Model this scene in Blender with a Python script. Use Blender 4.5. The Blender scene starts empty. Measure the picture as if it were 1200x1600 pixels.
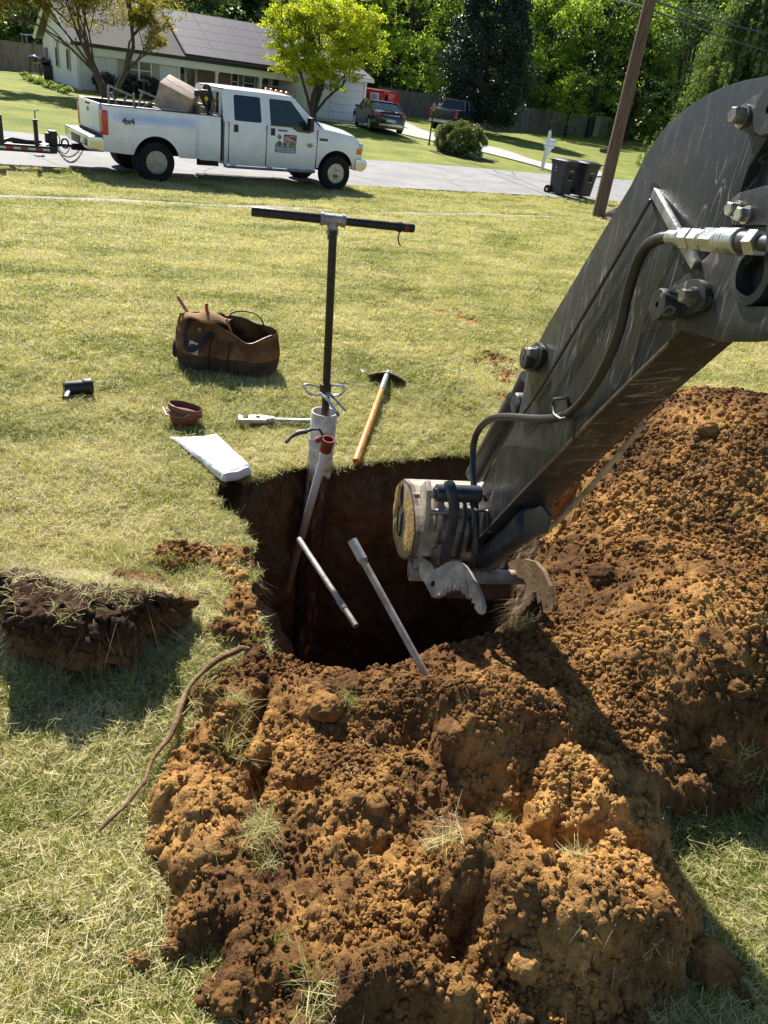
import bpy, bmesh, math, random
import numpy as np
from mathutils import Vector, Matrix
C = bpy.context.scene.collection
SC = bpy.context.scene
PI = math.pi
# ---------------------------------------------------------------- camera
FPX, PITCH, ROLL, CAMH = 1207.7, 0.504, 0.141, 1.727
fw = np.array([0, math.cos(PITCH), -math.sin(PITCH)]); rt = np.array([1., 0, 0]); up = np.cross(rt, fw)
cx_ = math.cos(ROLL) * rt + math.sin(ROLL) * up
cy_ = -math.sin(ROLL) * rt + math.cos(ROLL) * up
cam = bpy.data.cameras.new('camera'); camo = bpy.data.objects.new('camera', cam); C.objects.link(camo)
m = Matrix(((cx_[0], cy_[0], -fw[0], 0), (cx_[1], cy_[1], -fw[1], 0), (cx_[2], cy_[2], -fw[2], CAMH), (0, 0, 0, 1)))
camo.matrix_world = m
cam.sensor_fit = 'VERTICAL'; cam.sensor_height = 24; cam.lens = 24 * FPX / 1600
cam.clip_start = 0.05; cam.clip_end = 1000
SC.camera = camo
# ---------------------------------------------------------------- sky, sun, exposure
SUN_AZ, SUN_EL = math.radians(-26), math.radians(40)      # azimuth from +Y toward +X
w = bpy.data.worlds.new('World'); SC.world = w; w.use_nodes = True
nt = w.node_tree; nt.nodes.clear()
sky = nt.nodes.new('ShaderNodeTexSky'); sky.sky_type = 'NISHITA'; sky.sun_disc = False
sky.sun_elevation = SUN_EL; sky.sun_rotation = SUN_AZ; sky.air_density = 1.0; sky.dust_density = 0.4; sky.ozone_density = 3.0
bg = nt.nodes.new('ShaderNodeBackground'); bg.inputs[1].default_value = 0.066
wo = nt.nodes.new('ShaderNodeOutputWorld')
nt.links.new(sky.outputs[0], bg.inputs[0]); nt.links.new(bg.outputs[0], wo.inputs[0])
sl = bpy.data.lights.new('sun', 'SUN'); sl.energy = 5.0; sl.angle = math.radians(0.5); sl.color = (1, .94, .85)
so = bpy.data.objects.new('sun', sl); C.objects.link(so)
sd = Vector((math.sin(SUN_AZ) * math.cos(SUN_EL), math.cos(SUN_AZ) * math.cos(SUN_EL), math.sin(SUN_EL)))
so.rotation_euler = sd.to_track_quat('Z', 'Y').to_euler(); so.location = (0, 0, 30)
SC.view_settings.view_transform = 'Standard'; SC.view_settings.look = 'None'
SC.view_settings.exposure = 1.02; SC.view_settings.gamma = 1
# ---------------------------------------------------------------- pixel helpers (photograph px -> world)
YAW = 0.63
D2 = np.array([math.cos(YAW), math.sin(YAW)]); N2 = np.array([-math.sin(YAW), math.cos(YAW)])
D3 = np.array([*D2, 0.]); N3 = np.array([*N2, 0.])
PQ = [-50, 4.5, 6.5, 15.5, 17.5, 27, 50, 60, 160]; PZ = [0, 0, -.06, -.71, -.79, -.79, -.60, -.55, -.5]
def prof(q): return np.interp(q, PQ, PZ)
def ray(px, py):
    a, b = px - 600, py - 800
    return fw + cx_ * a / FPX - cy_ * b / FPX
def at(px, py, t): return np.array([0, 0, CAMH]) + ray(px, py) * t
def G(px, py, h=0.0):
    """ground hit: the point h above the sloping ground profile"""
    r = ray(px, py); o = np.array([0, 0, CAMH]); t = .4
    while t < 300:
        P = o + r * t
        if P[2] < prof(N2 @ P[:2]) + h: break
        t *= 1.002
    P[2] = prof(N2 @ P[:2]) + h
    return P
def AQ(a, q, z=0.0):
    p = D2 * a + N2 * q
    return np.array([p[0], p[1], prof(q) + z])
# ---------------------------------------------------------------- numpy noise
def _h(ix, iy, s):
    n = (ix.astype(np.int64) * 374761393 + iy.astype(np.int64) * 668265263 + s * 2147483647) & 0xffffffff
    n = ((n ^ (n >> 13)) * 1274126177) & 0xffffffff
    n = (n ^ (n >> 16)) & 0xffffffff
    n = (n * 2246822519) & 0xffffffff
    n = n ^ (n >> 15)
    return (n & 0xffffff) / float(0x1000000)
def vnoise(x, y, s=0):
    ix = np.floor(x); iy = np.floor(y); fx = x - ix; fy = y - iy
    fx = fx * fx * (3 - 2 * fx); fy = fy * fy * (3 - 2 * fy)
    a = _h(ix, iy, s); b = _h(ix + 1, iy, s); c = _h(ix, iy + 1, s); d = _h(ix + 1, iy + 1, s)
    return (a * (1 - fx) + b * fx) * (1 - fy) + (c * (1 - fx) + d * fx) * fy
def fbm(x, y, o=4, s=0):
    r = 0; a = .5
    for i in range(o):
        r = r + a * vnoise(x * 2 ** i + i * 17.3, y * 2 ** i - i * 9.1, s + i); a *= .5
    return r
def worley(x, y, s=0):
    ix = np.floor(x); iy = np.floor(y); f1 = np.full(x.shape, 9.); rid = np.zeros(x.shape)
    for dx in (-1, 0, 1):
        for dy in (-1, 0, 1):
            cx = ix + dx; cy = iy + dy
            px = cx + _h(cx, cy, s); py = cy + _h(cx, cy, s + 7)
            d = (px - x) ** 2 + (py - y) ** 2
            k = d < f1; f1 = np.where(k, d, f1); rid = np.where(k, _h(cx, cy, s + 13), rid)
    return np.sqrt(f1), rid
def smooth(a, b, x):
    t = np.clip((x - a) / (b - a), 0, 1); return t * t * (3 - 2 * t)
def polysd(x, y, P):
    """signed distance to a polygon, negative inside"""
    P = np.asarray(P, float); d = np.full(x.shape, 1e9); ins = np.zeros(x.shape, bool)
    for i in range(len(P)):
        a = P[i]; b = P[(i + 1) % len(P)]; e = b - a
        t = np.clip(((x - a[0]) * e[0] + (y - a[1]) * e[1]) / (e @ e), 0, 1)
        d = np.minimum(d, np.hypot(x - a[0] - t * e[0], y - a[1] - t * e[1]))
        c = ((a[1] > y) != (b[1] > y))
        with np.errstate(divide='ignore', invalid='ignore'):
            xi = a[0] + (y - a[1]) / (b[1] - a[1] + 1e-12) * e[0]
        ins ^= c & (x < xi)
    return np.where(ins, -d, d)
# ---------------------------------------------------------------- object helpers
def link(o, parent=None):
    C.objects.link(o)
    if parent is not None: o.parent = parent
    return o
def npmesh(name, V, F, mat, parent=None, smooth_=True, attrs=None, nl=None):
    """V (n,3), F (m,k) arrays"""
    me = bpy.data.meshes.new(name); V = np.ascontiguousarray(V, np.float32); F = np.ascontiguousarray(F, np.int32)
    me.vertices.add(len(V)); me.vertices.foreach_set('co', V.ravel())
    k = F.shape[1]; me.loops.add(F.size); me.loops.foreach_set('vertex_index', F.ravel())
    me.polygons.add(len(F)); me.polygons.foreach_set('loop_start', np.arange(0, F.size, k, dtype=np.int32))
    me.update(calc_edges=True)
    me.polygons.foreach_set('use_smooth', np.full(len(F), smooth_))
    for nme, arr in (attrs or {}).items():
        at_ = me.attributes.new(nme, 'FLOAT', 'POINT'); at_.data.foreach_set('value', np.ascontiguousarray(arr, np.float32))
    if mat: me.materials.append(mat)
    o = bpy.data.objects.new(name, me); link(o, parent)
    return o
def tag(o, label=None, cat=None, group=None, kind=None):
    if label: o['label'] = label
    if cat: o['category'] = cat
    if group: o['group'] = group
    if kind: o['kind'] = kind
    return o
def thing(name, label, cat, loc=(0, 0, 0), rz=0, group=None):
    o = bpy.data.objects.new(name, None); C.objects.link(o); o.location = loc; o.rotation_euler = (0, 0, rz)
    o.empty_display_size = .1
    return tag(o, label, cat, group)
def copy_tree(o, parent=None):
    c = o.copy(); C.objects.link(c)
    if parent is not None: c.parent = parent
    for ch in list(o.children): copy_tree(ch, c)
    return c
class MB:
    def __init__(s): s.v = []; s.f = []
    def add(s, V, F):
        b = len(s.v); s.v += [tuple(map(float, p)) for p in V]; s.f += [tuple(b + i for i in q) for q in F]; return s
    def box(s, c, d, R=None, bev=0.0):
        x, y, z = d[0] / 2, d[1] / 2, d[2] / 2
        if bev <= 0:
            V = [(sx * x, sy * y, sz * z) for sz in (-1, 1) for sy in (-1, 1) for sx in (-1, 1)]
            F = [(0, 2, 3, 1), (4, 5, 7, 6), (0, 1, 5, 4), (2, 6, 7, 3), (0, 4, 6, 2), (1, 3, 7, 5)]
        else:
            bm = bmesh.new(); bmesh.ops.create_cube(bm, size=1)
            for v in bm.verts: v.co = Vector((v.co.x * 2 * x, v.co.y * 2 * y, v.co.z * 2 * z))
            bmesh.ops.bevel(bm, geom=bm.edges[:], offset=min(bev, x * .98, y * .98, z * .98), segments=2, profile=.6, affect='EDGES')
            bm.verts.index_update(); V = [v.co[:] for v in bm.verts]; F = [tuple(v.index for v in f.verts) for f in bm.faces]; bm.free()
        V = np.array(V, float)
        if R is not None: V = V @ np.array(R).T
        return s.add(V + np.array(c, float), F)
    def prism(s, P, A, U, W, O, th, holes=None, bev=0.0):
        """polygon P (2D) in axes A,U at origin O, extruded th along W"""
        A, U, W, O = [np.array(k, float) for k in (A, U, W, O)]
        bm = bmesh.new()
        loops = [P] + (holes or [])
        es = []
        for L in loops:
            vs = [bm.verts.new((p[0], p[1], 0)) for p in L]
            for i in range(len(vs)): es.append(bm.edges.new((vs[i], vs[(i + 1) % len(vs)])))
        if holes:
            bmesh.ops.triangle_fill(bm, edges=es, use_beauty=True, use_dissolve=False)
        else:
            bm.faces.new(bm.verts[:])
        r = bmesh.ops.extrude_face_region(bm, geom=bm.faces[:])
        for g in r['geom']:
            if isinstance(g, bmesh.types.BMVert): g.co.z = th
        bmesh.ops.recalc_face_normals(bm, faces=bm.faces[:])
        if bev > 0:
            ed = [e for e in bm.edges if len(e.link_faces) == 2 and e.calc_face_angle(0) > .9]
            bmesh.ops.bevel(bm, geom=ed, offset=bev, segments=2, profile=.6, affect='EDGES')
        bm.verts.index_update()
        V = [O + A * v.co.x + U * v.co.y + W * v.co.z for v in bm.verts]
        F = [tuple(v.index for v in f.verts) for f in bm.faces]; bm.free()
        return s.add(V, F)
    def tube(s, pts, r, n=10, caps=True, closed=False, flat=None):
        pts = [np.array(p, float) for p in pts]; N = len(pts)
        rs = list(r) if hasattr(r, '__len__') else [r] * N
        T = []
        for i in range(N):
            if closed: t = pts[(i + 1) % N] - pts[i - 1]
            else: t = pts[min(i + 1, N - 1)] - pts[max(i - 1, 0)]
            T.append(t / (np.linalg.norm(t) + 1e-12))
        a = np.array([0, 0, 1.]) if abs(T[0][2]) < .9 else np.array([1., 0, 0])
        u = np.cross(T[0], a); u /= np.linalg.norm(u); V = []
        for i in range(N):
            u = u - T[i] * (u @ T[i]); u /= np.linalg.norm(u) + 1e-12; w_ = np.cross(T[i], u)
            for k in range(n):
                th = 2 * PI * k / n
                V.append(pts[i] + (u * math.cos(th) + w_ * math.sin(th) * (flat or 1)) * rs[i])
        F = []
        for i in range(N if closed else N - 1):
            j = (i + 1) % N
            for k in range(n): F.append((i * n + k, i * n + (k + 1) % n, j * n + (k + 1) % n, j * n + k))
        if caps and not closed: F.append(tuple(range(n))[::-1]); F.append(tuple((N - 1) * n + k for k in range(n)))
        return s.add(V, F)
    def cyl(s, p, q, r, n=16, r2=None): return s.tube([p, q], [r, r if r2 is None else r2], n)
    def lathe(s, prof_, O, ax=(0, 0, 1), n=24, closed=False):
        """prof_: [(radius, along)]"""
        ax = np.array(ax, float); ax /= np.linalg.norm(ax)
        a = np.array([1., 0, 0]) if abs(ax[0]) < .9 else np.array([0, 1., 0])
        u = np.cross(ax, a); u /= np.linalg.norm(u); w_ = np.cross(ax, u); O = np.array(O, float); V = []
        for r, h in prof_:
            for k in range(n):
                th = 2 * PI * k / n; V.append(O + ax * h + (u * math.cos(th) + w_ * math.sin(th)) * r)
        F = []; N = len(prof_)
        for i in range(N if closed else N - 1):
            j = (i + 1) % N
            for k in range(n): F.append((i * n + k, i * n + (k + 1) % n, j * n + (k + 1) % n, j * n + k))
        if not closed:
            if prof_[0][0] > 1e-4: F.append(tuple(range(n))[::-1])
            if prof_[-1][0] > 1e-4: F.append(tuple((N - 1) * n + k for k in range(n)))
        return s.add(V, F)
    def hexbolt(s, p, ax, r, h, washer=1.35):
        ax = np.array(ax, float); ax /= np.linalg.norm(ax); p = np.array(p, float)
        if washer: s.cyl(p, p + ax * h * .22, r * washer, 18)
        s.tube([p + ax * h * .2, p + ax * h * .88, p + ax * h], [r, r, r * .84], 6); return s
    def grid(s, fn, nu, nv, wrap=False):
        V = [fn(i / (nu if wrap else nu - 1), j / (nv - 1)) for j in range(nv) for i in range(nu)]
        F = []
        for j in range(nv - 1):
            for i in range(nu if wrap else nu - 1):
                i2 = (i + 1) % nu; F.append((j * nu + i, j * nu + i2, (j + 1) * nu + i2, (j + 1) * nu + i))
        return s.add(V, F)
    def build(s, name, mat, parent=None, sm=True, ang=35, loc=None, rz=0, merge=0, recalc=True):
        me = bpy.data.meshes.new(name); me.from_pydata(s.v, [], s.f); me.validate()
        bm = bmesh.new(); bm.from_mesh(me)
        if merge: bmesh.ops.remove_doubles(bm, verts=bm.verts[:], dist=merge)
        if recalc: bmesh.ops.recalc_face_normals(bm, faces=bm.faces[:])
        if sm:
            lim = math.radians(ang)
            for f in bm.faces: f.smooth = True
            for e in bm.edges:
                if len(e.link_faces) == 2 and e.calc_face_angle(0) > lim: e.smooth = False
        bm.to_mesh(me); bm.free()
        if mat: me.materials.append(mat)
        o = bpy.data.objects.new(name, me); link(o, parent)
        if loc is not None: o.location = loc
        o.rotation_euler = (0, 0, rz)
        return o
def catmull(P, n=8):
    P = [np.array(p, float) for p in P]; P = [2 * P[0] - P[1]] + P + [2 * P[-1] - P[-2]]; out = []
    for i in range(1, len(P) - 2):
        a, b, c, d = P[i - 1:i + 3]
        for k in range(n):
            t = k / n; out.append(.5 * (2 * b + (c - a) * t + (2 * a - 5 * b + 4 * c - d) * t * t + (3 * b - a - 3 * c + d) * t ** 3))
    return out + [P[-2]]
# ---------------------------------------------------------------- materials
MATS = {}
def node_mat(name):
    m = bpy.data.materials.new(name); m.use_nodes = True; t = m.node_tree; t.nodes.clear()
    out = t.nodes.new('ShaderNodeOutputMaterial'); b = t.nodes.new('ShaderNodeBsdfPrincipled')
    t.links.new(b.outputs[0], out.inputs[0]); return m, t, b, out
def N_(t, typ, **kw):
    n = t.nodes.new(typ)
    for k, v in kw.items():
        if k.startswith('i_'): n.inputs[k[2:].replace('_', ' ')].default_value = v
        elif k[0] == 'n' and k[1:].isdigit(): n.inputs[int(k[1:])].default_value = v
        else: setattr(n, k, v)
    return n
def ramp(t, src, stops, interp='LINEAR'):
    r = t.nodes.new('ShaderNodeValToRGB'); r.color_ramp.interpolation = interp; e = r.color_ramp.elements
    while len(e) < len(stops): e.new(.5)
    for i, (p, c) in enumerate(stops): e[i].position = p; e[i].color = (*c, 1) if len(c) == 3 else c
    t.links.new(src, r.inputs[0]); return r.outputs[0]
def mix(t, fac, a, b, mode='MIX'):
    m = t.nodes.new('ShaderNodeMix'); m.data_type = 'RGBA'; m.blend_type = mode
    for i, s in ((0, fac), (6, a), (7, b)):
        if isinstance(s, (int, float)): m.inputs[i].default_value = s
        elif isinstance(s, tuple): m.inputs[i].default_value = (*s, 1)
        else: t.links.new(s, m.inputs[i])
    return m.outputs[2]
def pos(t, obj=False):
    if obj: return t.nodes.new('ShaderNodeTexCoord').outputs['Object']
    return t.nodes.new('ShaderNodeNewGeometry').outputs['Position']
def noise(t, scale, detail=4, rough=.55, vec=None, out=0):
    n = N_(t, 'ShaderNodeTexNoise', i_Scale=scale, i_Detail=detail, i_Roughness=rough)
    if vec is not None: t.links.new(vec, n.inputs['Vector'])
    return n.outputs[out]
def stretch(t, vec, s):
    m = t.nodes.new('ShaderNodeMapping'); m.inputs['Scale'].default_value = s; t.links.new(vec, m.inputs['Vector']); return m.outputs[0]
def bump(t, b, h, dist, strength=1.0):
    n = N_(t, 'ShaderNodeBump', i_Strength=strength, i_Distance=dist); t.links.new(h, n.inputs['Height']); t.links.new(n.outputs[0], b.inputs['Normal']); return n
def attr(t, name): return N_(t, 'ShaderNodeAttribute', attribute_name=name).outputs['Fac']
def math_(t, op, a, b=0.0):
    m = N_(t, 'ShaderNodeMath', operation=op)
    for i, s in enumerate((a, b)):
        if isinstance(s, (int, float)): m.inputs[i].default_value = s
        else: t.links.new(s, m.inputs[i])
    return m.outputs[0]
def M(name, col, rough=.5, metal=0.0, var=0.0, scale=8, bmp=0.0, bscale=60, col2=None, spec=None, coat=0.0, obj=True, trans=0.0):
    """general procedural material: noise-mottled colour, roughness variation and fine bump"""
    if name in MATS: return MATS[name]
    m, t, b, _ = node_mat(name); v = pos(t, obj)
    c2 = col2 or tuple(max(0, c * (1 - var)) for c in col)
    n = noise(t, scale, 5, .6, v)
    c = ramp(t, n, [(.35, c2), (.65, col)]); t.links.new(c, b.inputs['Base Color'])
    r = noise(t, scale * 2.3, 4, .6, v); rr = N_(t, 'ShaderNodeMapRange', n1=.3, n2=.7, n3=max(0, rough - .08), n4=min(1, rough + .1)); t.links.new(r, rr.inputs[0]); t.links.new(rr.outputs[0], b.inputs['Roughness'])
    b.inputs['Metallic'].default_value = metal; b.inputs['Coat Weight'].default_value = coat
    b.inputs['Transmission Weight'].default_value = trans
    if spec is not None: b.inputs['Specular IOR Level'].default_value = spec
    if bmp: bump(t, b, noise(t, bscale, 4, .6, v), bmp)
    MATS[name] = m; return m
# ================================================================= ground, pit, spoil
def gp(*p, h=0.0): return [tuple(G(x, y, h)[:2]) for x, y in p]
PIT = gp((332, 772), (352, 742), (385, 752), (430, 738), (470, 728), (505, 735), (535, 728), (560, 722), (640, 716), (735, 712)) \
    + [(.62, 3.80), (.74, 3.5), (.70, 3.1), (.66, 2.75), (.62, 2.45), (.60, 2.25)] \
    + gp((770, 1022), (700, 1040), (650, 1052), (600, 1068), (560, 1078), (500, 1070), (450, 1055), (414, 1040), (404, 985), (398, 935), (396, 880), (372, 830))
PIT = np.array(PIT)
_o = []
for _i in range(len(PIT)):
    _a, _b = PIT[_i], PIT[(_i + 1) % len(PIT)]; _n = max(1, int(np.hypot(*(_b - _a)) / .04))
    for _k in range(_n): _o.append(_a + (_b - _a) * _k / _n)
_o = np.array(_o); _j = np.c_[fbm(_o[:, 0] * 9, _o[:, 1] * 9, 3, 201), fbm(_o[:, 0] * 9 + 5, _o[:, 1] * 9, 3, 202)] - .44
PIT = _o + _j * .085
SOILF = gp((418, 1034), (385, 1032), (345, 1050), (312, 1090), (292, 1140), (268, 1190), (250, 1260), (246, 1350), (268, 1430), (312, 1500), (352, 1570), (400, 1650), (440, 1800), (1000, 1800)) \
    + [(.62, .80), (.82, 1.02), (.88, 1.25), (.86, 1.5), (1.02, 1.58), (1.5, 1.62), (2.2, 1.9), (3.0, 2.6), (3.5, 3.4), (3.3, 4.4), (2.5, 4.75), (1.7, 4.6), (1.1, 4.35), (.72, 4.1), (.62, 3.5), (.58, 3.1), (.54, 2.75), (.48, 2.3)] \
    + gp((770, 985), (700, 1000), (650, 1012), (600, 1028), (560, 1040), (500, 1032), (450, 1018))
SOILF = np.array(SOILF)
SOILL = np.array(gp((402, 1030), (396, 900), (392, 850), (350, 838), (300, 850), (235, 862), (240, 885), (290, 900), (335, 905), (350, 960), (370, 1010)))
# lumps: px, py, height used for the ray, radius x, radius y, amplitude, power
LUMPS = []
def lump(px, py, hz, r, amp, ry=None, pw=2.0, rot=0.0):
    P = G(px, py, hz); LUMPS.append((P[0], P[1], r, ry or r, amp, pw, rot))
lump(770, 1085, .26, .20, .25, .17, 2.6)            # mound at the pit lip
lump(860, 1120, .2, .16, .18, .15, 2.6)
lump(660, 1110, .1, .16, .12, .12)
lump(1010, 1225, .24, .21, .21, .16, 3.2, .2)       # right lump with hollow
lump(900, 1215, .16, .16, .16, .12)
lump(880, 1370, .25, .26, .215, .14, 3.4, -.15)      # big sod slab
lump(1000, 1400, .2, .16, .17, .14, 3)
lump(760, 1340, .2, .16, .16, .12, 2.4)
lump(640, 1520, .20, .17, .17, .07, 3.6)            # slab bottom
lump(560, 1560, .12, .2, .1, .1)
lump(340, 1130, .10, .10, .10, .16)
lump(300, 1290, .06, .12, .06, .12)
lump(600, 1240, .08, .24, .07, .16)
lump(500, 1110, .06, .10, .08, .06)
def pile(x, y):
    # spoil heap right of the pit
    h = .0
    for cx, cy, rx, ry, A, rot, pw in ((2.05, 3.45, 1.2, .95, .44, .3, 2.2), (1.35, 2.75, .75, .8, .24, 0, 2.2), (1.2, 3.6, .6, .7, .20, 0, 2.4), (1.5, 2.0, .8, .42, .16, .1, 2.4), (2.6, 2.9, .9, .8, .26, 0, 2), (1.02, 2.1, .3, .35, .14, 0, 2.5)):
        dx, dy = x - cx, y - cy; c, s = math.cos(rot), math.sin(rot)
        u = (dx * c + dy * s) / rx; v = (-dx * s + dy * c) / ry
        h = h + A * np.exp(-(u * u + v * v) ** (pw / 2) * 1.2)
    return h
def ridgy(x, y, f, s):
    n = fbm(x * f, y * f, 4, s); return 1 - np.abs(2 * n / .94 - 1)
RUT = gp((560, 420), (640, 455), (700, 490), (760, 540), (800, 600), (770, 660))
def terrain(x, y, detail=True):
    """returns height above z=0 and the soil amount 0..1"""
    x = np.asarray(x, float); y = np.asarray(y, float)
    q = x * N2[0] + y * N2[1]
    z = prof(q) + (fbm(x * .35, y * .35, 3, 5) - .45) * .10 * smooth(4.5, 9, q)
    soil = np.zeros(x.shape)
    near = (np.abs(x) < 5) & (y > -1) & (y < 7)
    if near.any():
        X, Y = x[near], y[near]
        wob = (fbm(X * 9, Y * 9, 4, 3) - .45) * .20
        sd1 = polysd(X, Y, SOILF) + wob; sd2 = polysd(X, Y, SOILL) + wob * 1.3
        m1 = smooth(.02, -.05, sd1); m2 = smooth(.01, -.04, sd2)
        h = .0
        for (cx, cy, rx, ry, A, pw, rot) in LUMPS:
            dx, dy = X - cx, Y - cy; c, s = math.cos(rot), math.sin(rot)
            u = (dx * c + dy * s) / rx; v = (-dx * s + dy * c) / ry
            wv = (fbm(X * 8 + cx * 9, Y * 8, 3, 11) - .45) * 1.1
            e = np.sqrt(u * u + v * v) * (1 + wv)
            h = np.maximum(h, A * np.exp(-e ** pw)) + .15 * np.minimum(h, A * np.exp(-e ** pw))
        base = .05 + .05 * fbm(X * 5, Y * 5, 3, 21)
        # trench with a dark wall and a small hole
        for (px, py, r1, r2, A, rot) in ((392, 1140, .030, .14, .13, 1.45), (408, 1215, .028, .09, .12, 1.5), (470, 1246, .045, .022, .09, 0.1), (725, 1475, .03, .08, .07, 1.2), (575, 1340, .05, .03, .05, .3)):
            P = G(px, py, .06); dx, dy = X - P[0], Y - P[1]; c, s = math.cos(rot), math.sin(rot)
            u = (dx * c + dy * s) / r2 if abs(rot) > .7 else (dx * c + dy * s) / r1; v = (-dx * s + dy * c) / (r1 if abs(rot) > .7 else r2)
            h = h - A * np.exp(-(u * u + v * v) ** 2)
        h = (h * .78 + base * .8 + pile(X, Y))
        # broad cloddy relief
        wx = X + (fbm(X * 14, Y * 14, 2, 41) - .4) * .06; wy = Y + (fbm(X * 14, Y * 14, 2, 42) - .4) * .06
        h = h + .026 * (ridgy(wx, wy, 4.5, 31) - .5) * smooth(.0, .2, h) * 1.2
        big = smooth(.35, .62, fbm(X * 2.3 + 3, Y * 2.3, 3, 61))          # where coarse clods lie
        f, r = worley(wx * 11, wy * 11, 1); h = h + (.010 * np.sqrt(np.clip(1 - f * 1.25, 0, 1)) * (r > .45) * (.35 + .9 * big))
        h = np.minimum(h, .010 + np.clip(-sd1, 0, 9) * (.42 + .9 * fbm(X * 7, Y * 7, 3, 77) + 1.2 * smooth(.10, .35, -sd1)) + .5 * h * smooth(.5, .8, X) * smooth(1.7, 1.5, Y))
        h = h + .012 * np.sqrt(np.clip(1 - worley(wx * 30, wy * 30, 9)[0] * 1.3, 0, 1))
        hs = m1 * h
        lumpy = .004 + .02 * fbm(X * 9, Y * 9, 3, 8) + .018 * np.clip(1 - worley(wx * 30, wy * 30, 5)[0] * 1.2, 0, 1) + .01 * np.clip(1 - worley(wx * 60, wy * 60, 6)[0] * 1.2, 0, 1)
        hs = np.maximum(hs, m2 * lumpy)
        # lawn micro relief; slight rise of the lip left of the pit
        lw = (fbm(X * 6, Y * 6, 3, 15) - .45) * .03
        z[near] += hs + lw
        so_ = np.maximum(m1, m2 * .9)
        soil[near] = so_
    # bare ruts in the lawn behind
    ru = np.zeros(x.shape)
    if near.any() or (np.abs(x) < 8).any():
        for (x0_, y0_), (x1_, y1_) in zip(RUT[:-1], RUT[1:]):
            ex, ey = x1_ - x0_, y1_ - y0_; tt = np.clip(((x - x0_) * ex + (y - y0_) * ey) / (ex * ex + ey * ey), 0, 1); dd_ = np.hypot(x - x0_ - tt * ex, y - y0_ - tt * ey)
            ru = np.maximum(ru, smooth(.42, .05, dd_))
    ru = ru * smooth(.42, .60, fbm(x * 5.2 + y * .8, y * 6.1, 4, 71))
    soil = np.maximum(soil, ru * .62)
    return z, soil
def spaced(lo, f0, f1, hi, d, g=1.12, dm=6.0, d2=None, fm=None):
    L = [f0]
    while L[-1] < f1:
        dd = d if fm is None or L[-1] < fm else d2
        L.append(L[-1] + dd)
    s = d2 or d
    while L[-1] < hi: s = min(s * g, dm); L.append(L[-1] + s)
    s = d; R = []; c = f0
    while c > lo: s = min(s * g, dm); c -= s; R.append(c)
    return np.array(R[::-1] + L)
A_ = spaced(-70, -.5, 5.6, 150, .0072, 1.06, 5, .014, 2.0)
Q_ = spaced(-8, -.5, 4.4, 170, .0075, 1.045, 5)
for kq in ( 19.0, 25.7): Q_ = np.sort(np.append(Q_, kq))
aa, qq = np.meshgrid(A_, Q_)
gx = aa * D2[0] + qq * N2[0]; gy = aa * D2[1] + qq * N2[1]
gz, gs = terrain(gx.ravel(), gy.ravel())
V = np.c_[gx.ravel(), gy.ravel(), gz]; na = len(A_); nq = len(Q_)
# crumbs: the soil surface is pushed out along its normal by 3-D cells
def h3(ix, iy, iz, s): return _h(ix + iz * 7919, iy * 3 - iz * 104729, s)
def worley3(P, f, s, keep):
    P = P * f; I = np.floor(P); f1 = np.full(len(P), 9.); rid = np.zeros(len(P))
    for dx in (-1, 0, 1):
        for dy in (-1, 0, 1):
            for dz in (-1, 0, 1):
                c = I + (dx, dy, dz); a = c[:, 0], c[:, 1], c[:, 2]
                d = (c[:, 0] + h3(*a, s) - P[:, 0]) ** 2 + (c[:, 1] + h3(*a, s + 5) - P[:, 1]) ** 2 + (c[:, 2] + h3(*a, s + 9) - P[:, 2]) ** 2
                k = d < f1; f1 = np.where(k, d, f1); rid = np.where(k, h3(*a, s + 13), rid)
    d1 = np.sqrt(f1); return np.minimum(np.clip(1 - d1 * 1.15, 0, 1) ** .7 * 1.25, .72) * (rid > keep) * (.35 + .95 * rid)
def crumble(P, Nn, amp=1.0):
    out = P.copy(); rg = smooth(.38, .56, fbm(P[:, 0] * 4.5 + 3, P[:, 1] * 4.5, 3, 301)); rg2 = smooth(.36, .56, fbm(P[:, 0] * 7 + 9, P[:, 1] * 7, 3, 302))
    for f, A, s, keep in ((15, .0055, 1, .8), (31, .0075, 2, .55), (60, .0085, 3, .3), (100, .0062, 4, .15)):
        wv = (fbm(P[:, 0] * f * .9, P[:, 1] * f * .9 + P[:, 2] * f, 3, s + 60) - .45); wu = (fbm(P[:, 0] * f * 1.3 + 7, P[:, 1] * f * 1.3 - P[:, 2] * f, 3, s + 70) - .45)
        out = out + Nn * ((worley3(P + np.c_[wv, wu, wv - wu] * (2.2 / f), f, s, keep) * A * {15: 1, 31: .25 + rg, 60: .25 + .7 * rg2, 100: .8}[f] + (wv + .6 * wu) * A * 1.6) * amp)[:, None]
    return out
GZ = gz.reshape(nq, na); dza = np.gradient(GZ, A_, axis=1); dzq = np.gradient(GZ, Q_, axis=0)
NN = np.stack([-(dza * D2[0] + dzq * N2[0]), -(dza * D2[1] + dzq * N2[1]), np.ones_like(GZ)], -1).reshape(-1, 3)
NN /= np.linalg.norm(NN, axis=1)[:, None]
ks = (gs > .3) & (gx.ravel() < 5) & (gy.ravel() < 6)
V[ks] = crumble(V[ks], NN[ks], 1.0)
idx = np.arange(na * nq).reshape(nq, na)
F = np.stack([idx[:-1, :-1], idx[:-1, 1:], idx[1:, 1:], idx[1:, :-1]], -1).reshape(-1, 4)
fc = V[F].mean(1)
nearf = (np.abs(fc[:, 0]) < 2) & (fc[:, 1] > 1) & (fc[:, 1] < 5)
inside = np.zeros(len(F), bool); inside[nearf] = polysd(fc[nearf, 0], fc[nearf, 1], PIT) < 0
F = F[~inside]
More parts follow.
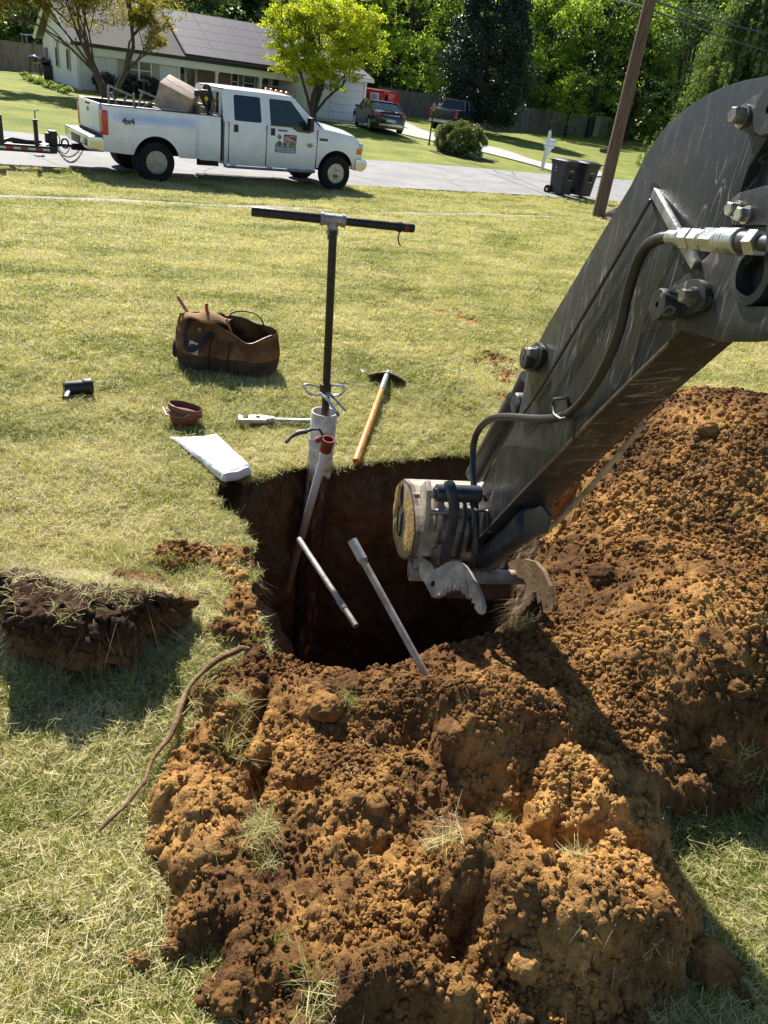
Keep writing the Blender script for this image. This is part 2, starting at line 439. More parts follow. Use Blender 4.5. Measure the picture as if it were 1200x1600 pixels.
# ground material: soil / lawn mixed by the soil attribute
def soil_color(t, v):
    n1 = noise(t, 2.3, 5, .6, v); n2 = noise(t, 26, 5, .65, v); n3 = noise(t, 130, 3, .6, v)
    c = ramp(t, n1, [(.32, (.085, .045, .020)), (.45, (.205, .112, .042)), (.57, (.40, .228, .078)), (.73, (.58, .37, .135))])
    c = mix(t, .75, c, ramp(t, n2, [(.28, (.42, .30, .22)), (.5, (.95, .90, .84)), (.72, (1.30, 1.22, 1.12))]), 'MULTIPLY')
    c = mix(t, .5, c, ramp(t, n3, [(.3, (.6, .55, .5)), (.6, (1.1, 1.08, 1.05))]), 'MULTIPLY')
    dk = ramp(t, noise(t, 5.5, 5, .65, v), [(.52, (0, 0, 0)), (.66, (1, 1, 1))])
    return mix(t, math_(t, 'MULTIPLY', dk, .7), c, (.075, .036, .018))
def lawn_color(t, v):
    n1 = noise(t, .55, 5, .65, v); n2 = noise(t, 4, 6, .7, v); n3 = noise(t, 60, 4, .8, v)
    c = ramp(t, n1, [(.38, (.15, .17, .045)), (.52, (.23, .22, .075)), (.64, (.33, .28, .13))])
    c = mix(t, .55, c, ramp(t, n2, [(.33, (.11, .15, .03)), (.52, (.21, .20, .07)), (.68, (.36, .31, .17))]))
    return mix(t, .6, c, ramp(t, n3, [(.3, (.35, .35, .3)), (.6, (1.3, 1.3, 1.2))]), 'MULTIPLY')
mg, t, b, _ = node_mat('ground')
v = pos(t)
sc_ = soil_color(t, v); lc = lawn_color(t, v)
# greener far lawn beyond the road
q_ = N_(t, 'ShaderNodeVectorMath', operation='DOT_PRODUCT'); t.links.new(v, q_.inputs[0]); q_.inputs[1].default_value = (N2[0], N2[1], 0)
qf = N_(t, 'ShaderNodeMapRange', n1=16.0, n2=26.0, n3=0, n4=1); t.links.new(q_.outputs['Value'], qf.inputs[0])
far = ramp(t, noise(t, .5, 5, .7, v), [(.35, (.13, .17, .035)), (.55, (.23, .25, .05)), (.7, (.33, .31, .085))])
far = mix(t, .5, far, ramp(t, noise(t, 9, 5, .75, v), [(.3, (.5, .5, .4)), (.65, (1.3, 1.3, 1.2))]), 'MULTIPLY')
lc = mix(t, qf.outputs[0], lc, far)
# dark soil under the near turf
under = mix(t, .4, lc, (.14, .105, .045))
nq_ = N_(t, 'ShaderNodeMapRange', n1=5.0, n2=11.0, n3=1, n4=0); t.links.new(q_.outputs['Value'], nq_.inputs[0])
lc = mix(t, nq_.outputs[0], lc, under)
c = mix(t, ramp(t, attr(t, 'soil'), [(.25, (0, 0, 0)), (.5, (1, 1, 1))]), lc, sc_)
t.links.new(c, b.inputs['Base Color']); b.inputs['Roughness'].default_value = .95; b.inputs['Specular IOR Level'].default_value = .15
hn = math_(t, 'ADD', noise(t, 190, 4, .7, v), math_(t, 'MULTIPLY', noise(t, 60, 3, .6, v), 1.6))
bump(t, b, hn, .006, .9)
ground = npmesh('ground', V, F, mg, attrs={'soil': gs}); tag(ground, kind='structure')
# ---- pit: walls and floor as one sheet hung inside the lip
def resample(P, d):
    out = []
    for i in range(len(P)):
        a, b2 = P[i], P[(i + 1) % len(P)]; L = np.hypot(*(b2 - a)); n = max(1, int(L / d))
        for k in range(n): out.append(a + (b2 - a) * k / n)
    return np.array(out)
R_ = resample(PIT, .014); nR = len(R_)
tan = np.roll(R_, -4, 0) - np.roll(R_, 4, 0); nrm = np.c_[tan[:, 1], -tan[:, 0]]; nrm /= np.linalg.norm(nrm, axis=1)[:, None]
if polysd(np.array([R_[0, 0] + nrm[0, 0] * .05]), np.array([R_[0, 1] + nrm[0, 1] * .05]), PIT)[0] > 0: nrm = -nrm
CAS = G(497, 735)[:2] + np.array([0, .05]); LWP = G(350, 800)[:2]
DEPTH = 1.75; ctr = PIT.mean(0)
zt, _ = terrain(R_[:, 0] - nrm[:, 0] * .025, R_[:, 1] - nrm[:, 1] * .025)
rows = []; arc = np.cumsum(np.r_[0, np.hypot(*np.diff(R_, axis=0).T)])
levels = np.r_[np.linspace(0, .16, 9), np.linspace(.18, DEPTH, 70)]
for i, dpt in enumerate(levels):
    ins = -.03 + smooth(0, .10, dpt) * .02 + .07 * smooth(.1, 1.0, dpt)
    rough_ = (fbm(arc * 7, np.full(nR, dpt * 5.0) + 3, 4, 91) - .45) * .19 * smooth(.02, .25, dpt) + (worley(arc * 16, np.full(nR, dpt * 16.0), 8)[0] - .4) * .034 + (fbm(arc * 40, np.full(nR, dpt * 9.), 2, 33) - .4) * .02
    # recess for the well casing, slumped wall at the left, bucket scrapes on the right wall
    ins = ins - .20 * np.exp(-((R_[:, 0] - CAS[0]) ** 2 + (R_[:, 1] - CAS[1]) ** 2) / .11 ** 2)
    lw_ = np.exp(-((R_[:, 0] - LWP[0]) ** 2 + (R_[:, 1] - LWP[1]) ** 2) / .38 ** 2)
    ins = ins + lw_ * (.26 * smooth(.06, .7, dpt))
    sc_r = smooth(.50, .56, R_[:, 0]) * (np.abs(((R_[:, 1] * 6.5) % 1) - .5) - .25) * .10 * smooth(.02, .2, dpt); rough_x = sc_r
    P = R_ + nrm * (ins + rough_ + rough_x)[:, None]
    rows.append(np.c_[P, zt * max(0, 1 - dpt * 4) - dpt - .006])
for k in range(1, 14):
    s = 1 - k / 14; P = ctr + (rows[len(levels) - 1][:, :2] - ctr) * s
    rows.append(np.c_[P, np.full(nR, -DEPTH) + (fbm(P[:, 0] * 7, P[:, 1] * 7, 4, 55) - .2) * .35 * smooth(0, 3, k)])
Vp = np.concatenate(rows); nrw = len(rows); idx = np.arange(nrw * nR).reshape(nrw, nR)
Fp = np.stack([idx[:-1], np.roll(idx[:-1], -1, 1), np.roll(idx[1:], -1, 1), idx[1:]], -1).reshape(-1, 4)
mp, t, b, _ = node_mat('pit_soil'); v = pos(t)
sx = N_(t, 'ShaderNodeSeparateXYZ'); t.links.new(v, sx.inputs[0])
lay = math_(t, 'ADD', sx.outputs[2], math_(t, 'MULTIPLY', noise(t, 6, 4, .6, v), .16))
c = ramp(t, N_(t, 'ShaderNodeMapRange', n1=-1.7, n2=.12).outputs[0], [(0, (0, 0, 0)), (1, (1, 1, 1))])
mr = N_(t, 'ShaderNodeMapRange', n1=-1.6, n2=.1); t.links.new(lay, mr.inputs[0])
c = ramp(t, mr.outputs[0], [(.0, (.04, .022, .011)), (.55, (.095, .052, .023)), (.80, (.20, .112, .046)), (.93, (.11, .062, .028)), (1, (.06, .037, .019))])  # lowest soil darkened to paint the deep shade of the pit
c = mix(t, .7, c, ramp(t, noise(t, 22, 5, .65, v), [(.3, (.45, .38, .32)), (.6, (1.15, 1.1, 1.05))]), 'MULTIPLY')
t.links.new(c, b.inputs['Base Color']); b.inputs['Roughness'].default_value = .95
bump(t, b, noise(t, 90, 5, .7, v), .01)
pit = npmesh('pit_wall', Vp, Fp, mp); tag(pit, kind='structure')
# ================================================================= grass, straw, soil crumbs (nobody could count them)
rng = np.random.default_rng(4)
def gn_scatter(name, P, rot, scl, src, mat_label=None, attrs=None):
    me = bpy.data.meshes.new(name); P = np.asarray(P, np.float32); me.vertices.add(len(P)); me.vertices.foreach_set('co', P.ravel())
    a = me.attributes.new('rot', 'FLOAT_VECTOR', 'POINT'); a.data.foreach_set('vector', np.ascontiguousarray(rot, np.float32).ravel())
    a = me.attributes.new('scl', 'FLOAT', 'POINT'); a.data.foreach_set('value', np.ascontiguousarray(scl, np.float32))
    o = bpy.data.objects.new(name, me); C.objects.link(o)
    g = bpy.data.node_groups.new(name, 'GeometryNodeTree')
    g.interface.new_socket('Geometry', in_out='INPUT', socket_type='NodeSocketGeometry'); g.interface.new_socket('Geometry', in_out='OUTPUT', socket_type='NodeSocketGeometry')
    gi = g.nodes.new('NodeGroupInput'); go = g.nodes.new('NodeGroupOutput')
    iop = g.nodes.new('GeometryNodeInstanceOnPoints')
    gg = g.nodes.new('GeometryNodeGeometryToInstance')
    for s in src[::-1]:
        oi = g.nodes.new('GeometryNodeObjectInfo'); oi.inputs[0].default_value = s; g.links.new(oi.outputs['Geometry'], gg.inputs[0])
    g.links.new(gi.outputs[0], iop.inputs['Points']); g.links.new(gg.outputs[0], iop.inputs['Instance'])
    iop.inputs['Pick Instance'].default_value = True
    ri = g.nodes.new('FunctionNodeRandomValue'); ri.data_type = 'INT'; ri.inputs[4].default_value = 0; ri.inputs[5].default_value = len(src) - 1
    g.links.new(ri.outputs[2], iop.inputs['Instance Index'])
    for nme, dt, sk in (('rot', 'FLOAT_VECTOR', 'Rotation'), ('scl', 'FLOAT', 'Scale')):
        na_ = g.nodes.new('GeometryNodeInputNamedAttribute'); na_.data_type = dt; na_.inputs[0].default_value = nme
        g.links.new(na_.outputs[0], iop.inputs[sk])
    g.links.new(iop.outputs[0], go.inputs[0])
    md = o.modifiers.new('scatter', 'NODES'); md.node_group = g
    return o
def blades(n, rad, hmin, hmax, wid, lean, seed, flatn=0, wmul=1.0):
    r = np.random.default_rng(seed); V = []; F = []; tone = []
    for i in range(n + flatn):
        fl = i >= n
        a = r.uniform(0, 2 * PI); d = rad * math.sqrt(r.random()); x, y = d * math.cos(a), d * math.sin(a)
        az = r.uniform(0, 2 * PI); h = r.uniform(hmin, hmax) * (1.2 if fl else 1); ln = r.uniform(.1, lean)
        dx, dy = math.cos(az), math.sin(az); px, py = -dy, dx; w_ = wid * r.uniform(.7, 1.3) * wmul; b = len(V)
        if fl:
            z0 = r.uniform(.002, hmax * .55); dz = r.uniform(-.25, .25)
            pts = [(x + dx * h * s, y + dy * h * s, z0 + dz * h * s + .004 * math.sin(s * 3)) for s in (-.5, 0, .5)]
        else:
            pts = [(x + dx * h * ln * s * s, y + dy * h * ln * s * s, -.004 + h * s * (1 - .25 * ln * s)) for s in (0, .5, 1)]
        for (X, Y, Z), ww in zip(pts, (1, .85, .12)):
            V += [(X - px * w_ * ww / 2, Y - py * w_ * ww / 2, Z), (X + px * w_ * ww / 2, Y + py * w_ * ww / 2, Z)]
        F += [(b, b + 1, b + 3, b + 2), (b + 2, b + 3, b + 5, b + 4)]
        tn = (.66 + .5 * r.random()) if fl else r.random() ** 1.3 * .8
        tone += [tn] * 6
    return V, F, tone
mgr, t, b, out = node_mat('grass'); v = pos(t)
n1 = noise(t, 1.1, 5, .65, v); n0 = noise(t, 5.5, 4, .6, v)
_m = t.nodes.new('ShaderNodeMapping'); _m.inputs['Rotation'].default_value = (0, 0, -.35); t.links.new(v, _m.inputs['Vector']); _m2 = stretch(t, _m.outputs[0], (.35, 1.7, 1)); n9 = noise(t, 1.3, 4, .6, _m2)
f = math_(t, 'ADD', math_(t, 'MULTIPLY', attr(t, 'tone'), .50), math_(t, 'ADD', math_(t, 'ADD', math_(t, 'ADD', math_(t, 'MULTIPLY', n1, 1.35), math_(t, 'MULTIPLY', n9, .75)), -.53), math_(t, 'MULTIPLY', n0, .45)))
c = ramp(t, math_(t, 'MULTIPLY', f, .588), [(.33, (.10, .16, .022)), (.42, (.21, .26, .045)), (.49, (.38, .37, .11)), (.58, (.55, .48, .23)), (.76, (.68, .61, .39))])
q_ = N_(t, 'ShaderNodeVectorMath', operation='DOT_PRODUCT'); t.links.new(v, q_.inputs[0]); q_.inputs[1].default_value = (N2[0], N2[1], 0)
t.links.new(c, b.inputs['Base Color']); b.inputs['Roughness'].default_value = .6; b.inputs['Specular IOR Level'].default_value = .25
tr = t.nodes.new('ShaderNodeBsdfTranslucent'); t.links.new(mix(t, 1.0, c, (1.25, 1.35, .7), 'MULTIPLY'), tr.inputs[0])
ms = t.nodes.new('ShaderNodeMixShader'); ms.inputs[0].default_value = .38; t.links.new(b.outputs[0], ms.inputs[1]); t.links.new(tr.outputs[0], ms.inputs[2]); t.links.new(ms.outputs[0], out.inputs[0])
def tuft(name, *a, **k):
    V, F, tone = blades(*a, **k)
    o = npmesh(name, V, F, mgr, attrs={'tone': np.array(tone)}); C.objects.unlink(o); return o
near_t = [tuft('grass_tuft', 26, .034, .012, .031, .0018, 1.4, s, flatn=11) for s in range(5)] + [tuft('grass_tuft', 16, .03, .02, .055, .0025, 1.5, 50 + s, flatn=6) for s in range(1)]
far_t = [tuft('grass_tuft', 26, .075, .016, .045, .006, 1.3, 100 + s, flatn=12) for s in range(4)]
tall_t = [tuft('grass_tuft', 34, .05, .04, .12, .0024, 1.6, 200 + s, flatn=6) for s in range(3)]
straw_t = [tuft('dry_straw', 4, .05, .015, .045, .0018, 2.2, 300 + s, flatn=14) for s in range(3)]
def scatter_pts(n, a0, a1, q0, q1, keep):
    a = rng.uniform(a0, a1, n); q = rng.uniform(q0, q1, n)
    x = a * D2[0] + q * N2[0]; y = a * D2[1] + q * N2[1]
    d = np.hypot(x, y); k = keep(x, y, d) & (y > .3) & (np.abs(x) < .35 + y * .62)
    x, y = x[k], y[k]
    z, s = terrain(x, y)
    pn = np.full(len(x), 9.); nn = (np.abs(x) < 2) & (y > 1) & (y < 5); pn[nn] = polysd(x[nn], y[nn], PIT)
    q = x * N2[0] + y * N2[1]
    k = (pn > -.004) & ~((q > 14.1) & (q < 14.66)) & (q < 18.9)
    return x[k], y[k], z[k], s[k], pn[k], q[k]
# near lawn
x, y, z, s, pn, q = scatter_pts(400000, -2, 9, -1, 9, lambda x, y, d: rng.random(len(x)) < np.clip((2.6 / np.maximum(d, .1)) ** 1.2, 0, 1))
k = (s < .35) | (rng.random(len(s)) < np.where(s < .8, .10, .0))
dry = fbm(x * 3, y * 3, 3, 91) > .62
k &= ~(dry & (rng.random(len(x)) < .35))
x, y, z, s, pn = x[k], y[k], z[k], s[k], pn[k]
r3 = lambda n, tl: np.c_[rng.normal(0, tl, n), rng.normal(0, tl, n), rng.uniform(0, 6.283, n)]
sc = rng.uniform(.7, 1.25, len(x)) * .84 * (.75 + .9 * fbm(x * 4, y * 4, 3, 19))
sc *= 1 + .35 * smooth(2.6, 6, np.hypot(x, y))
gr = gn_scatter('lawn_grass', np.c_[x, y, z], r3(len(x), .25), sc, near_t); tag(gr, kind='stuff')
# farther lawn and the verge
x, y, z, s, pn, q = scatter_pts(420000, -9, 22, -2, 18.9, lambda x, y, d: (d > 5) & (rng.random(len(x)) < np.clip((7.0 / np.maximum(d, .1)) ** 1.3, 0, 1)))
k = (s < .4); x, y, z = x[k], y[k], z[k]; d = np.hypot(x, y)
gr = gn_scatter('lawn_grass', np.c_[x, y, z], r3(len(x), .2), rng.uniform(.6, 1.1, len(x)) * (.8 + d * .035), far_t); tag(gr, kind='stuff')
# longer tufts: beside the turf clump, along the pit lip, on the soil
cand = []
def patch(px, py, r, n, h=0.0, ry=None):
    P = G(px, py, h); a = rng.uniform(0, 6.283, n); rr = np.sqrt(rng.random(n)); cand.append(np.c_[P[0] + r * rr * np.cos(a), P[1] + (ry or r) * rr * np.sin(a)])
patch(150, 870, .22, 36, ry=.10); patch(240, 905, .12, 20); patch(60, 850, .2, 14); patch(300, 1090, .1, 8); patch(395, 1300, .045, 9, .08); patch(415, 1350, .02, 3, .08)
patch(790, 1265, .03, 4, .15); patch(700, 1330, .035, 5, .15); patch(1100, 1560, .06, 10); patch(505, 1560, .05, 6, .1); patch(900, 1320, .03, 3, .25); patch(375, 1120, .04, 6, .1); patch(540, 1110, .03, 5, .08); patch(800, 1010, .05, 7); patch(1180, 1260, .1, 14)
patch(350, 1180, .02, 3, .1); patch(430, 1460, .02, 2, .1)
cp = np.concatenate(cand)
lip = R_[::4] - nrm[::4] * rng.uniform(.0, .03, (len(R_[::4]), 1)); lip = lip[(rng.random(len(lip)) < .6)]
cp = np.concatenate([cp, lip]); z, s = terrain(cp[:, 0], cp[:, 1])
kk = np.r_[np.ones(len(cp) - len(lip), bool), s[len(cp) - len(lip):] < .6]; cp = cp[kk]; z = z[kk]
gr = gn_scatter('long_grass', np.c_[cp, z], r3(len(cp), .45), rng.uniform(.4, .8, len(cp)), tall_t); tag(gr, kind='stuff')
# crumbs of soil
def crumb(seed, sub=2):
    bm = bmesh.new(); bmesh.ops.create_icosphere(bm, subdivisions=sub, radius=1); r = np.random.default_rng(seed)
    ax = r.uniform(.65, 1.1, 3); o = r.uniform(0, 99)
    for v_ in bm.verts:
        p = v_.co.copy(); n_ = 1 + 1.2 * (float(fbm(np.array([p.x * 1.3 + o + p.z]), np.array([p.y * 1.3 - p.z * .8]), 3, seed)[0]) - .45) + .45 * (float(vnoise(np.array([p.x * 4 + o + p.z * 3]), np.array([p.y * 4 + p.z]), seed)[0]) - .5)
        v_.co = Vector((p.x * ax[0], p.y * ax[1], p.z * ax[2])) * n_
    me = bpy.data.meshes.new('soil_crumb'); bm.to_mesh(me); bm.free(); me.materials.append(msoil)
    o_ = bpy.data.objects.new('soil_crumb', me); return o_
msoil, t, b, _ = node_mat('loose_soil'); v = pos(t); t.links.new(soil_color(t, v), b.inputs['Base Color']); b.inputs['Roughness'].default_value = .95; b.inputs['Specular IOR Level'].default_value = .12
bump(t, b, noise(t, 160, 4, .7, v), .006, .9)
crs = [crumb(i) for i in range(6)]
n = 1500000; a = rng.uniform(-1, 7, n); q = rng.uniform(-1, 5, n); x = a * D2[0] + q * N2[0]; y = a * D2[1] + q * N2[1]
k = (y > .3) & (np.abs(x) < .3 + y * .62); x, y = x[k], y[k]; z, s = terrain(x, y); pn = polysd(x, y, PIT); d = np.hypot(x, y)
k = (pn > .0) & ((s > .45) | ((s > .01) & (rng.random(len(s)) < .5)) | (rng.random(len(s)) < .006)) & (rng.random(len(s)) < np.clip((1.9 / d) ** 1.5, 0, 1)); x, y, z, d = x[k], y[k], z[k], d[k]
dens = smooth(.3, .6, fbm(x * 4, y * 4, 3, 99)); k = rng.random(len(x)) < .18 + .82 * dens; x, y, z, d = x[k], y[k], z[k], d[k]
sc = (.0018 + .0085 * rng.random(len(x)) ** 4.2) * (1 + .10 * d)
cr = gn_scatter('soil_crumbs', np.c_[x, y, z + .006 + sc * .3], rng.uniform(0, 6.28, (len(x), 3)), sc, crs); tag(cr, kind='stuff')
print('COUNTS crumbs', len(x))
# dry straw and roots lying on the soil and lawn
x, y, z, s, pn, q = scatter_pts(9000, -1, 6, -1, 7, lambda x, y, d: rng.random(len(x)) < np.clip((2.2 / np.maximum(d, .1)) ** 1.2, 0, 1))
k = (s < .3) | (rng.random(len(s)) < .05); x, y, z = x[k], y[k], z[k]
gr = gn_scatter('dry_straw', np.c_[x, y, z + .008], r3(len(x), .3), rng.uniform(.6, 1.3, len(x)), straw_t); tag(gr, kind='stuff')
# ================================================================= sidewalk, road, driveways
def sheet(name, q0, q1, a0, a1, lift, mat, th=.0, edge=0.0, seed=0, na=400, nq=14):
    A = np.linspace(a0, a1, na); V = []
    for j in range(nq):
        s = j / (nq - 1)
        wq = (fbm(A * 1.3, np.full(na, seed + 1.), 4, seed) - .45) * edge + (fbm(A * 9, np.full(na, seed + 1.), 2, seed) - .4) * edge * .3
        wq2 = (fbm(A * 1.3, np.full(na, seed + 9.), 4, seed + 5) - .45) * edge
        q = (q0 + wq) * (1 - s) + (q1 + wq2) * s
        x = A * D2[0] + q * N2[0]; y = A * D2[1] + q * N2[1]; z, _ = terrain(x, y)
        V.append(np.c_[x, y, z + lift])
    V = np.concatenate(V); idx = np.arange(na * nq).reshape(nq, na)
    F = np.stack([idx[:-1, :-1], idx[:-1, 1:], idx[1:, 1:], idx[1:, :-1]], -1).reshape(-1, 4)
    o = npmesh(name, V, F, mat); tag(o, kind='structure'); return o
mr_, t, b, _ = node_mat('asphalt'); v = pos(t)
c = ramp(t, noise(t, .9, 5, .6, v), [(.35, (.23, .225, .22)), (.65, (.31, .305, .30))])
c = mix(t, .6, c, ramp(t, noise(t, 45, 3, .8, v), [(.3, (.55, .55, .55)), (.65, (1.25, 1.25, 1.25))]), 'MULTIPLY')
ck = N_(t, 'ShaderNodeTexVoronoi', feature='DISTANCE_TO_EDGE', i_Scale=.22); t.links.new(v, ck.inputs['Vector'])
c = mix(t, ramp(t, ck.outputs[0], [(.0, (1, 1, 1)), (.006, (0, 0, 0))]), c, (.09, .09, .09))
t.links.new(c, b.inputs['Base Color']); b.inputs['Roughness'].default_value = .9; bump(t, b, noise(t, 70, 3, .8, v), .008)
MASPH = mr_
MCONC = M('concrete', (.36, .34, .30), .9, var=.25, scale=3, bmp=.004, bscale=50, obj=False, spec=.2)
MDRIVE = M('driveway_concrete', (.46, .45, .43), .9, var=.18, scale=1.2, bmp=.004, bscale=40, obj=False, spec=.2)
sheet('sidewalk', 14.15, 14.55, -25, 40, .010, MCONC, edge=.42, seed=3)
sheet('road', 19.0, 25.7, -60, 140, .03, MASPH, edge=.35, seed=8, na=900, nq=24)
def drape(name, outer, lift, mat, step=.5, kind='structure'):
    """flat sheet following the ground inside a polygon given in plan"""
    P = np.array(outer); x0, y0 = P.min(0); x1, y1 = P.max(0)
    bm = bmesh.new(); vs = [bm.verts.new((p[0], p[1], 0)) for p in P]; bm.faces.new(vs)
    for ax, lo, hi in ((0, x0, x1), (1, y0, y1)):
        k = lo + step
        while k < hi:
            no = (1, 0, 0) if ax == 0 else (0, 1, 0); co = (k, 0, 0) if ax == 0 else (0, k, 0)
            bmesh.ops.bisect_plane(bm, geom=bm.verts[:] + bm.edges[:] + bm.faces[:], plane_co=co, plane_no=no); k += step
    xs = np.array([v_.co.x for v_ in bm.verts]); ys = np.array([v_.co.y for v_ in bm.verts]); zs, _ = terrain(xs, ys)
    for v_, z_ in zip(bm.verts, zs): v_.co.z = z_ + lift
    bmesh.ops.recalc_face_normals(bm, faces=bm.faces[:])
    me = bpy.data.meshes.new(name); bm.to_mesh(me); bm.free(); me.materials.append(mat)
    o = bpy.data.objects.new(name, me); C.objects.link(o); tag(o, kind=kind); return o
def gxy(*p): return [tuple(G(x, y)[:2]) for x, y in p]
drv = catmull([(*p, 0) for p in gxy((905, 281), (842, 262), (760, 240), (690, 224), (610, 207), (540, 196), (492, 189))], 5)
drv = [tuple(p[:2]) for p in drv]
top_ = catmull([(*p, 0) for p in gxy((505, 179), (560, 188), (625, 190), (665, 206), (725, 222), (790, 236), (850, 255), (960, 273))], 5)
drape('driveway', drv + [tuple(p[:2]) for p in top_][::1], .045, MDRIVE, .6)
# ================================================================= excavator arm with bucket and thumb
class Plane:
    def __init__(s, p1, p2=None, p3=None, nrm=None):
        s.o = np.array(p1, float)
        s.n = np.array(nrm, float) if nrm is not None else np.cross(np.array(p2) - s.o, np.array(p3) - s.o)
        s.n /= np.linalg.norm(s.n)
        if s.n @ (np.array([0, 0, CAMH]) - s.o) > 0: s.n = -s.n          # normal points away from the viewer
        u = np.cross(s.n, [0, 0, 1.]); s.u = u / np.linalg.norm(u); s.v = np.cross(s.u, s.n)
    def P(s, px, py, off=0.0):
        r = ray(px, py); o = np.array([0, 0, CAMH]); return o + r * (((s.o + s.n * off - o) @ s.n) / (r @ s.n))
    def uv(s, px, py, off=0.0):
        p = s.P(px, py, off) - s.o; return (p @ s.u, p @ s.v)
    def prism(s, mb, pts, th, off=0.0, holes=None, bev=0.0):
        return mb.prism([s.uv(*p, off) for p in pts], s.u, s.v, s.n, s.o + s.n * off, th, [[s.uv(*p, off) for p in h] for h in holes] if holes else None, bev)
    def circ(s, c, r, k=20, rx=1, a0=0):
        x, y = s.uv(*c); return [(x + rx * r * math.cos(2 * PI * i / k + a0), y + r * math.sin(2 * PI * i / k + a0)) for i in range(k)]
def arcpx(P, n=4): return [tuple(p[:2]) for p in catmull([(a, b_, 0) for a, b_ in P], n)]
AANG = math.radians(13); an = np.array([math.cos(AANG), math.sin(AANG), 0]); ad = np.array([-math.sin(AANG), math.cos(AANG), 0])
AR = Plane(an * .85, nrm=an)
# worn dark paint
mx, t, b, _ = node_mat('worn_black_paint'); v = pos(t)
base = ramp(t, noise(t, 3.0, 5, .6, v), [(.35, (.013, .0145, .018)), (.65, (.032, .034, .039))])
def scratch(rot, sc, st, lo, hi, dist=1.5):
    mp_ = t.nodes.new('ShaderNodeMapping'); mp_.inputs['Rotation'].default_value = rot; mp_.inputs['Scale'].default_value = st; t.links.new(v, mp_.inputs['Vector'])
    n = N_(t, 'ShaderNodeTexNoise', i_Scale=sc, i_Detail=3, i_Roughness=.5, i_Distortion=dist); t.links.new(mp_.outputs[0], n.inputs['Vector'])
    return ramp(t, n.outputs[0], [(lo, (0, 0, 0)), (hi, (1, 1, 1))])
zone = ramp(t, noise(t, 2.6, 4, .6, v), [(.42, (0, 0, 0)), (.62, (1, 1, 1))])
def iso(rot, sc, st, wd, msc, mlo, mhi, dist):
    mp_ = t.nodes.new('ShaderNodeMapping'); mp_.inputs['Rotation'].default_value = rot; mp_.inputs['Scale'].default_value = st; t.links.new(v, mp_.inputs['Vector'])
    n = N_(t, 'ShaderNodeTexNoise', i_Scale=sc, i_Detail=1, i_Roughness=.4, i_Distortion=dist); t.links.new(mp_.outputs[0], n.inputs['Vector'])
    ln = ramp(t, n.outputs[0], [(.5 - wd, (0, 0, 0)), (.5, (1, 1, 1)), (.5 + wd, (0, 0, 0))])
    mk = ramp(t, noise(t, msc, 3, .6, mp_.outputs[0]), [(mlo, (0, 0, 0)), (mhi, (1, 1, 1))]); return mix(t, 1.0, ln, mk, 'MULTIPLY')
s1 = iso((.15, 0, 0), 6, (1, 4.5, .55), .014, 5, .44, .54, .25); s2 = iso((-.85, .1, 0), 7, (1, 5, .5), .012, 6, .48, .57, .2); s3 = iso((.75, 0, 0), 9, (1, 5, .6), .012, 7, .48, .58, .3)
scuff = ramp(t, noise(t, 22, 5, .75, stretch(t, v, (1, 2.5, .6))), [(.60, (0, 0, 0)), (.74, (1, 1, 1))]); s3 = mix(t, 1.0, s3, mix(t, .5, scuff, (0, 0, 0)), 'ADD')
sall = mix(t, 1.0, mix(t, 1.0, s1, s2, 'ADD'), s3, 'ADD')
sall = math_(t, 'MULTIPLY', sall, math_(t, 'ADD', math_(t, 'MULTIPLY', zone, .8), .2))
spk = ramp(t, noise(t, 170, 2, .5, v), [(.68, (0, 0, 0)), (.73, (1, 1, 1))])
spk = math_(t, 'MULTIPLY', spk, zone)
sall = math_(t, 'MAXIMUM', sall, math_(t, 'MULTIPLY', spk, .55))
c = mix(t, math_(t, 'MULTIPLY', sall, .62), base, (.40, .39, .36))
dust = ramp(t, noise(t, 7, 6, .65, v), [(.5, (0, 0, 0)), (.75, (1, 1, 1))])
c = mix(t, math_(t, 'MULTIPLY', dust, .22), c, (.16, .12, .085))
t.links.new(c, b.inputs['Base Color']); b.inputs['Specular IOR Level'].default_value = .34
rr = N_(t, 'ShaderNodeMapRange', n1=.35, n2=.65, n3=.34, n4=.55); t.links.new(noise(t, 11, 4, .6, v), rr.inputs[0]); t.links.new(rr.outputs[0], b.inputs['Roughness'])
bump(t, b, noise(t, 35, 4, .6, v), .0015, .5)
MARM = mx
MBLK = M('dark_steel', (.045, .046, .05), .45, 0, .4, 14, .001, 90, obj=False)
MHOSE = M('hose_rubber', (.022, .022, .023), .42, 0, .3, 30, .0008, 160, obj=False)
MZINC = M('zinc_plate', (.62, .61, .55), .34, .85, .35, 25, .0008, 120, obj=False)
MBOLT = M('worn_bolt_steel', (.33, .30, .26), .42, .8, .45, 40, .0008, 160, obj=False)
MDIRTY = M('dirty_steel', (.50, .43, .33), .65, .2, .55, 12, .002, 60, col2=(.20, .16, .12), obj=False)
MCLAY = M('caked_clay', (.44, .285, .11), .95, 0, .4, 20, .006, 70, obj=False, spec=.1)
MBLUE = M('oily_cylinder', (.06, .075, .095), .35, .3, .5, 18, .0012, 70, obj=False)
MCHROME = M('chrome_bar', (.50, .50, .52), .3, .9, .45, 18, .0015, 90, obj=False)
arm = thing('excavator_arm', 'dark scratched excavator arm with hydraulic hose, bucket and toothed thumb reaching into the pit', 'excavator arm', tuple(AR.P(740, 850)[:2]) + (0,))
def inv(parent, o): o.matrix_parent_inverse = Matrix.Translation(-Vector(parent.location)); return o
def apart(mb, name, mat, parent=None, **k):
    p = parent or arm; o = mb.build(name, mat, None, **k); o.parent = p
    root = p
    while root.parent: root = root.parent
    if p is root: o.matrix_parent_inverse = Matrix.Translation(-Vector(root.location))
    return o
TH = .13
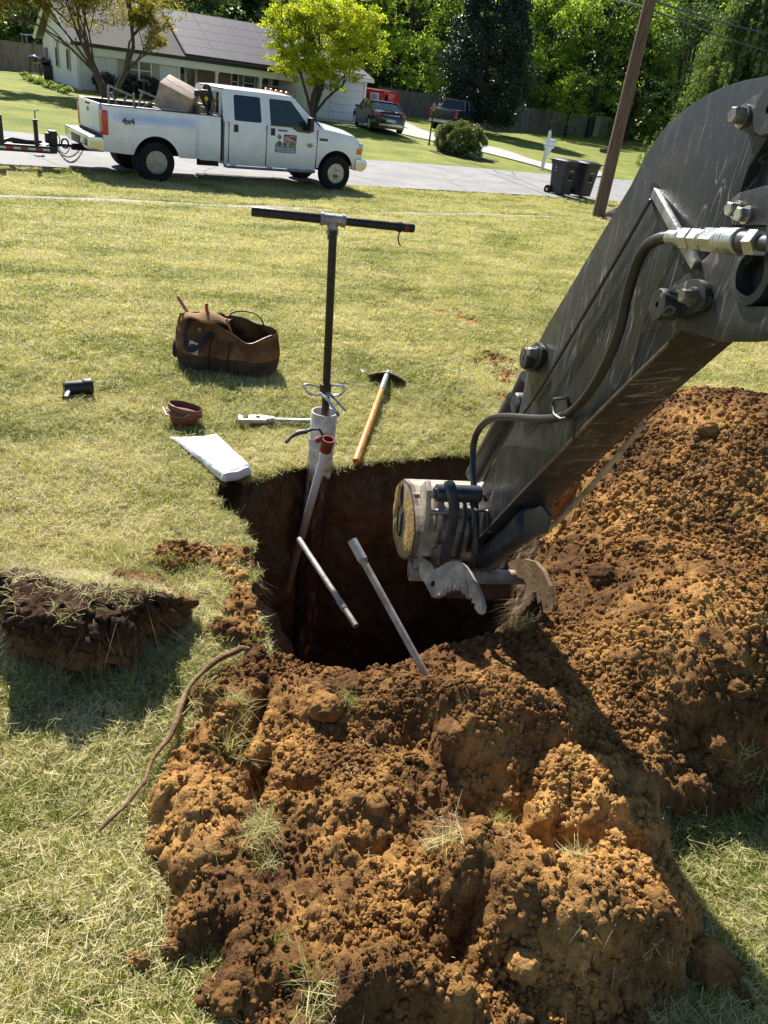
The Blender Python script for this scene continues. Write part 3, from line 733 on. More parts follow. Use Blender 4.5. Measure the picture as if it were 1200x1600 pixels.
side = arcpx([(1290, 96), (1200, 118), (1160, 126), (1120, 140), (1080, 163), (1040, 198), (1012, 238), (985, 290)], 4) + [(940, 365), (900, 433), (855, 508), (838, 540)] \
    + arcpx([(828, 556), (822, 584), (808, 655), (780, 705), (755, 755), (735, 785), (718, 812), (712, 845), (717, 872)], 3)
low = [(717, 873), (742, 848), (843, 740), (946, 633), (1000, 580), (1046, 535), (1080, 505), (1112, 452), (1138, 395), (1146, 330), (1170, 262), (1200, 214), (1290, 150)]
b_ = MB(); slot = [(1022 + 5.5 * math.cos(k * PI / 6) - 1.5 * math.sin(k * PI / 6), 304 + 18 * math.sin(k * PI / 6)) for k in range(12)]
AR.prism(b_, side + low, TH, 0, bev=.0025)
stick = apart(b_, 'stick', MARM, ang=30)
# weld bead along the lower edge
b_ = MB(); b_.tube([AR.P(x, y, -.001) for x, y in ((742, 848), (843, 740), (946, 633), (1046, 535))], .0035, 6); apart(b_, 'weld_bead', MBOLT)
b_ = MB(); AR.prism(b_, [(1022 + 7 * math.cos(k * PI / 8), 303 + 19 * math.sin(k * PI / 8)) for k in range(16)], .003, -.0028); apart(b_, 'slot', M('black_hole', (.004, .004, .004), .9))
# boom head behind the stick (upper right)
b_ = MB(); AR.prism(b_, [(1120, 430), (1140, 330), (1165, 265), (1200, 210), (1330, 60), (1420, 200), (1400, 560), (1230, 545), (1130, 500)], .05, .02, bev=.003)
apart(b_, 'boom_head', MARM)
# gusset plate with pin boss
def arc_uv(c, r, a0, a1, k=6): return [(c[0] + r * math.cos(a0 + (a1 - a0) * i / k), c[1] - r * math.sin(a0 + (a1 - a0) * i / k)) for i in range(k + 1)]
slot2 = [(1330, 372), (1215, 382)] + [(1178, 400), (1160, 420), (1153, 445), (1156, 468), (1168, 477), (1215, 480), (1330, 486)]
gp_ = [(1042, 452), (1052, 444), (1085, 418), (1118, 388), (1160, 384), (1172, 396)] + slot2[2:] + [(1330, 530), (1225, 526), (1170, 533), (1120, 533), (1080, 520), (1050, 512), (1040, 492)]
b_ = MB(); AR.prism(b_, gp_, .022, -.024, bev=.003); apart(b_, 'gusset_plate', MARM)
b_ = MB(); b_.lathe([(.001, 0), (.05, 0), (.05, .05), (.036, .052), (.036, .02), (.001, .02)], AR.P(1215, 432, .02), -an, 32); apart(b_, 'pin_boss', MBLUE)
# pin keepers: lens plates, pin heads, bolts
def keeper(pts, pin, pr, bolt, br, off, ph=.03):
    b_ = MB(); AR.prism(b_, arcpx(pts, 3), .016, off - .016, bev=.004); k = apart(b_, 'pin_keeper', MARM)
    b_ = MB(); p0 = AR.P(*pin, off - .016); b_.lathe([(pr, 0), (pr, ph), (pr * .93, ph + .004), (pr * .18, ph + .004), (pr * .16, ph - .004), (.0005, ph - .004)], p0, -an, 28)
    o = b_.build('pin_head', MARM, None); o.parent = k
    b_ = MB(); p1 = AR.P(*bolt, off - .016); b_.hexbolt(p1, -an, br, .024, 1.3); o = b_.build('bolt', MBOLT, None); o.parent = k
    return k
keeper([(1052, 449), (1075, 437), (1094, 438), (1102, 458), (1096, 482), (1075, 492), (1050, 496), (1036, 490), (1040, 466), (1052, 449)], (1052, 478), .030, (1083, 464), .0135, -.024)
keeper([(826, 545), (838, 534), (846, 545), (845, 560), (836, 574), (822, 580), (815, 570), (820, 553), (826, 545)], (829, 560), .031, (838, 551), .0135, -.002, .018)
keeper([(1148, 178), (1165, 158), (1200, 140), (1280, 120), (1300, 190), (1225, 205), (1175, 210), (1152, 200), (1148, 178)], (1215, 172), .040, (1163, 182), .0145, -.004, .012)
# chrome link bar and hard line
b_ = MB(); p0, p1 = AR.P(1023, 300, -.004), AR.P(1088, 415, -.03); dd = (p1 - p0); L = np.linalg.norm(dd); dd /= L; w_ = np.cross(dd, an); w_ /= np.linalg.norm(w_)
Rm = np.stack([dd, w_, an], 1); b_.box((p0 + p1) / 2, (L, .019, .014), Rm, .003); apart(b_, 'link_bar', MCHROME)
b_ = MB(); b_.tube(catmull([AR.P(1018, 312, -.006), AR.P(1011, 322, -.012), AR.P(975, 385, -.012), AR.P(905, 505, -.012), AR.P(845, 606, -.012), AR.P(812, 655, -.008)], 5), .0042, 8); apart(b_, 'steel_line', MBLK)
b_ = MB(); b_.tube([AR.P(1054, 380, -.003), AR.P(1030, 440, -.002), AR.P(1003, 510, -.002), AR.P(990, 560, -.002)], .0012, 5); apart(b_, 'thin_wire', MBOLT)
# underside details: clevis and thumb cylinder
def UP(px, py, w_): return AR.P(px, py, w_)
b_ = MB(); b_.cyl(AR.P(762, 872, .055), AR.P(822, 822, .060), .042, 20); b_.cyl(AR.P(815, 828, .06), AR.P(830, 815, .06), .047, 20); apart(b_, 'thumb_cylinder', MBLUE)
b_ = MB()
for o_ in (.02, .105): AR.prism(b_, [(818, 800), (845, 790), (858, 806), (850, 832), (832, 838), (818, 832)], .012, o_, bev=.002)
apart(b_, 'clevis_plate', MBLK)
b_ = MB(); b_.tube(catmull([AR.P(1006, 662, .11), AR.P(965, 712, .125), AR.P(925, 758, .125), AR.P(880, 806, .12), AR.P(845, 838, .10)], 5), .0075, 8); apart(b_, 'return_pipe', MDIRTY)
# cylinder in front of the stick nose
b_ = MB(); c0, c1 = AR.P(808, 625, .055), AR.P(742, 742, .06)
b_.cyl(c0, c1, .036, 22); b_.tube([AR.P(826, 590, .06), AR.P(800, 640, .055)], [.03, .028], 14)
cylb = apart(b_, 'bucket_cylinder', MBLK)
b_ = MB(); b_.lathe([(.001, 0), (.030, 0), (.034, .006), (.034, .10), (.030, .106), (.001, .106)], AR.P(803, 630, .005), an, 24); apart(b_, 'rod_eye', MBLK)
b_ = MB(); b_.cyl(AR.P(806, 627, -.004), AR.P(806, 627, .01), .012, 14); apart(b_, 'eye_pin', MBOLT)
# hydraulic hose with crimped fittings
hp = [(1050, 371, -.075), (1028, 374, -.075), (1008, 388, -.07), (993, 418, -.065), (980, 462, -.055), (968, 515, -.05), (947, 568, -.045), (920, 614, -.04), (893, 643, -.032), (868, 653, -.028), (835, 654, -.028), (795, 651, -.028), (768, 654, -.028), (749, 670, -.028), (740, 695, -.028), (739, 735, -.028), (742, 780, -.028), (744, 825, -.028), (742, 862, -.025), (737, 885, -.02)]
hpts = catmull([AR.P(x, y, o_) for x, y, o_ in hp], 6)
b_ = MB(); b_.tube(hpts, .0112, 14); hose = apart(b_, 'hydraulic_hose', MHOSE)
f0, f1 = AR.P(1046, 371, -.075), AR.P(1192, 380, -.075); fd = (f1 - f0); FL = np.linalg.norm(fd); fd /= FL
b_ = MB(); pr = []
for s0, s1, r_ in ((0, .13, .013), (.13, .16, .0155), (.16, .175, .0175), (.175, .2, .0165), (.42, .45, .0175), (.6, .63, .021), (.63, .66, .0205), (.66, .69, .021), (.69, .72, .0205), (.72, .80, .021)):
    b_.lathe([(r_ * .93, s0 * FL), (r_, s0 * FL + .001), (r_, s1 * FL - .001), (r_ * .93, s1 * FL)], f0, fd, 20)
for s0, s1, r_ in ((.2, .30, .0195), (.31, .42, .019), (.46, .6, .0215), (.90, .99, .021)):
    b_.tube([f0 + fd * FL * s0, f0 + fd * (FL * s0 + .0015), f0 + fd * (FL * s1 - .0015), f0 + fd * FL * s1], [r_ * .9, r_, r_, r_ * .9], 6)
apart(b_, 'crimp_fitting', MZINC)
b_ = MB(); b_.cyl(f0 + fd * FL * .78, f0 + fd * FL * .92, .0165, 18); b_.cyl(f0 + fd * FL * .97, f0 + fd * (FL + .12), .012, 14); apart(b_, 'coupling', MBLK)
b_ = MB(); AR.prism(b_, [(1140, 312), (1155, 300), (1192, 290), (1262, 285), (1262, 352), (1142, 352)], .03, -.05, bev=.004)
AR.prism(b_, [(1196, 300), (1262, 292), (1262, 460), (1196, 392)], .02, -.10, bev=.003); vb = apart(b_, 'valve_bracket', MARM)
b_ = MB()
for q in ((1152, 328), (1167, 336)): b_.hexbolt(AR.P(*q, -.05), -an, .0115, .018, 1.25)
apart(b_, 'zinc_bolt', MZINC)
# hose guides
def loop_guide(pts, feet):
    b_ = MB(); b_.tube([AR.P(*p) for p in pts], .0045, 8)
    for f_ in feet: b_.tube([AR.P(*p) for p in f_], .0045, 8)
    apart(b_, 'hose_guide', MBLK)
loop_guide([(889, 632, -.003), (888, 622, -.03), (866, 624, -.05), (863, 632, -.052), (866, 648, -.052), (876, 655, -.05), (896, 652, -.02), (894, 650, -.003)], [[(886, 622, -.04), (889, 636, -.002)], [(893, 652, -.03), (897, 686, -.002)]])
loop_guide([(757, 772, -.003), (740, 773, -.04), (735, 780, -.05), (737, 793, -.05), (745, 798, -.045), (762, 798, -.003)], [[(756, 772, -.02), (758, 782, -.002)], [(761, 797, -.02), (763, 820, -.002)]])
# linkage
b_ = MB(); a0 = at(680, 770, 2.60); b_.lathe([(.001, 0), (.024, 0), (.030, .004), (.030, .155), (.024, .16), (.001, .16)], a0, an, 24); b_.cyl(a0 - an * .006, a0 + an * .01, .018, 16); apart(b_, 'link_pin', MBLUE)
def curved_link(pts, off, wd, th, name, mat):
    P_ = [AR.uv(*p, off) for p in arcpx(pts, 4)]; P_ = np.array(P_); T_ = np.gradient(P_, axis=0); T_ /= np.linalg.norm(T_, axis=1)[:, None]; Nn = np.c_[-T_[:, 1], T_[:, 0]]
    W = np.full(len(P_), wd / 2); W[0] *= .5; W[-1] *= .5
    poly = list(map(tuple, P_ + Nn * W[:, None])) + list(map(tuple, (P_ - Nn * W[:, None])[::-1]))
    b_ = MB(); b_.prism(poly, AR.u, AR.v, AR.n, AR.o + AR.n * off, th, None, .002); apart(b_, name, mat)
b_ = MB(); lk = catmull([at(701, 752, 2.56), at(707, 772, 2.55), at(710, 800, 2.58), at(705, 830, 2.64), at(699, 856, 2.72), at(694, 880, 2.78)], 5); b_.tube(lk, [.016] + [.022] * (len(lk) - 2) + [.016], 8, flat=.55); apart(b_, 'side_link', MBLUE)
b_ = MB(); lk = catmull([at(722, 770, 2.66), at(727, 800, 2.68), at(722, 835, 2.74), at(716, 868, 2.82)], 5); b_.tube(lk, .016, 8, flat=.5); apart(b_, 'side_link', MBLUE)
for pa_, pb3, rr_ in ((at(690, 876, 2.80), at(716, 876, 2.84), .020), (at(664, 800, 2.74), at(700, 800, 2.74), .012), (at(664, 838, 2.80), at(700, 838, 2.80), .014)):
    b_ = MB(); b_.cyl(pa_, pb3, rr_, 14); apart(b_, 'link_rod', MBOLT)
curved_link([(712, 768), (719, 800), (714, 830), (710, 870)], .13, .075, .016, 'side_link', MBLUE)
# bucket (in its own axis: width along the pin direction)
BO = Plane(an * (.85 - .195), nrm=an)
bprof = arcpx([(632, 748), (623, 756), (618, 780), (616, 812), (618, 845), (624, 868), (634, 874), (645, 868)], 4) + [(651, 830), (648, 790), (642, 760)]
buv = np.array([BO.uv(*p) for p in bprof]); bc = buv.mean(0)
bkt = thing('x', None, None); bpy.data.objects.remove(bkt)
b_ = MB(); hole = [(bc[0] + .01 + (.016) * math.cos(k * PI / 8) * .9, bc[1] + .040 * math.sin(k * PI / 8)) for k in range(16)]
b_.prism(list(map(tuple, buv)), BO.u, BO.v, BO.n, BO.o, .016, None, 0); buck = apart(b_, 'bucket', MDIRTY)
b_ = MB(); b_.prism(list(map(tuple, buv)), BO.u, BO.v, BO.n, BO.o + BO.n * .33, .016); b_.build('bucket_side', MDIRTY, None).parent = buck
# shell: thick sheet swept across the width
sh_ = buv; inn = bc + (sh_ - bc) * .93
b_ = MB(); n_ = len(sh_); V_ = []
for o_, ring in ((.0, sh_), (.0, inn), (.34, inn), (.34, sh_)):
    V_ += [BO.o + BO.u * p[0] + BO.v * p[1] + BO.n * o_ for p in ring]
F_ = []
for i in range(n_):
    for a_ in range(4): c_ = (a_ + 1) % 4; i2 = (i + 1) % n_; F_.append((a_ * n_ + i, a_ * n_ + i2, c_ * n_ + i2, c_ * n_ + i))
F_ = [f for f in F_]
b_.add(V_, F_); b_.build('bucket_shell', MDIRTY, None, ang=40).parent = buck
b_ = MB(); b_.prism([(bc[0] + .012 + .020 * math.cos(k * PI / 8) * (1 + .3 * math.sin(k * 2.3)), bc[1] + .052 * math.sin(k * PI / 8) * (1 + .2 * math.cos(k * 1.7))) for k in range(16)], BO.u, BO.v, BO.n, BO.o - BO.n * .003, .004); b_.build('painted_hollow', M('hollow_shade', (.035, .022, .013), .9, 0, .4, 30), None).parent = buck  # flat dark disc paints the shade of an opening in the clay
# clay caked on the side
b_ = MB(); r_ = np.random.default_rng(2)
def clayfn(u, v_):
    a_ = u * 2 * PI; rr_ = .25 + .72 * v_
    P_ = bc + (np.array([np.interp((a_ / (2 * PI)) * (n_ - 1), range(n_), buv[:, 0]), np.interp((a_ / (2 * PI)) * (n_ - 1), range(n_), buv[:, 1])]) - bc) * (.40 + .56 * v_)
    th = .004 + .014 * float(fbm(np.array([P_[0] * 28]), np.array([P_[1] * 28]), 4, 3)[0]) * math.sin(PI * min(1, v_ + .02)) ** .4
    return BO.o + BO.u * P_[0] + BO.v * P_[1] - BO.n * th
b_.grid(clayfn, 60, 12); b_.build('caked_clay', MCLAY, None, ang=60).parent = buck
# mounting plate, ears, coupler blocks
def bpart(pts, off, th, name, mat, bev=.002):
    b_ = MB(); BO.prism(b_, pts, th, 0, bev=bev)
    for k, v3 in enumerate(b_.v): b_.v[k] = tuple(np.array(v3) + an * off)
    o = b_.build(name, mat, None); o.parent = buck; return o
def ear(off, name, mat, th=.02, wide=.10, z0=.20, z1=.52, s0=2.30):
    """plate in the arm's plane direction at a given offset along the pin"""
    b_ = MB(); b_.prism([(s0, z0), (s0 + .03, z0 - .03), (s0 + wide, z0), (s0 + wide + .02, z1 - .05), (s0 + wide - .03, z1), (s0 + .03, z1 - .02), (s0 - .01, (z0 + z1) / 2 + .04)], ad, (0, 0, 1), an, an * (.85 + off), th, None, .003)
    o = b_.build(name, mat, None); o.parent = buck; return o
ear(-.17, 'ear', MDIRTY); ear(-.125, 'coupler_plate', MBOLT, .022, .09, .18, .50, 2.29); 
ear(.10, 'ear', MDIRTY); ear(.15, 'coupler_plate', MDIRTY, .02); 
b_ = MB(); b_.box(an * (.85 + .05) + ad * 2.42 + np.array([0, 0, .32]) - an * .09, (.30, .012, .24), np.stack([an, ad, [0, 0, 1.]], 1), .002)
b_.build('mounting_plate', MDIRTY, None).parent = buck
b_ = MB()
for z_, s_ in ((.24, 2.33), (.42, 2.33)): b_.cyl(an * (.85 - .11) + ad * s_ + np.array([0, 0, z_]), an * (.85 + .16) + ad * s_ + np.array([0, 0, z_]), .022, 16)
for z_ in (.28, .33, .38): b_.box(an * (.85 - .03) + ad * 2.35 + np.array([0, 0, z_]), (.10, .03, .014), np.stack([an, ad, [0, 0, 1.]], 1), .002)
b_.build('cross_pin', MBOLT, None).parent = buck
b_ = MB(); b_.lathe([(.001, 0), (.018, 0), (.03, .02), (.03, .06), (.016, .07), (.016, .085), (.001, .09)], AR.P(684, 880, -.10), (0, 0, 1), 16); b_.build('grease_fitting', MBOLT, None).parent = buck
# thumb
tl = Plane(at(635, 890, 2.88), at(755, 955, 2.46), at(700, 868, 2.70))
z4 = lambda L: [(600 + x / 4.2857, 730 + y / 4.2857) for x, y in L]
teeth = []
for i in range(7):
    x0, y0 = 390 + i * 27, 835 - 22 * math.sin((i / 6) * PI) - (0 if i < 5 else -18 * (i - 4))
    teeth += [(x0, y0 + 8), (x0 + 12, y0 - 26), (x0 + 15, y0 - 4)]
for (x, y) in ((560, 872), (585, 905), (605, 942)): teeth += [(x - 6, y - 30), (x + 8, y - 34), (x, y)]
tp_ = z4([(236, 602), (252, 600), (300, 632), (322, 655), (333, 688), (372, 668), (412, 642), (455, 630), (500, 630), (535, 655), (570, 705), (612, 790), (645, 860), (660, 925), (652, 965), (632, 980)] + teeth[::-1] + [(345, 872), (318, 868), (296, 820), (270, 770), (243, 740), (236, 700)])
b_ = MB(); tl.prism(b_, tp_, .018, bev=0); tine = apart(b_, 'thumb_tine', MDIRTY, sm=False)
b_ = MB(); hc = tl.P(676, 912, -.0015); b_.cyl(hc, hc + tl.n * .002, .011, 14); b_.build('tine_hole', MATS['black_hole'], None).parent = tine
e0, e1 = at(632, 891, 2.93), at(660, 890, 2.90); e1 = e0 + (at(845, 893, 3.04) - e0) * .14
ax_ = at(845, 900, 3.02) - at(650, 897, 2.93); ax_ /= np.linalg.norm(ax_)
b_ = MB(); b_.lathe([(.001, .004), (.030, .004), (.030, 0), (.041, 0), (.041, .07), (.036, .075), (.036, .10), (.001, .10)], at(640, 891, 2.93), ax_, 28); apart(b_, 'thumb_pivot', MDIRTY)
b_ = MB(); b_.lathe([(.028, 0), (.028, .18), (.033, .182), (.033, .2), (.028, .202), (.028, .45)], at(668, 900, 2.92), ax_, 24); apart(b_, 'thumb_tube', MDIRTY)
b_ = MB(); wp = Plane(at(690, 925, 2.95), at(800, 925, 3.0), at(745, 900, 2.97)); wp.prism(b_, [(682, 926), (700, 915), (760, 908), (800, 910), (797, 935), (748, 937), (690, 933)], .02, bev=.002); apart(b_, 'thumb_web', M('rusty_steel', (.20, .10, .045), .8, .1, .5, 14, .002, 60, obj=False))
rt_ = Plane(at(800, 880, 3.0), at(862, 960, 2.72), at(838, 874, 2.84))
b_ = MB(); rt_.prism(b_, [(793, 880), (800, 875), (818, 873), (835, 877), (848, 892), (858, 915), (864, 945), (862, 962), (854, 948), (849, 958), (846, 938), (840, 944), (838, 925), (830, 926), (818, 905), (800, 898)], .018); apart(b_, 'thumb_tine', M('mud_caked_steel', (.30, .20, .10), .8, .1, .5, 14, .002, 60, obj=False), sm=False)
b_ = MB(); b_.lathe([(.001, 0), (.036, 0), (.036, .05), (.001, .05)], at(816, 897, 3.0), ax_, 22); apart(b_, 'tube_end', MDIRTY)
# ================================================================= things around the pit
def pj(P):
    P = np.array(P, float) - np.array([0, 0, CAMH]); z = P @ fw
    return 600 + FPX * (P @ cx_) / z, 800 - FPX * (P @ cy_) / z
def vz(x, y, py):
    lo, hi = -3., 12.
    for _ in range(40):
        m_ = (lo + hi) / 2
        if pj((x, y, m_))[1] > py: lo = m_
        else: hi = m_
    return lo
MPVC = M('muddy_pvc', (.66, .63, .57), .5, 0, .3, 12, .001, 60, col2=(.47, .41, .33), obj=False)
MBPIPE = M('black_iron_pipe', (.040, .032, .028), .42, .4, .45, 25, .0012, 90, obj=False)
MGAL = M('galvanised_iron', (.42, .41, .39), .5, .6, .4, 20, .0015, 90, obj=False)
MGPIPE = M('muddy_galvanised_pipe', (.46, .44, .40), .55, .35, .5, 18, .0012, 70, col2=(.28, .22, .16), obj=False)
MRED = M('red_plastic', (.27, .035, .025), .55, 0, .45, 18, .001, 80, obj=False)
MSILV = M('plated_clamp', (.66, .66, .65), .3, .9, .25, 30, .0006, 120, obj=False)
MBRUB = M('black_rubber', (.018, .018, .020), .5, 0, .3, 30, .0006, 160, obj=False)
cas = np.array([CAS[0], CAS[1], 0]); ctop = vz(cas[0], cas[1], 643)
# well casing: muddy length in the pit, darkened to paint its shade; clean above
mc_, t, b, _ = node_mat('casing'); v = pos(t); sx = N_(t, 'ShaderNodeSeparateXYZ'); t.links.new(v, sx.inputs[0])
lay = math_(t, 'ADD', sx.outputs[2], math_(t, 'MULTIPLY', noise(t, 9, 5, .65, stretch(t, v, (1, 1, .4))), .34))
mr = N_(t, 'ShaderNodeMapRange', n1=-.02, n2=.30); t.links.new(lay, mr.inputs[0])
rust_shade = ramp(t, noise(t, 13, 5, .7, stretch(t, v, (1.6, 1.6, .5))), [(.42, (.045, .022, .014)), (.56, (.13, .055, .032)), (.66, (.42, .36, .29))])
clean = ramp(t, noise(t, 20, 5, .65, v), [(.38, (.50, .45, .37)), (.56, (.74, .72, .67))])
fine = ramp(t, noise(t, 95, 4, .7, v), [(.35, (.80, .76, .70)), (.55, (1, 1, 1))])
t.links.new(mix(t, 1.0, mix(t, ramp(t, mr.outputs[0], [(.5, (0, 0, 0)), (.62, (1, 1, 1))]), rust_shade, clean), fine, 'MULTIPLY'), b.inputs['Base Color']); b.inputs['Roughness'].default_value = .55; bump(t, b, noise(t, 60, 4, .6, v), .002)
wc = thing('well_casing', 'white plastic well casing at the back lip of the pit, rusty where exposed below', 'well casing', tuple(cas))
b_ = MB(); b_.lathe([(.064, -1.75), (.064, -.9), (.064, -.3), (.064, 0), (.064, ctop * .5), (.064, ctop - .003), (.062, ctop), (.057, ctop), (.056, ctop - .003), (.056, ctop - .3)], (0, 0, 0), (0, 0, 1), 40)
b_.build('casing_tube', mc_, wc)
b_ = MB(); b_.lathe([(.0645, ctop * .40), (.067, ctop * .41), (.067, ctop * .52), (.0645, ctop * .53)], (0, 0, 0), (0, 0, 1), 40); b_.build('tape_band', M('grey_tape', (.52, .50, .46), .5, 0, .3, 20, obj=False), wc)
# T handle
base = cas + np.array([.012, -.012, .0]); tz = vz(base[0], base[1], 349); topp = at(521, 349, (np.array([base[0], base[1], tz]) - np.array([0, 0, CAMH])) @ fw)
tt = (topp - np.array([0, 0, CAMH])) @ fw; bot = np.array([base[0], base[1], ctop - .15])
th = thing('pipe_tee_handle', 'black steel pipe with a crossbar on a grey tee, standing in the white casing', 'pipe handle', tuple(base))
def world_build(mb, name, mat, root, **k):
    o = mb.build(name, mat, None, **k); o.parent = root
    r_ = root
    while r_.parent: r_ = r_.parent
    if r_ is root: o.matrix_parent_inverse = (Matrix.Translation(Vector(root.location)) @ Matrix.Rotation(root.rotation_euler[2], 4, 'Z')).inverted()
    return o
WB = world_build
ud = (topp - bot) / np.linalg.norm(topp - bot)
b_ = MB(); b_.tube([bot, topp - ud * .03], .0185, 18); WB(b_, 'riser_pipe', MBPIPE, th)
L0, R0 = at(393, 330, tt - .06), at(647, 357, tt + .10); bd = (R0 - L0) / np.linalg.norm(R0 - L0)
def hollow(p, q, r, ri, n=20, depth=.05):
    m_ = MB(); p = np.array(p, float); q = np.array(q, float); a = q - p; L = np.linalg.norm(a)
    m_.lathe([(ri, depth), (ri, 0), (r * .97, 0), (r, .002), (r, L - .002), (r * .97, L), (ri, L), (ri, L - depth)], p, a, n); return m_
mid = L0 + bd * ((topp - L0) @ bd); off = topp - mid
WB(hollow(L0, mid - bd * .02, .0205, .017), 'crossbar', MBPIPE, th); WB(hollow(mid + bd * .02, R0, .0185, .015), 'crossbar', MBPIPE, th)
b_ = MB(); b_.lathe([(.022, -.055), (.028, -.055), (.028, -.040), (.0245, -.037), (.0245, .037), (.028, .040), (.028, .055), (.022, .055)], mid, bd, 26)
b_.lathe([(.0235, .0), (.0235, .036), (.027, .04), (.027, .06), (.02, .06)], mid, -ud, 26); WB(b_, 'tee_fitting', MGAL, th)
b_ = MB(); r_ = np.random.default_rng(6)
for s_ in (.295, .300, .305): b_.tube([mid + bd * s_ + .0205 * (np.array([0, 0, 1.]) * math.sin(a) + np.cross(bd, [0, 0, 1.]) * math.cos(a)) for a in np.linspace(0, 6.28, 18)], .003, 6)
b_.tube(catmull([mid + bd * .30 - ud * .02, mid + bd * .297 - ud * .05, mid + bd * .302 - ud * .07, mid + bd * .312 - ud * .078], 4), .0032, 6); WB(b_, 'wire_tie', MBRUB, th)
b_ = MB(); e_ = np.linalg.norm(R0 - mid)
b_.cyl(mid + bd * (e_ - .045), mid + bd * (e_ - .028), .0198, 18); WB(b_, 'red_band', MRED, th)
b_ = MB()
for k in range(7): a = k * .9; b_.tube([mid - ud * (.062 + .004 * k) + .0195 * (np.cross(ud, [1, 0, 0]) * math.cos(x) + np.array([1, 0, 0]) * math.sin(x)) for x in np.linspace(a, a + 4, 12)], .0022, 5)
WB(b_, 'thread_tape', MBRUB, th)
# locking clamps
def ptz(px, py, t_): return at(px, py, t_)
tc = (np.array([base[0], base[1], vz(base[0], base[1], 607)]) - np.array([0, 0, CAMH])) @ fw
cl = thing('locking_clamp', 'silver locking C-clamp gripping the black pipe above the casing, handles to the lower right', 'clamp', tuple(ptz(508, 607, tc)))
def flatbar(pts, r, flat=.45, n=8): b_ = MB(); b_.tube(pts, r, n, flat=flat); return b_
jl = [(505, 618), (484, 615), (474, 604), (480, 601), (492, 603), (502, 606)]
jr = [(510, 618), (530, 617), (538, 608), (533, 603), (520, 602), (512, 606)]
b_ = MB(); b_.tube(catmull([ptz(x, y, tc - .03 + .012 * abs(i - 2.5)) for i, (x, y) in enumerate(jl)], 4), .0062, 8); WB(b_, 'clamp_jaw', MSILV, cl)
b_ = MB(); b_.tube(catmull([ptz(x, y, tc - .03 + .012 * abs(i - 2.5)) for i, (x, y) in enumerate(jr)], 4), .0062, 8); WB(b_, 'clamp_jaw', MSILV, cl)
b_ = MB(); pc = ptz(508.5, 606, tc - .0); b_.lathe([(.021, -.022), (.027, -.022), (.029, 0), (.027, .022), (.021, .022)], pc, ud, 16); WB(b_, 'jaw_pad', M('brown_iron', (.09, .045, .03), .6, .4, .4, 20, .001, 80, obj=False), cl)
b_ = MB(); b_.tube(catmull([ptz(500, 614, tc - .04), ptz(512, 624, tc - .06), ptz(520, 636, tc - .08), ptz(527, 646, tc - .09)], 4), [.010] * 4 + [.009] * 4 + [.008] * 5, 8, flat=.6); WB(b_, 'clamp_handle', MSILV, cl)
b_ = MB(); b_.tube(catmull([ptz(511, 613, tc - .03), ptz(522, 622, tc - .05), ptz(532, 633, tc - .06), ptz(540, 642, tc - .06)], 4), [.009] * 4 + [.007] * 4 + [.006] * 5, 8, flat=.6); WB(b_, 'clamp_handle', M('blue_steel', (.25, .30, .36), .35, .8, .4, 20, obj=False), cl)
b_ = MB(); b_.cyl(ptz(526, 644, tc - .09), ptz(529, 650, tc - .092), .0085, 12); WB(b_, 'adjusting_screw', MBOLT, cl)
# red ball valve on the white drop pipe, with black lever
t0 = 3.52; q0, q1 = at(513, 688, t0), at(509, 700, t0 + .01); pt_, pb_ = at(510, 697, t0 + .005), at(441, 950, 4.15)
pd = (pb_ - pt_) / np.linalg.norm(pb_ - pt_)
dp = thing('drop_pipe', 'dirty white plastic pipe slanting into the pit from a red valve with black lever', 'water pipe', tuple(pt_))
b_ = MB(); pp = [pt_ + (pb_ - pt_) * s_ for s_ in np.linspace(0, 1, 14)]; b_.tube(pp, .0185, 16); b_.cyl(pt_ + pd * .01, pt_ + pd * .055, .0215, 16)
mpv, t, bb, _ = node_mat('drop_pipe_plastic'); v = pos(t); sx = N_(t, 'ShaderNodeSeparateXYZ'); t.links.new(v, sx.inputs[0])
lay = math_(t, 'ADD', sx.outputs[2], math_(t, 'MULTIPLY', noise(t, 12, 4, .6, v), .2)); mr = N_(t, 'ShaderNodeMapRange', n1=-.35, n2=.25); t.links.new(lay, mr.inputs[0])
t.links.new(ramp(t, mr.outputs[0], [(0, (.30, .19, .12)), (.25, (.36, .16, .085)), (.5, (.55, .45, .35)), (.8, (.72, .69, .62))]), bb.inputs['Base Color']); bb.inputs['Roughness'].default_value = .5; bump(t, bb, noise(t, 60, 4, .6, v), .001)
WB(b_, 'pipe', mpv, dp)
b_ = MB(); b_.lathe([(.021, .03), (.027, .028), (.0285, .02), (.0285, -.02), (.030, -.022), (.030, -.040), (.024, -.040), (.023, -.02), (.023, -.01)], pt_, pd, 22); b_.lathe([(.001, 0), (.02, 0), (.02, .02), (.001, .02)], pt_ - pd * .005 + np.array([-.03, -.005, .02]), (-.6, 0, .8), 14); vb_ = WB(b_, 'valve_body', MRED, dp)
b_ = MB(); s_ = [at(508, 684, t0 + .01), at(502, 676, t0), at(498, 671, t0 - .01), at(486, 671, t0 - .02), at(478, 674, t0 - .03), at(466, 676, t0 - .04), at(455, 683, t0 - .05), at(446, 692, t0 - .06)]
b_.tube(catmull(s_, 4), [.009] * 4 + [.008] * 4 + [.007] * 4 + [.010] * 4 + [.0135] * 6 + [.0105] * 2 + [.0085] * 4 + [.008], 10, flat=.7); lv = WB(b_, 'valve_lever', MBRUB, dp)
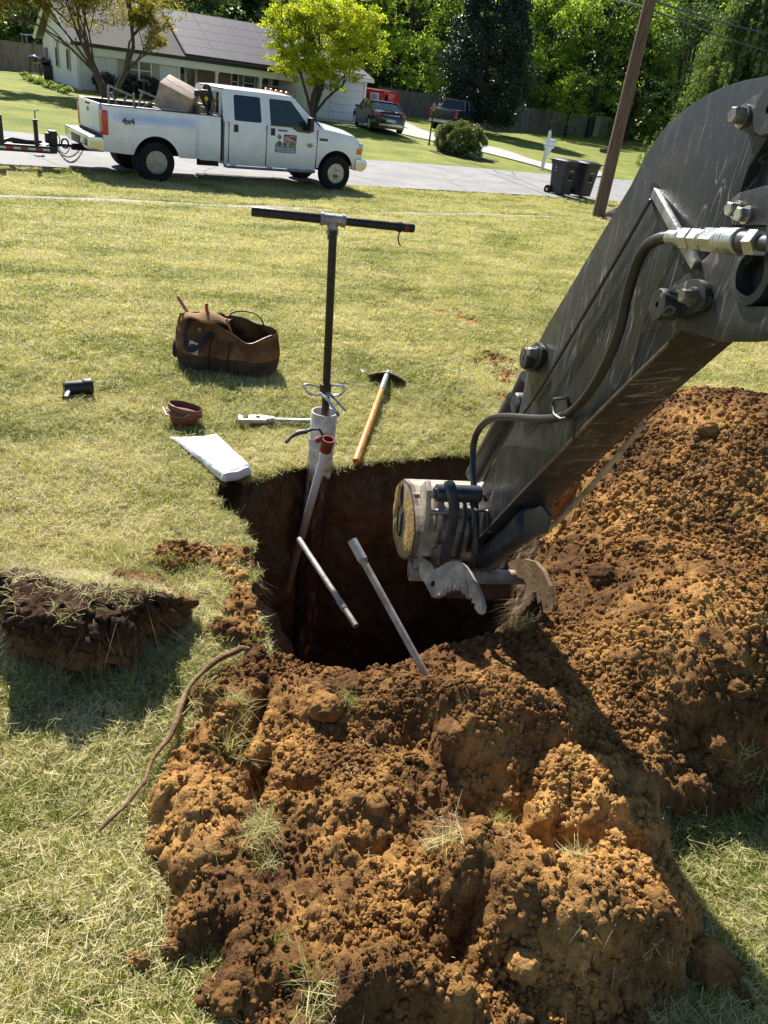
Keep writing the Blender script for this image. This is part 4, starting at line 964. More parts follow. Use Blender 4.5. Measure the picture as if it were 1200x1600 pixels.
# loose pipes
def loose(name, label, p0, p1, r, mat, extra):
    root = thing(name, label, 'pipe', tuple(p1)); m_ = hollow(p0, p1, r, r * .75, 16); WB(m_, 'pipe', mat, root)
    a = (p1 - p0); L = np.linalg.norm(a); a /= L
    for s0, s1, rr_ in extra: b_ = MB(); b_.lathe([(r, s0 * L), (rr_, s0 * L + .001), (rr_, s1 * L - .001), (r, s1 * L)], p0, a, 18); WB(b_, 'coupling', MGPIPE, root)
    return root
pe = G(672, 1063, .125); pe[2] -= .01
p0 = at(551, 846, (pe - np.array([0, 0, CAMH])) @ fw + .14)
loose('steel_pipe', 'long grey steel pipe with muddy coupling on top, stuck in dirt, leaning over the pit', p0, pe, .0118, MGPIPE, [(-.01, .14, .0165), (.14, .155, .0145)])
loose('steel_pipe', 'short steel pipe hanging over the pit beside the slanting white pipe', at(556, 978, 2.72), at(467, 842, 3.0), .0108, MGPIPE, [(.18, .27, .0135)])
# shovel
wd_, t, bb, _ = node_mat('wood_handle'); v = pos(t)
c = ramp(t, noise(t, 9, 4, .6, stretch(t, v, (6, 1, 6))), [(.35, (.42, .16, .025)), (.6, (.66, .27, .03)), (.75, (.72, .36, .07))]); t.links.new(c, bb.inputs['Base Color']); bb.inputs['Roughness'].default_value = .42; bb.inputs['Coat Weight'].default_value = .3
s0, s1 = G(556, 721, .03), G(604, 588, .075); s0[2] += .0; sdv = (s1 - s0); SL = np.linalg.norm(sdv); sdv /= SL
sh = thing('shovel', 'shovel with orange wooden handle lying on the grass at the pit edge, blade away', 'shovel', tuple(G(580, 650)))
b_ = MB(); b_.tube([s0, s0 + sdv * .01, s0 + sdv * SL * .4, s0 + sdv * SL * .82], [.017, .0195, .0185, .0175], 14); WB(b_, 'handle', wd_, sh)
b_ = MB(); b_.tube([s0 + sdv * SL * .80, s0 + sdv * SL * .9, s0 + sdv * SL * 1.0, s0 + sdv * (SL + .09)], [.0195, .019, .0175, .010], 14); WB(b_, 'socket', MGAL, sh)
lat = np.cross(sdv, [0, 0, 1.]); lat /= np.linalg.norm(lat); upv = np.cross(lat, sdv); tip = -upv * .24 + sdv; tip /= np.linalg.norm(tip)
def bl(u, v_):
    wdt = .125 * (1 - max(0, (v_ - .55) / .45) ** 1.8 * .96); x = (u * 2 - 1)
    z = -.030 * (x * x) - .012 * abs(x) + (.016 if v_ < .04 else 0); return s1 + sdv * .015 + lat * x * wdt + tip * (v_ * .27) + upv * (z + .006)
b_ = MB(); b_.grid(bl, 17, 16)
ob = WB(b_, 'blade', M('muddy_blade', (.20, .15, .10), .6, .3, .5, 14, .003, 50, obj=False), sh); md = ob.modifiers.new('s', 'SOLIDIFY'); md.thickness = .003
o = MB().add([tuple(G(563, 577, .02)), tuple(G(570, 575, .03)), tuple(G(573, 580, .012)), tuple(G(566, 583, .02))], [(0, 1, 2, 3)]).build('paper_scrap', M('white_paper', (.78, .78, .76), .8, var=.08), sm=False); md = o.modifiers.new('s', 'SOLIDIFY'); md.thickness = .0015
tag(o, 'small white scrap lying on the grass left of the shovel blade', 'paper scrap')
# pipe wrench
MALU = M('worn_aluminium', (.55, .545, .52), .45, .55, .4, 22, .0012, 80, obj=False)
w0, w1 = G(372, 655, .03), G(496, 658, .03); wdv = (w1 - w0) / np.linalg.norm(w1 - w0); wl = np.cross([0, 0, 1.], wdv)
wr = thing('pipe_wrench', 'grey aluminium pipe wrench lying on the grass behind the white casing', 'pipe wrench', tuple(G(420, 660)))
b_ = MB(); b_.tube([w0 + wdv * .17, w0 + wdv * .2, w0 + wdv * .3, w0 + wdv * .42, w0 + wdv * .5], [.022, .017, .016, .019, .012], 12, flat=.6); WB(b_, 'wrench_handle', MALU, wr)
b_ = MB(); b_.prism([(.055, -.022), (.075, -.03), (.13, -.03), (.20, -.014), (.20, .016), (.12, .03), (.07, .028), (.055, .012)], wdv, wl, (0, 0, 1), w0 + np.array([0, 0, -.012]), .028, None, .004); WB(b_, 'wrench_head', MALU, wr)
b_ = MB(); b_.prism([(0, -.03), (.01, -.038), (.15, -.038), (.15, -.026), (.03, -.024), (.024, .0), (.03, .018), (.014, .03), (.0, .018)], wdv, wl, (0, 0, 1), w0 + np.array([0, 0, -.008]), .022, None, .003); WB(b_, 'hook_jaw', MALU, wr)
b_ = MB(); b_.lathe([(.001, 0), (.022, 0), (.022, .022), (.001, .022)], w0 + wdv * .095 + np.array([0, 0, .004]), wdv, 16); WB(b_, 'adjusting_nut', MBOLT, wr)
# red-brown bowl
bo = G(284, 664, 0); bw = thing('rubber_bowl', 'small red-brown bowl with a raised rim on the grass above the white cloth', 'bowl', tuple(bo))
tilt = np.array([.16, .20, 1.])
b_ = MB(); b_.lathe([(.001, .004), (.052, .002), (.064, .014), (.078, .045), (.086, .072), (.089, .074), (.091, .104), (.087, .106), (.083, .078), (.074, .045), (.058, .018), (.001, .012)], bo, tilt, 36); WB(b_, 'bowl_shell', M('red_brown_rubber', (.20, .050, .030), .6, 0, .45, 16, .002, 60, col2=(.12, .045, .03), obj=False), bw)
b_ = MB(); b_.lathe([(.084, .066), (.097, .068), (.097, .074), (.084, .077)], bo, tilt, 36); WB(b_, 'rim_band', MATS['red_brown_rubber'], bw)
b_ = MB(); b_.tube([bo + np.array([-.105, .01, .078]), bo + np.array([-.06, -.070, .073]), bo + np.array([.03, -.088, .078]), bo + np.array([.062, -.072, .098])], .004, 6); WB(b_, 'wire_handle', MBOLT, bw)
# white cloth: folded sheet
mcl = M('white_canvas', (.72, .72, .71), .85, 0, .10, 7, .004, 35, obj=False)
tl_, tr_, br_, bl_ = G(266, 682, .035), G(338, 678, .035), G(392, 736, .04), G(346, 750, .04)
def clo(u, v_, top=True):
    A = tl_ + (tr_ - tl_) * u; B = bl_ + (br_ - bl_) * u; p = A + (B - A) * v_
    ed = min(u, 1 - u, v_, 1 - v_); e = min(1, ed / .10)
    p = p + np.array([math.sin(v_ * 3.1) * (.012) + .016 * (float(fbm(np.array([v_ * 4 + (7 if u > .5 else 0)]), np.array([3.3]), 3, 9)[0]) - .45), .014 * (float(fbm(np.array([u * 4.]), np.array([8.3 + round(v_)]), 3, 9)[0]) - .45), 0]) + np.array([-.02, .01, 0]) * math.sin(u * PI) * (1 - v_) * (-1)
    f_ = float(fbm(np.array([u * 3.5 + v_]), np.array([v_ * 6.0]), 4, 12)[0]) - .45
    f2 = abs(math.sin((u * 1.6 + v_ * 1.0 + f_ * 1.2) * 3.0)) ** 6 * .6
    th = (.012 + .028 * v_ ** 1.5) * math.sqrt(max(0, 1 - (1 - e) ** 2))
    zc = .026
    p[2] = zc + (th * (1 + f_ * .5) + .010 * f2 * e + .010 * e * (float(fbm(np.array([u * 9.]), np.array([v_ * 12.]), 4, 15)[0]) - .45) if top else -.0 * th) + .004
    return p
b_ = MB(); b_.grid(lambda u, v_: clo(u, v_), 48, 56); b_.grid(lambda u, v_: clo(u, v_, False), 12, 12)
o = b_.build('canvas_cloth', mcl, ang=80); tag(o, 'folded white cloth lying on the grass at the left corner of the pit', 'cloth')
b_ = MB(); k_ = bl_ - .0; dv = (br_ - bl_); o2p = []
b_.tube([bl_ + dv * s_ + np.array([0, -.004, .004 + .004 * math.sin(s_ * 9)]) for s_ in np.linspace(.02, .98, 14)], [.006] + [.017] * 12 + [.006], 10, flat=1.4); ob = b_.build('rolled_edge', mcl); ob.parent = o
# torch
fl = G(122, 618, 0); ft = thing('flashlight', 'black pistol-grip flashlight lying on the lawn at the left', 'flashlight', tuple(fl))
f0_, f1_ = G(100, 607, .05), G(144, 604, .05); fa = (f1_ - f0_); FLn = np.linalg.norm(fa); fa /= FLn
b_ = MB(); b_.lathe([(.001, 0), (.030, 0), (.038, .012), (.038, FLn * .62), (.041, FLn * .66), (.045, FLn * .70), (.045, FLn - .004), (.041, FLn), (.034, FLn - .004), (.001, FLn - .012)], f0_, fa, 28); WB(b_, 'torch_body', MBRUB, ft)
b_ = MB(); b_.tube(catmull([f0_ + fa * .05 + np.array([0, -.01, 0]), f0_ + fa * .035 + np.array([-.005, -.05, -.01]), G(102, 622, .025)], 4), [.018] * 5 + [.016] * 4, 12, flat=.8); WB(b_, 'pistol_grip', MBRUB, ft)
b_ = MB(); b_.tube([G(107, 612, .052), G(103, 620, .04)], .012, 8, flat=.5); WB(b_, 'label_plate', M('grey_label', (.4, .4, .4), .4, var=.2), ft)
# tool bag
bg0 = G(347, 588, 0) + np.array([0, .13, 0]); bag = thing('tool_bag', 'open brown canvas tool bag with dark base, black straps and tools inside', 'tool bag', tuple(bg0), .04)
mbag, t, bb, _ = node_mat('brown_canvas'); v = pos(t, True); sx = N_(t, 'ShaderNodeSeparateXYZ'); t.links.new(v, sx.inputs[0])
lay = math_(t, 'ADD', sx.outputs[2], math_(t, 'MULTIPLY', math_(t, 'ABSOLUTE', math_(t, 'SUBTRACT', math_(t, 'FRACT', math_(t, 'MULTIPLY', sx.outputs[0], 5.2)), .5)), .02))
mr = N_(t, 'ShaderNodeMapRange', n1=.125, n2=.128); t.links.new(lay, mr.inputs[0])
up_ = ramp(t, noise(t, 7, 5, .6, v), [(.35, (.085, .040, .018)), (.55, (.17, .080, .032)), (.75, (.30, .155, .065))]); lo_ = ramp(t, noise(t, 9, 5, .6, v), [(.35, (.035, .026, .020)), (.65, (.075, .052, .036))])
c = mix(t, mr.outputs[0], lo_, up_); wv = N_(t, 'ShaderNodeTexWave', i_Scale=130); t.links.new(v, wv.inputs['Vector']); t.links.new(c, bb.inputs['Base Color']); bb.inputs['Roughness'].default_value = .9; bb.inputs['Specular IOR Level'].default_value = .2; bump(t, bb, noise(t, 180, 3, .7, v), .0015)
mweb = M('black_webbing', (.030, .027, .024), .8, 0, .4, 30, .001, 200)
BL, BW, BH = .292, .145, .300
def hb(x): return BH * (1.02 - .10 * smooth(-.1, .29, x) + .06 * math.exp(-((x + .20) / .1) ** 2))
def wall_fn(sgn):
    def fn(u, v_):
        x = (u * 2 - 1) * BL; e = 1 - abs(u * 2 - 1) ** 6
        wid = BW * (1 - .5 * abs(u * 2 - 1) ** 7); open_ = .098 * math.exp(-((x - .10) / .16) ** 4) + .012
        h = hb(x) - (.055 * math.exp(-((x - .13) / .12) ** 2) if sgn < 0 else -.015) ; z = v_ * h
        prof_w = wid * (1 + .10 * math.sin(v_ * 2.6)) * (1 - smooth(.42, 1.0, v_)) + open_ * smooth(.42, 1.0, v_)
        wr_ = (float(fbm(np.array([x * 9 + sgn * 5]), np.array([z * 12]), 4, 31)[0]) - .45) * .040 + .010 * math.sin(x * 30 + z * 40 * sgn) * smooth(.3, .8, v_)
        y = sgn * (prof_w + wr_ * min(1, v_ * 4))
        if v_ > .97: z -= .012 * math.exp(-((x - .15) / .06) ** 2)
        return (x * (1 + .03 * math.sin(v_ * 3)), y, z)
    return fn
b_ = MB(); b_.grid(wall_fn(-1), 60, 26); b_.grid(wall_fn(1), 60, 26)
for sg in (-1, 1):
    def endf(u, v_, sg=sg):
        uu = 0.0 if sg < 0 else 1.0; a = np.array(wall_fn(-1)(uu, v_)); c_ = np.array(wall_fn(1)(uu, v_)); p = a + (c_ - a) * u; bul = .030 * math.sin(u * PI) * (.4 + .6 * math.sin(v_ * PI)); return (p[0] + sg * bul, p[1], p[2])
    b_.grid(endf, 14, 26)
b_.grid(lambda u, v_: ((u * 2 - 1) * BL * .98, (v_ * 2 - 1) * BW * .95, .006), 4, 4)
bo_ = b_.build('bag_body', mbag, bag, ang=70, merge=.0005); md = bo_.modifiers.new('s', 'SOLIDIFY'); md.thickness = .004
b_ = MB(); b_.grid(lambda u, v_: ((u * 2 - 1) * BL * .93, (v_ * 2 - 1) * BW * .8, .10 + .03 * math.sin(u * 9) * math.cos(v_ * 7)), 20, 10); b_.build('bag_contents', MBRUB, bag)
b_ = MB(); b_.grid(lambda u, v_: (-BL * .97 + (BL * .97 + .01) * u, -.075 + .15 * v_, hb(-BL * .97 + (BL * .97 + .01) * u) + .004 + .030 * math.sin(v_ * PI) - .03 * (1 - u) ** 4 + .012 * math.sin(u * 9 + v_ * 4)), 22, 12); ob = b_.build('top_flap', M('sunlit_canvas', (.36, .19, .08), .9, 0, .35, 9, .002, 120), bag, ang=80); md = ob.modifiers.new('s', 'SOLIDIFY'); md.thickness = .004  # lighter tan than the body paints the sun on the flap
for sg in (-1, 1):
    b_ = MB(); b_.tube([np.array(wall_fn(sg)(u, 1.0)) + np.array([0, 0, .002]) for u in np.linspace(.12, .97, 34)], .0045, 6); b_.build('zipper', M('zipper_metal', (.10, .085, .065), .5, .3, .4, 60), bag)
def strap(pts, w_=.017, th_=.16): b_ = MB(); b_.tube(catmull(pts, 6), w_, 8, flat=th_); return b_.build('strap', mweb, bag)
fr = lambda x, v_, o=-.006: np.array(wall_fn(-1)((x / BL + 1) / 2, v_)) + np.array([0, o, 0])
bk = lambda x, v_, o=.006: np.array(wall_fn(1)((x / BL + 1) / 2, v_)) + np.array([0, o, 0])
for x_ in (-.08, .035):
    strap([fr(x_, .02), fr(x_, .3), fr(x_, .55), fr(x_, .8)], .020, .12)
strap([fr(-.08, .72), fr(-.095, .80, -.02), fr(-.13, .62, -.035), fr(-.18, .48, -.03), fr(-.235, .55, -.02), fr(-.245, .85, -.01), fr(-.225, .95, -.01)], .013, .3)
strap([bk(-.02, .9), bk(.0, .97, .01) + np.array([0, 0, .03]), bk(.08, .97, 0) + np.array([0, 0, .055]), bk(.16, .97, 0) + np.array([0, 0, .055]), bk(.20, .97, .0) + np.array([0, 0, .02]), bk(.21, .85)], .015, .3)
strap([bk(-.02, .9), bk(-.06, .97, .0) + np.array([0, 0, .035]), bk(-.08, .9, .0) + np.array([0, 0, .01])], .017, .3)
b_ = MB(); b_.grid(lambda u, v_: (-.10 + .09 * (u - .5) * 2 + .02, .07 + .03 * v_, hb(0) * .86 + .055 * math.sin(u * PI) + .02 * v_), 12, 5); ob = b_.build('inner_flap', mweb, bag); md = ob.modifiers.new('s', 'SOLIDIFY'); md.thickness = .004
b_ = MB(); q_ = [fr(-.205, .62, -.012), fr(-.145, .60, -.012), fr(-.145, .40, -.013), fr(-.205, .42, -.013)]; b_.add(q_, [(0, 1, 2, 3)]); ob = b_.build('name_patch', M('label_patch', (.62, .62, .60), .6, 0, .45, 60), bag, sm=False); md = ob.modifiers.new('s', 'SOLIDIFY'); md.thickness = .002
b_ = MB(); p_ = fr(-.16, .80, -.012); b_.lathe([(.001, .004), (.012, .003), (.014, 0)], p_, (0, -1, .2), 16); b_.build('leather_dot', M('tan_leather', (.30, .15, .07), .6, 0, .3, 30), bag)
b_ = MB(); b_.tube([(.215, -.075, .16), (.218, -.083, .12)], .006, 6); b_.build('zip_pull', MBOLT, bag)
b_ = MB(); b_.lathe([(.001, 0), (.055, 0), (.06, .02), (.05, .03), (.001, .034)], (-BL - .02, 0, .10), (-1, -.1, 0), 18); b_.build('end_pocket', mweb, bag)
def tool(name, label, cat, p, q, r, mat, mat2=None, fl_=.6):
    R_z = Matrix.Rotation(.04, 3, 'Z'); P_ = np.array(R_z @ Vector(p)) + bg0; Q_2 = np.array(R_z @ Vector(q)) + bg0
    root = thing(name, label, cat, tuple(P_)); b_ = MB(); b_.tube([P_, P_ + (Q_2 - P_) * .55, P_ + (Q_2 - P_) * .95, Q_2], [r * .7, r, r * 1.1, r * .7], 10, flat=fl_); WB(b_, 'grip', mat, root)
    if mat2: b_ = MB(); d_ = (P_ - Q_2) / np.linalg.norm(P_ - Q_2); b_.tube([P_ + d_ * .03, P_ - d_ * .01], [r * .5, r * .65], 8); WB(b_, 'shank', mat2, root)
    return root
MRG = M('red_grip', (.45, .025, .03), .35, 0, .2, 20); MPK = M('faded_red_grip', (.62, .16, .17), .4, 0, .4, 30)
tool('pliers', 'pliers with pink-red grips sticking out of the left end of the tool bag', 'pliers', (-.20, .02, .24), (-.325, .03, .42), .015, MPK, MSILV)
tool('screwdriver', 'red handled screwdriver standing in the tool bag beside the pliers', 'screwdriver', (-.135, .03, .26), (-.145, .03, .40), .016, MRG)
tool('screwdriver', 'orange ribbed screwdriver leaning against the zip of the tool bag', 'screwdriver', (.05, -.03, .20), (-.01, -.03, .335), .014, M('orange_grip', (.50, .12, .025), .4, 0, .35, 60))
# root lying along the soil edge
rp = [(388, 1022), (372, 1021), (352, 1032), (322, 1050), (298, 1078), (283, 1108), (272, 1145), (254, 1172), (236, 1200), (224, 1232), (205, 1258), (182, 1282), (156, 1304)]
pts = []
for i, (x_, y_) in enumerate(rp):
    P_ = G(x_, y_, .02); z_, _ = terrain(np.array([P_[0]]), np.array([P_[1]])); P_[2] = max(z_[0], 0) + .036; pts.append(P_)
pts = catmull(pts, 7); b_ = MB(); rr_ = [.0085 + .004 * float(vnoise(np.array([i * .35]), np.array([2.]), 3)[0]) - .005 * (i / len(pts)) for i in range(len(pts))]
b_.tube([p + np.array([0, 0, .004 * math.sin(i * .5)]) for i, p in enumerate(pts)], rr_, 10); o = b_.build('tree_root', M('root_bark', (.27, .17, .085), .9, 0, .55, 30, .005, 70, obj=False)); tag(o, 'long curved brown root lying on the grass along the left edge of the dug soil', 'root')
# turf clump
tcn = np.array([G(112, 1000, .08)[0], 2.05]); cz, _ = terrain(np.array([tcn[0]]), np.array([tcn[1]]))
tcl = thing('turf_clump', 'large lump of lifted turf with dark soil and roots, on the lawn at left', 'turf clump', (tcn[0], tcn[1], float(cz[0])))
def tcf(u, v_):
    a = u * 2 * PI; cs, sn = math.cos(a), math.sin(a)
    k = float(fbm(np.array([cs * 2.2 + 4]), np.array([sn * 2.2 + 4]), 4, 17)[0]) - .45
    R = 1 + .75 * k; rx, ry = .27 * R, .25 * R
    prof_ = [(0.001, 1), (.4, 1), (.75, 1.0), (.93, .97), (1.0, .88), (1.0, .74), (.98, .55), (.99, .35), (.96, .15), (.92, -.02)]
    s_ = v_ * (len(prof_) - 1); i = min(int(s_), len(prof_) - 2); f_ = s_ - i; r_ = prof_[i][0] * (1 - f_) + prof_[i + 1][0] * f_; z_ = prof_[i][1] * (1 - f_) + prof_[i + 1][1] * f_
    x, y = rx * cs * r_, ry * sn * r_ + (-.03 if z_ > .3 else .0)
    top = .235 - .19 * smooth(-.12, .20, y) - .05 * smooth(.1, .45, x) * 0
    n_ = (float(fbm(np.array([x * 9 + a * 2]), np.array([y * 9 + z_ * 3]), 4, 18)[0]) - .45) * .10 * min(1, r_ * 1.6)
    n2 = (float(worley(np.array([x * 24 + a * 5]), np.array([z_ * 6 + y * 24]), 5)[0][0]) - .4) * .03
    return (x + (n_ + n2) * cs * 1.2, y + (n_ + n2) * sn * 1.2, z_ * top + n_ * .3 * (z_ > .5))
b_ = MB(); b_.grid(tcf, 260, 80, wrap=True)
mts, t, bb, _ = node_mat('turf_soil'); v = pos(t); sx = N_(t, 'ShaderNodeSeparateXYZ'); t.links.new(v, sx.inputs[0]); lay = math_(t, 'ADD', sx.outputs[2], math_(t, 'MULTIPLY', noise(t, 9, 4, .6, v), .10)); mr = N_(t, 'ShaderNodeMapRange', n1=.06, n2=.26); t.links.new(lay, mr.inputs[0])
c = ramp(t, mr.outputs[0], [(.1, (.20, .115, .045)), (.55, (.15, .08, .035)), (.8, (.065, .036, .02))]); c = mix(t, .7, c, ramp(t, noise(t, 30, 4, .7, v), [(.3, (.5, .45, .4)), (.65, (1.3, 1.25, 1.2))]), 'MULTIPLY')
t.links.new(c, bb.inputs['Base Color']); bb.inputs['Roughness'].default_value = .95; bb.inputs['Specular IOR Level'].default_value = .15; bump(t, bb, noise(t, 110, 4, .7, v), .009)
tso = b_.build('soil_lump', mts, tcl, ang=180)
_n = len(tso.data.vertices); _c = np.zeros(_n * 3, np.float32); tso.data.vertices.foreach_get('co', _c); _c = _c.reshape(-1, 3).astype(float); _nn = np.array([v_.normal[:] for v_ in tso.data.vertices])
if (_nn * (_c - _c.mean(0))).sum() < 0: _nn = -_nn
_c2 = crumble(_c + 9.0, _nn, 1.2) - 9.0; tso.data.vertices.foreach_set('co', _c2.astype(np.float32).ravel()); tso.data.update()
# grass on the clump, hanging roots
def mesh_blades(name, seeds, mat, parent, n, hmin, hmax, wid, seed, down=0.0, tonev=None):
    r = np.random.default_rng(seed); V = []; F = []; tone = []
    for i in range(n):
        p, nn = seeds[r.integers(len(seeds))]; p = np.array(p) + r.normal(0, .006, 3); h = r.uniform(hmin, hmax); az = r.uniform(0, 6.28)
        d_ = np.array(nn) * .8 + np.array([math.cos(az), math.sin(az), 0]) * r.uniform(.2, .9) + np.array([0, 0, -down * r.uniform(.5, 1.5)]); d_ /= np.linalg.norm(d_)
        side_ = np.cross(d_, [0, 0, 1.]) + 1e-6; side_ /= np.linalg.norm(side_); bnd = np.array([math.cos(az + 1), math.sin(az + 1), -.6]) * h * r.uniform(.2, .9); w_ = wid * r.uniform(.6, 1.3); b0 = len(V)
        for s_, ww in ((0, 1), (.35, .9), (.7, .7), (1, .15)):
            q_ = p + d_ * h * s_ + bnd * s_ * s_; V += [q_ - side_ * w_ * ww / 2, q_ + side_ * w_ * ww / 2]
        F += [(b0 + 2 * k, b0 + 2 * k + 1, b0 + 2 * k + 3, b0 + 2 * k + 2) for k in range(3)]; tone += [r.random() ** 1.3 * .8 if tonev is None else tonev + r.uniform(-.2, .2)] * 8
    return npmesh(name, np.array(V), np.array(F), mat, parent, attrs={'tone': np.array(tone)})
tops = []; sides = []
for i in range(900):
    u, v_ = rng.random(), rng.uniform(0, .37); p = tcf(u, v_); tops.append((p, (0, 0, 1))) if p[1] > -.17 + .14 * rng.random() or rng.random() < .15 else None
for i in range(300):
    u, v_ = rng.random(), rng.uniform(.40, .9); p = tcf(u, v_); sides.append((p, (math.cos(u * 6.283), math.sin(u * 6.283), 0)))
o = mesh_blades('turf_grass', tops, mgr, tcl, 5200, .012, .050, .0024, 3); tag(o, kind='stuff')
mroot = M('fine_roots', (.30, .20, .11), .9, 0, .5, 40)
o = mesh_blades('hanging_roots', sides, mroot, tcl, 500, .04, .12, .0013, 4, down=1.0); tag(o, kind='stuff')
# fine roots poking from the spoil and the pit lip
rs = []
for (px_, py_, r_, n_) in ((870, 1180, .12, 40), (1050, 1180, .10, 50), (1010, 1470, .14, 90), (900, 1540, .14, 50), (1040, 1560, .1, 50), (760, 1110, .2, 60), (380, 1160, .05, 30), (640, 1300, .3, 50), (850, 950, .25, 40), (1090, 1080, .1, 30), (400, 830, .03, 10), (560, 1500, .2, 40)):
    P_ = G(px_, py_, .15)
    for i in range(n_):
        x_, y_ = P_[0] + rng.normal(0, r_ * .5), P_[1] + rng.normal(0, r_ * .5); rs.append((x_, y_))
rs = np.array(rs); z_, s_ = terrain(rs[:, 0], rs[:, 1]); pn = polysd(rs[:, 0], rs[:, 1], PIT); k = (pn > .0) & (s_ > .3)
sd_ = [((x_, y_, zz), (0, -.6, .6)) for (x_, y_), zz in zip(rs[k], z_[k])]
o = mesh_blades('fine_roots', sd_, mroot, None, 520, .02, .075, .0011, 5, down=.9); tag(o, kind='stuff')
wl_ = []
for i in range(0, nR, 1):
    wl_.append((tuple(rows[rng.integers(2, 12)][i]), (nrm[i, 0], nrm[i, 1], 0)))
o = mesh_blades('lip_roots', wl_, mroot, None, 3200, .02, .10, .0012, 6, down=1.2); tag(o, kind='stuff')
# larger clods, each its own thing
def clod(px_, py_, r_, seed, hz=.1):
    P_ = G(px_, py_, hz); z_, _ = terrain(P_[:1], P_[1:2]); b = bmesh.new(); bmesh.ops.create_icosphere(b, subdivisions=5, radius=1); rr = np.random.default_rng(seed); ax = rr.uniform(.75, 1.15, 3) * np.array([1, 1, .8]); o_ = rr.uniform(0, 50)
    co = np.array([v_.co[:] for v_ in b.verts]); nn = 1 + .55 * (fbm(co[:, 0] * 1.3 + o_ + co[:, 2], co[:, 1] * 1.3 - co[:, 2] * .8, 4, seed) - .45)
    P2 = co * nn[:, None] * ax; P2 = crumble(P2 * r_ + o_, co, .6) - o_
    for v_, p in zip(b.verts, P2): v_.co = Vector(p)
    me = bpy.data.meshes.new('soil_clod'); b.to_mesh(me); b.free(); me.materials.append(msoil)
    for f_ in me.polygons: f_.use_smooth = True
    o = bpy.data.objects.new('soil_clod', me); C.objects.link(o); o.location = (P_[0], P_[1], float(z_[0]) + r_ * .25); return o
CL = [(955, 872, .055, 'round pale soil clod halfway up the spoil heap, right of the bucket', .35), (1008, 856, .04, 'smaller clod just above right of the round pale one on the heap', .35), (1035, 880, .032, 'clod in the cluster at the middle of the spoil heap', .35), (1030, 740, .035, 'clod high on the heap below the arm', .4), (1075, 755, .045, 'lumpy clod high on the spoil heap near its middle', .4), (1162, 665, .05, 'clod on the crest of the heap near the right frame edge', .4), (1150, 690, .03, 'small clod just under the crest at the right', .4),
      (695, 1192, .036, 'pale yellowish clod in the hollow left of the big mound', .1), (545, 1083, .05, 'orange clod on the near lip of the pit', .08), (590, 1087, .032, 'small dark clod on the near lip of the pit', .06), (505, 1120, .044, 'rounded brown clod by itself near the front left corner of the pit', .09),
      (335, 1372, .022, 'small clod at the left edge of the soil', .06), (1115, 1500, .06, 'smooth brown clod in the shade at the lower right', .05), (1165, 1555, .028, 'small clod on the grass at the lower right corner', .02), (1110, 1180, .05, 'yellow clod at the foot of the heap at the right', .12), (1120, 1145, .03, 'crumbly clod above the yellow one at the right foot of the heap', .12),
      (212, 1505, .024, 'small clod alone on the grass at the lower left', .0), (270, 1475, .02, 'small clod at the lower left soil edge', .03), (355, 1560, .03, 'clod near the bottom edge left of centre', .06), (830, 1470, .038, 'rounded clod on the front of the big slab', .2)]
for i, (x_, y_, r_, lb, hz) in enumerate(CL): tag(clod(x_, y_, r_, 40 + i, hz), lb, 'soil clod', 'soil clods around the pit')
# ================================================================= vehicles
MWP = M('white_car_paint', (.82, .845, .88), .28, 0, .10, 2.5, coat=.5, col2=(.74, .76, .78))
_t = MWP.node_tree; _b = [n for n in _t.nodes if n.type == 'BSDF_PRINCIPLED'][0]; _src = _b.inputs['Base Color'].links[0].from_socket; _v = pos(_t, True); _sx = N_(_t, 'ShaderNodeSeparateXYZ'); _t.links.new(_v, _sx.inputs[0])
_d = math_(_t, 'SUBTRACT', _sx.outputs[2], math_(_t, 'MULTIPLY', noise(_t, 3.5, 5, .7, _v), .55)); _m = N_(_t, 'ShaderNodeMapRange', n1=.15, n2=.62, n3=.5, n4=.0); _t.links.new(_d, _m.inputs[0]); _t.links.new(mix(_t, _m.outputs[0], _src, (.33, .29, .23)), _b.inputs['Base Color'])
_mr = N_(_t, 'ShaderNodeMapRange', n1=.15, n2=.62, n3=.75, n4=.3); _t.links.new(_d, _mr.inputs[0]); _t.links.new(_mr.outputs[0], _b.inputs['Roughness'])
MTYRE = M('tyre_rubber', (.022, .022, .023), .85, 0, .3, 20, .002, 60, spec=.2)
MGLASS = M('tinted_glass', (.012, .018, .030), .06, 0, .2, 2, spec=.8)
MTRIM = M('black_trim', (.018, .018, .020), .5, 0, .3, 20)
MCHR = M('chrome', (.58, .60, .63), .16, .9, .15, 6)
MTAIL = M('red_lens', (.55, .008, .012), .15, 0, .2, 8, spec=.8)
MAMB = M('amber_lens', (.75, .22, .03), .2, 0, .2, 8)
MWELL = M('wheel_well', (.008, .008, .009), .9)
MRIM = M('dull_rim', (.34, .33, .31), .4, .6, .4, 12)
def text_mesh(body, size, mat, mtx, parent, name='lettering', ext=.002, bold=0.0):
    cu = bpy.data.curves.new(name, 'FONT'); cu.body = body; cu.size = size; cu.extrude = ext; cu.align_x = 'CENTER'; cu.align_y = 'CENTER'; cu.offset = bold
    o = bpy.data.objects.new(name, cu); me = bpy.data.meshes.new_from_object(o); bpy.data.objects.remove(o); bpy.data.curves.remove(cu)
    me.materials.append(mat); o = bpy.data.objects.new(name, me); link(o, parent); o.matrix_local = mtx; return o
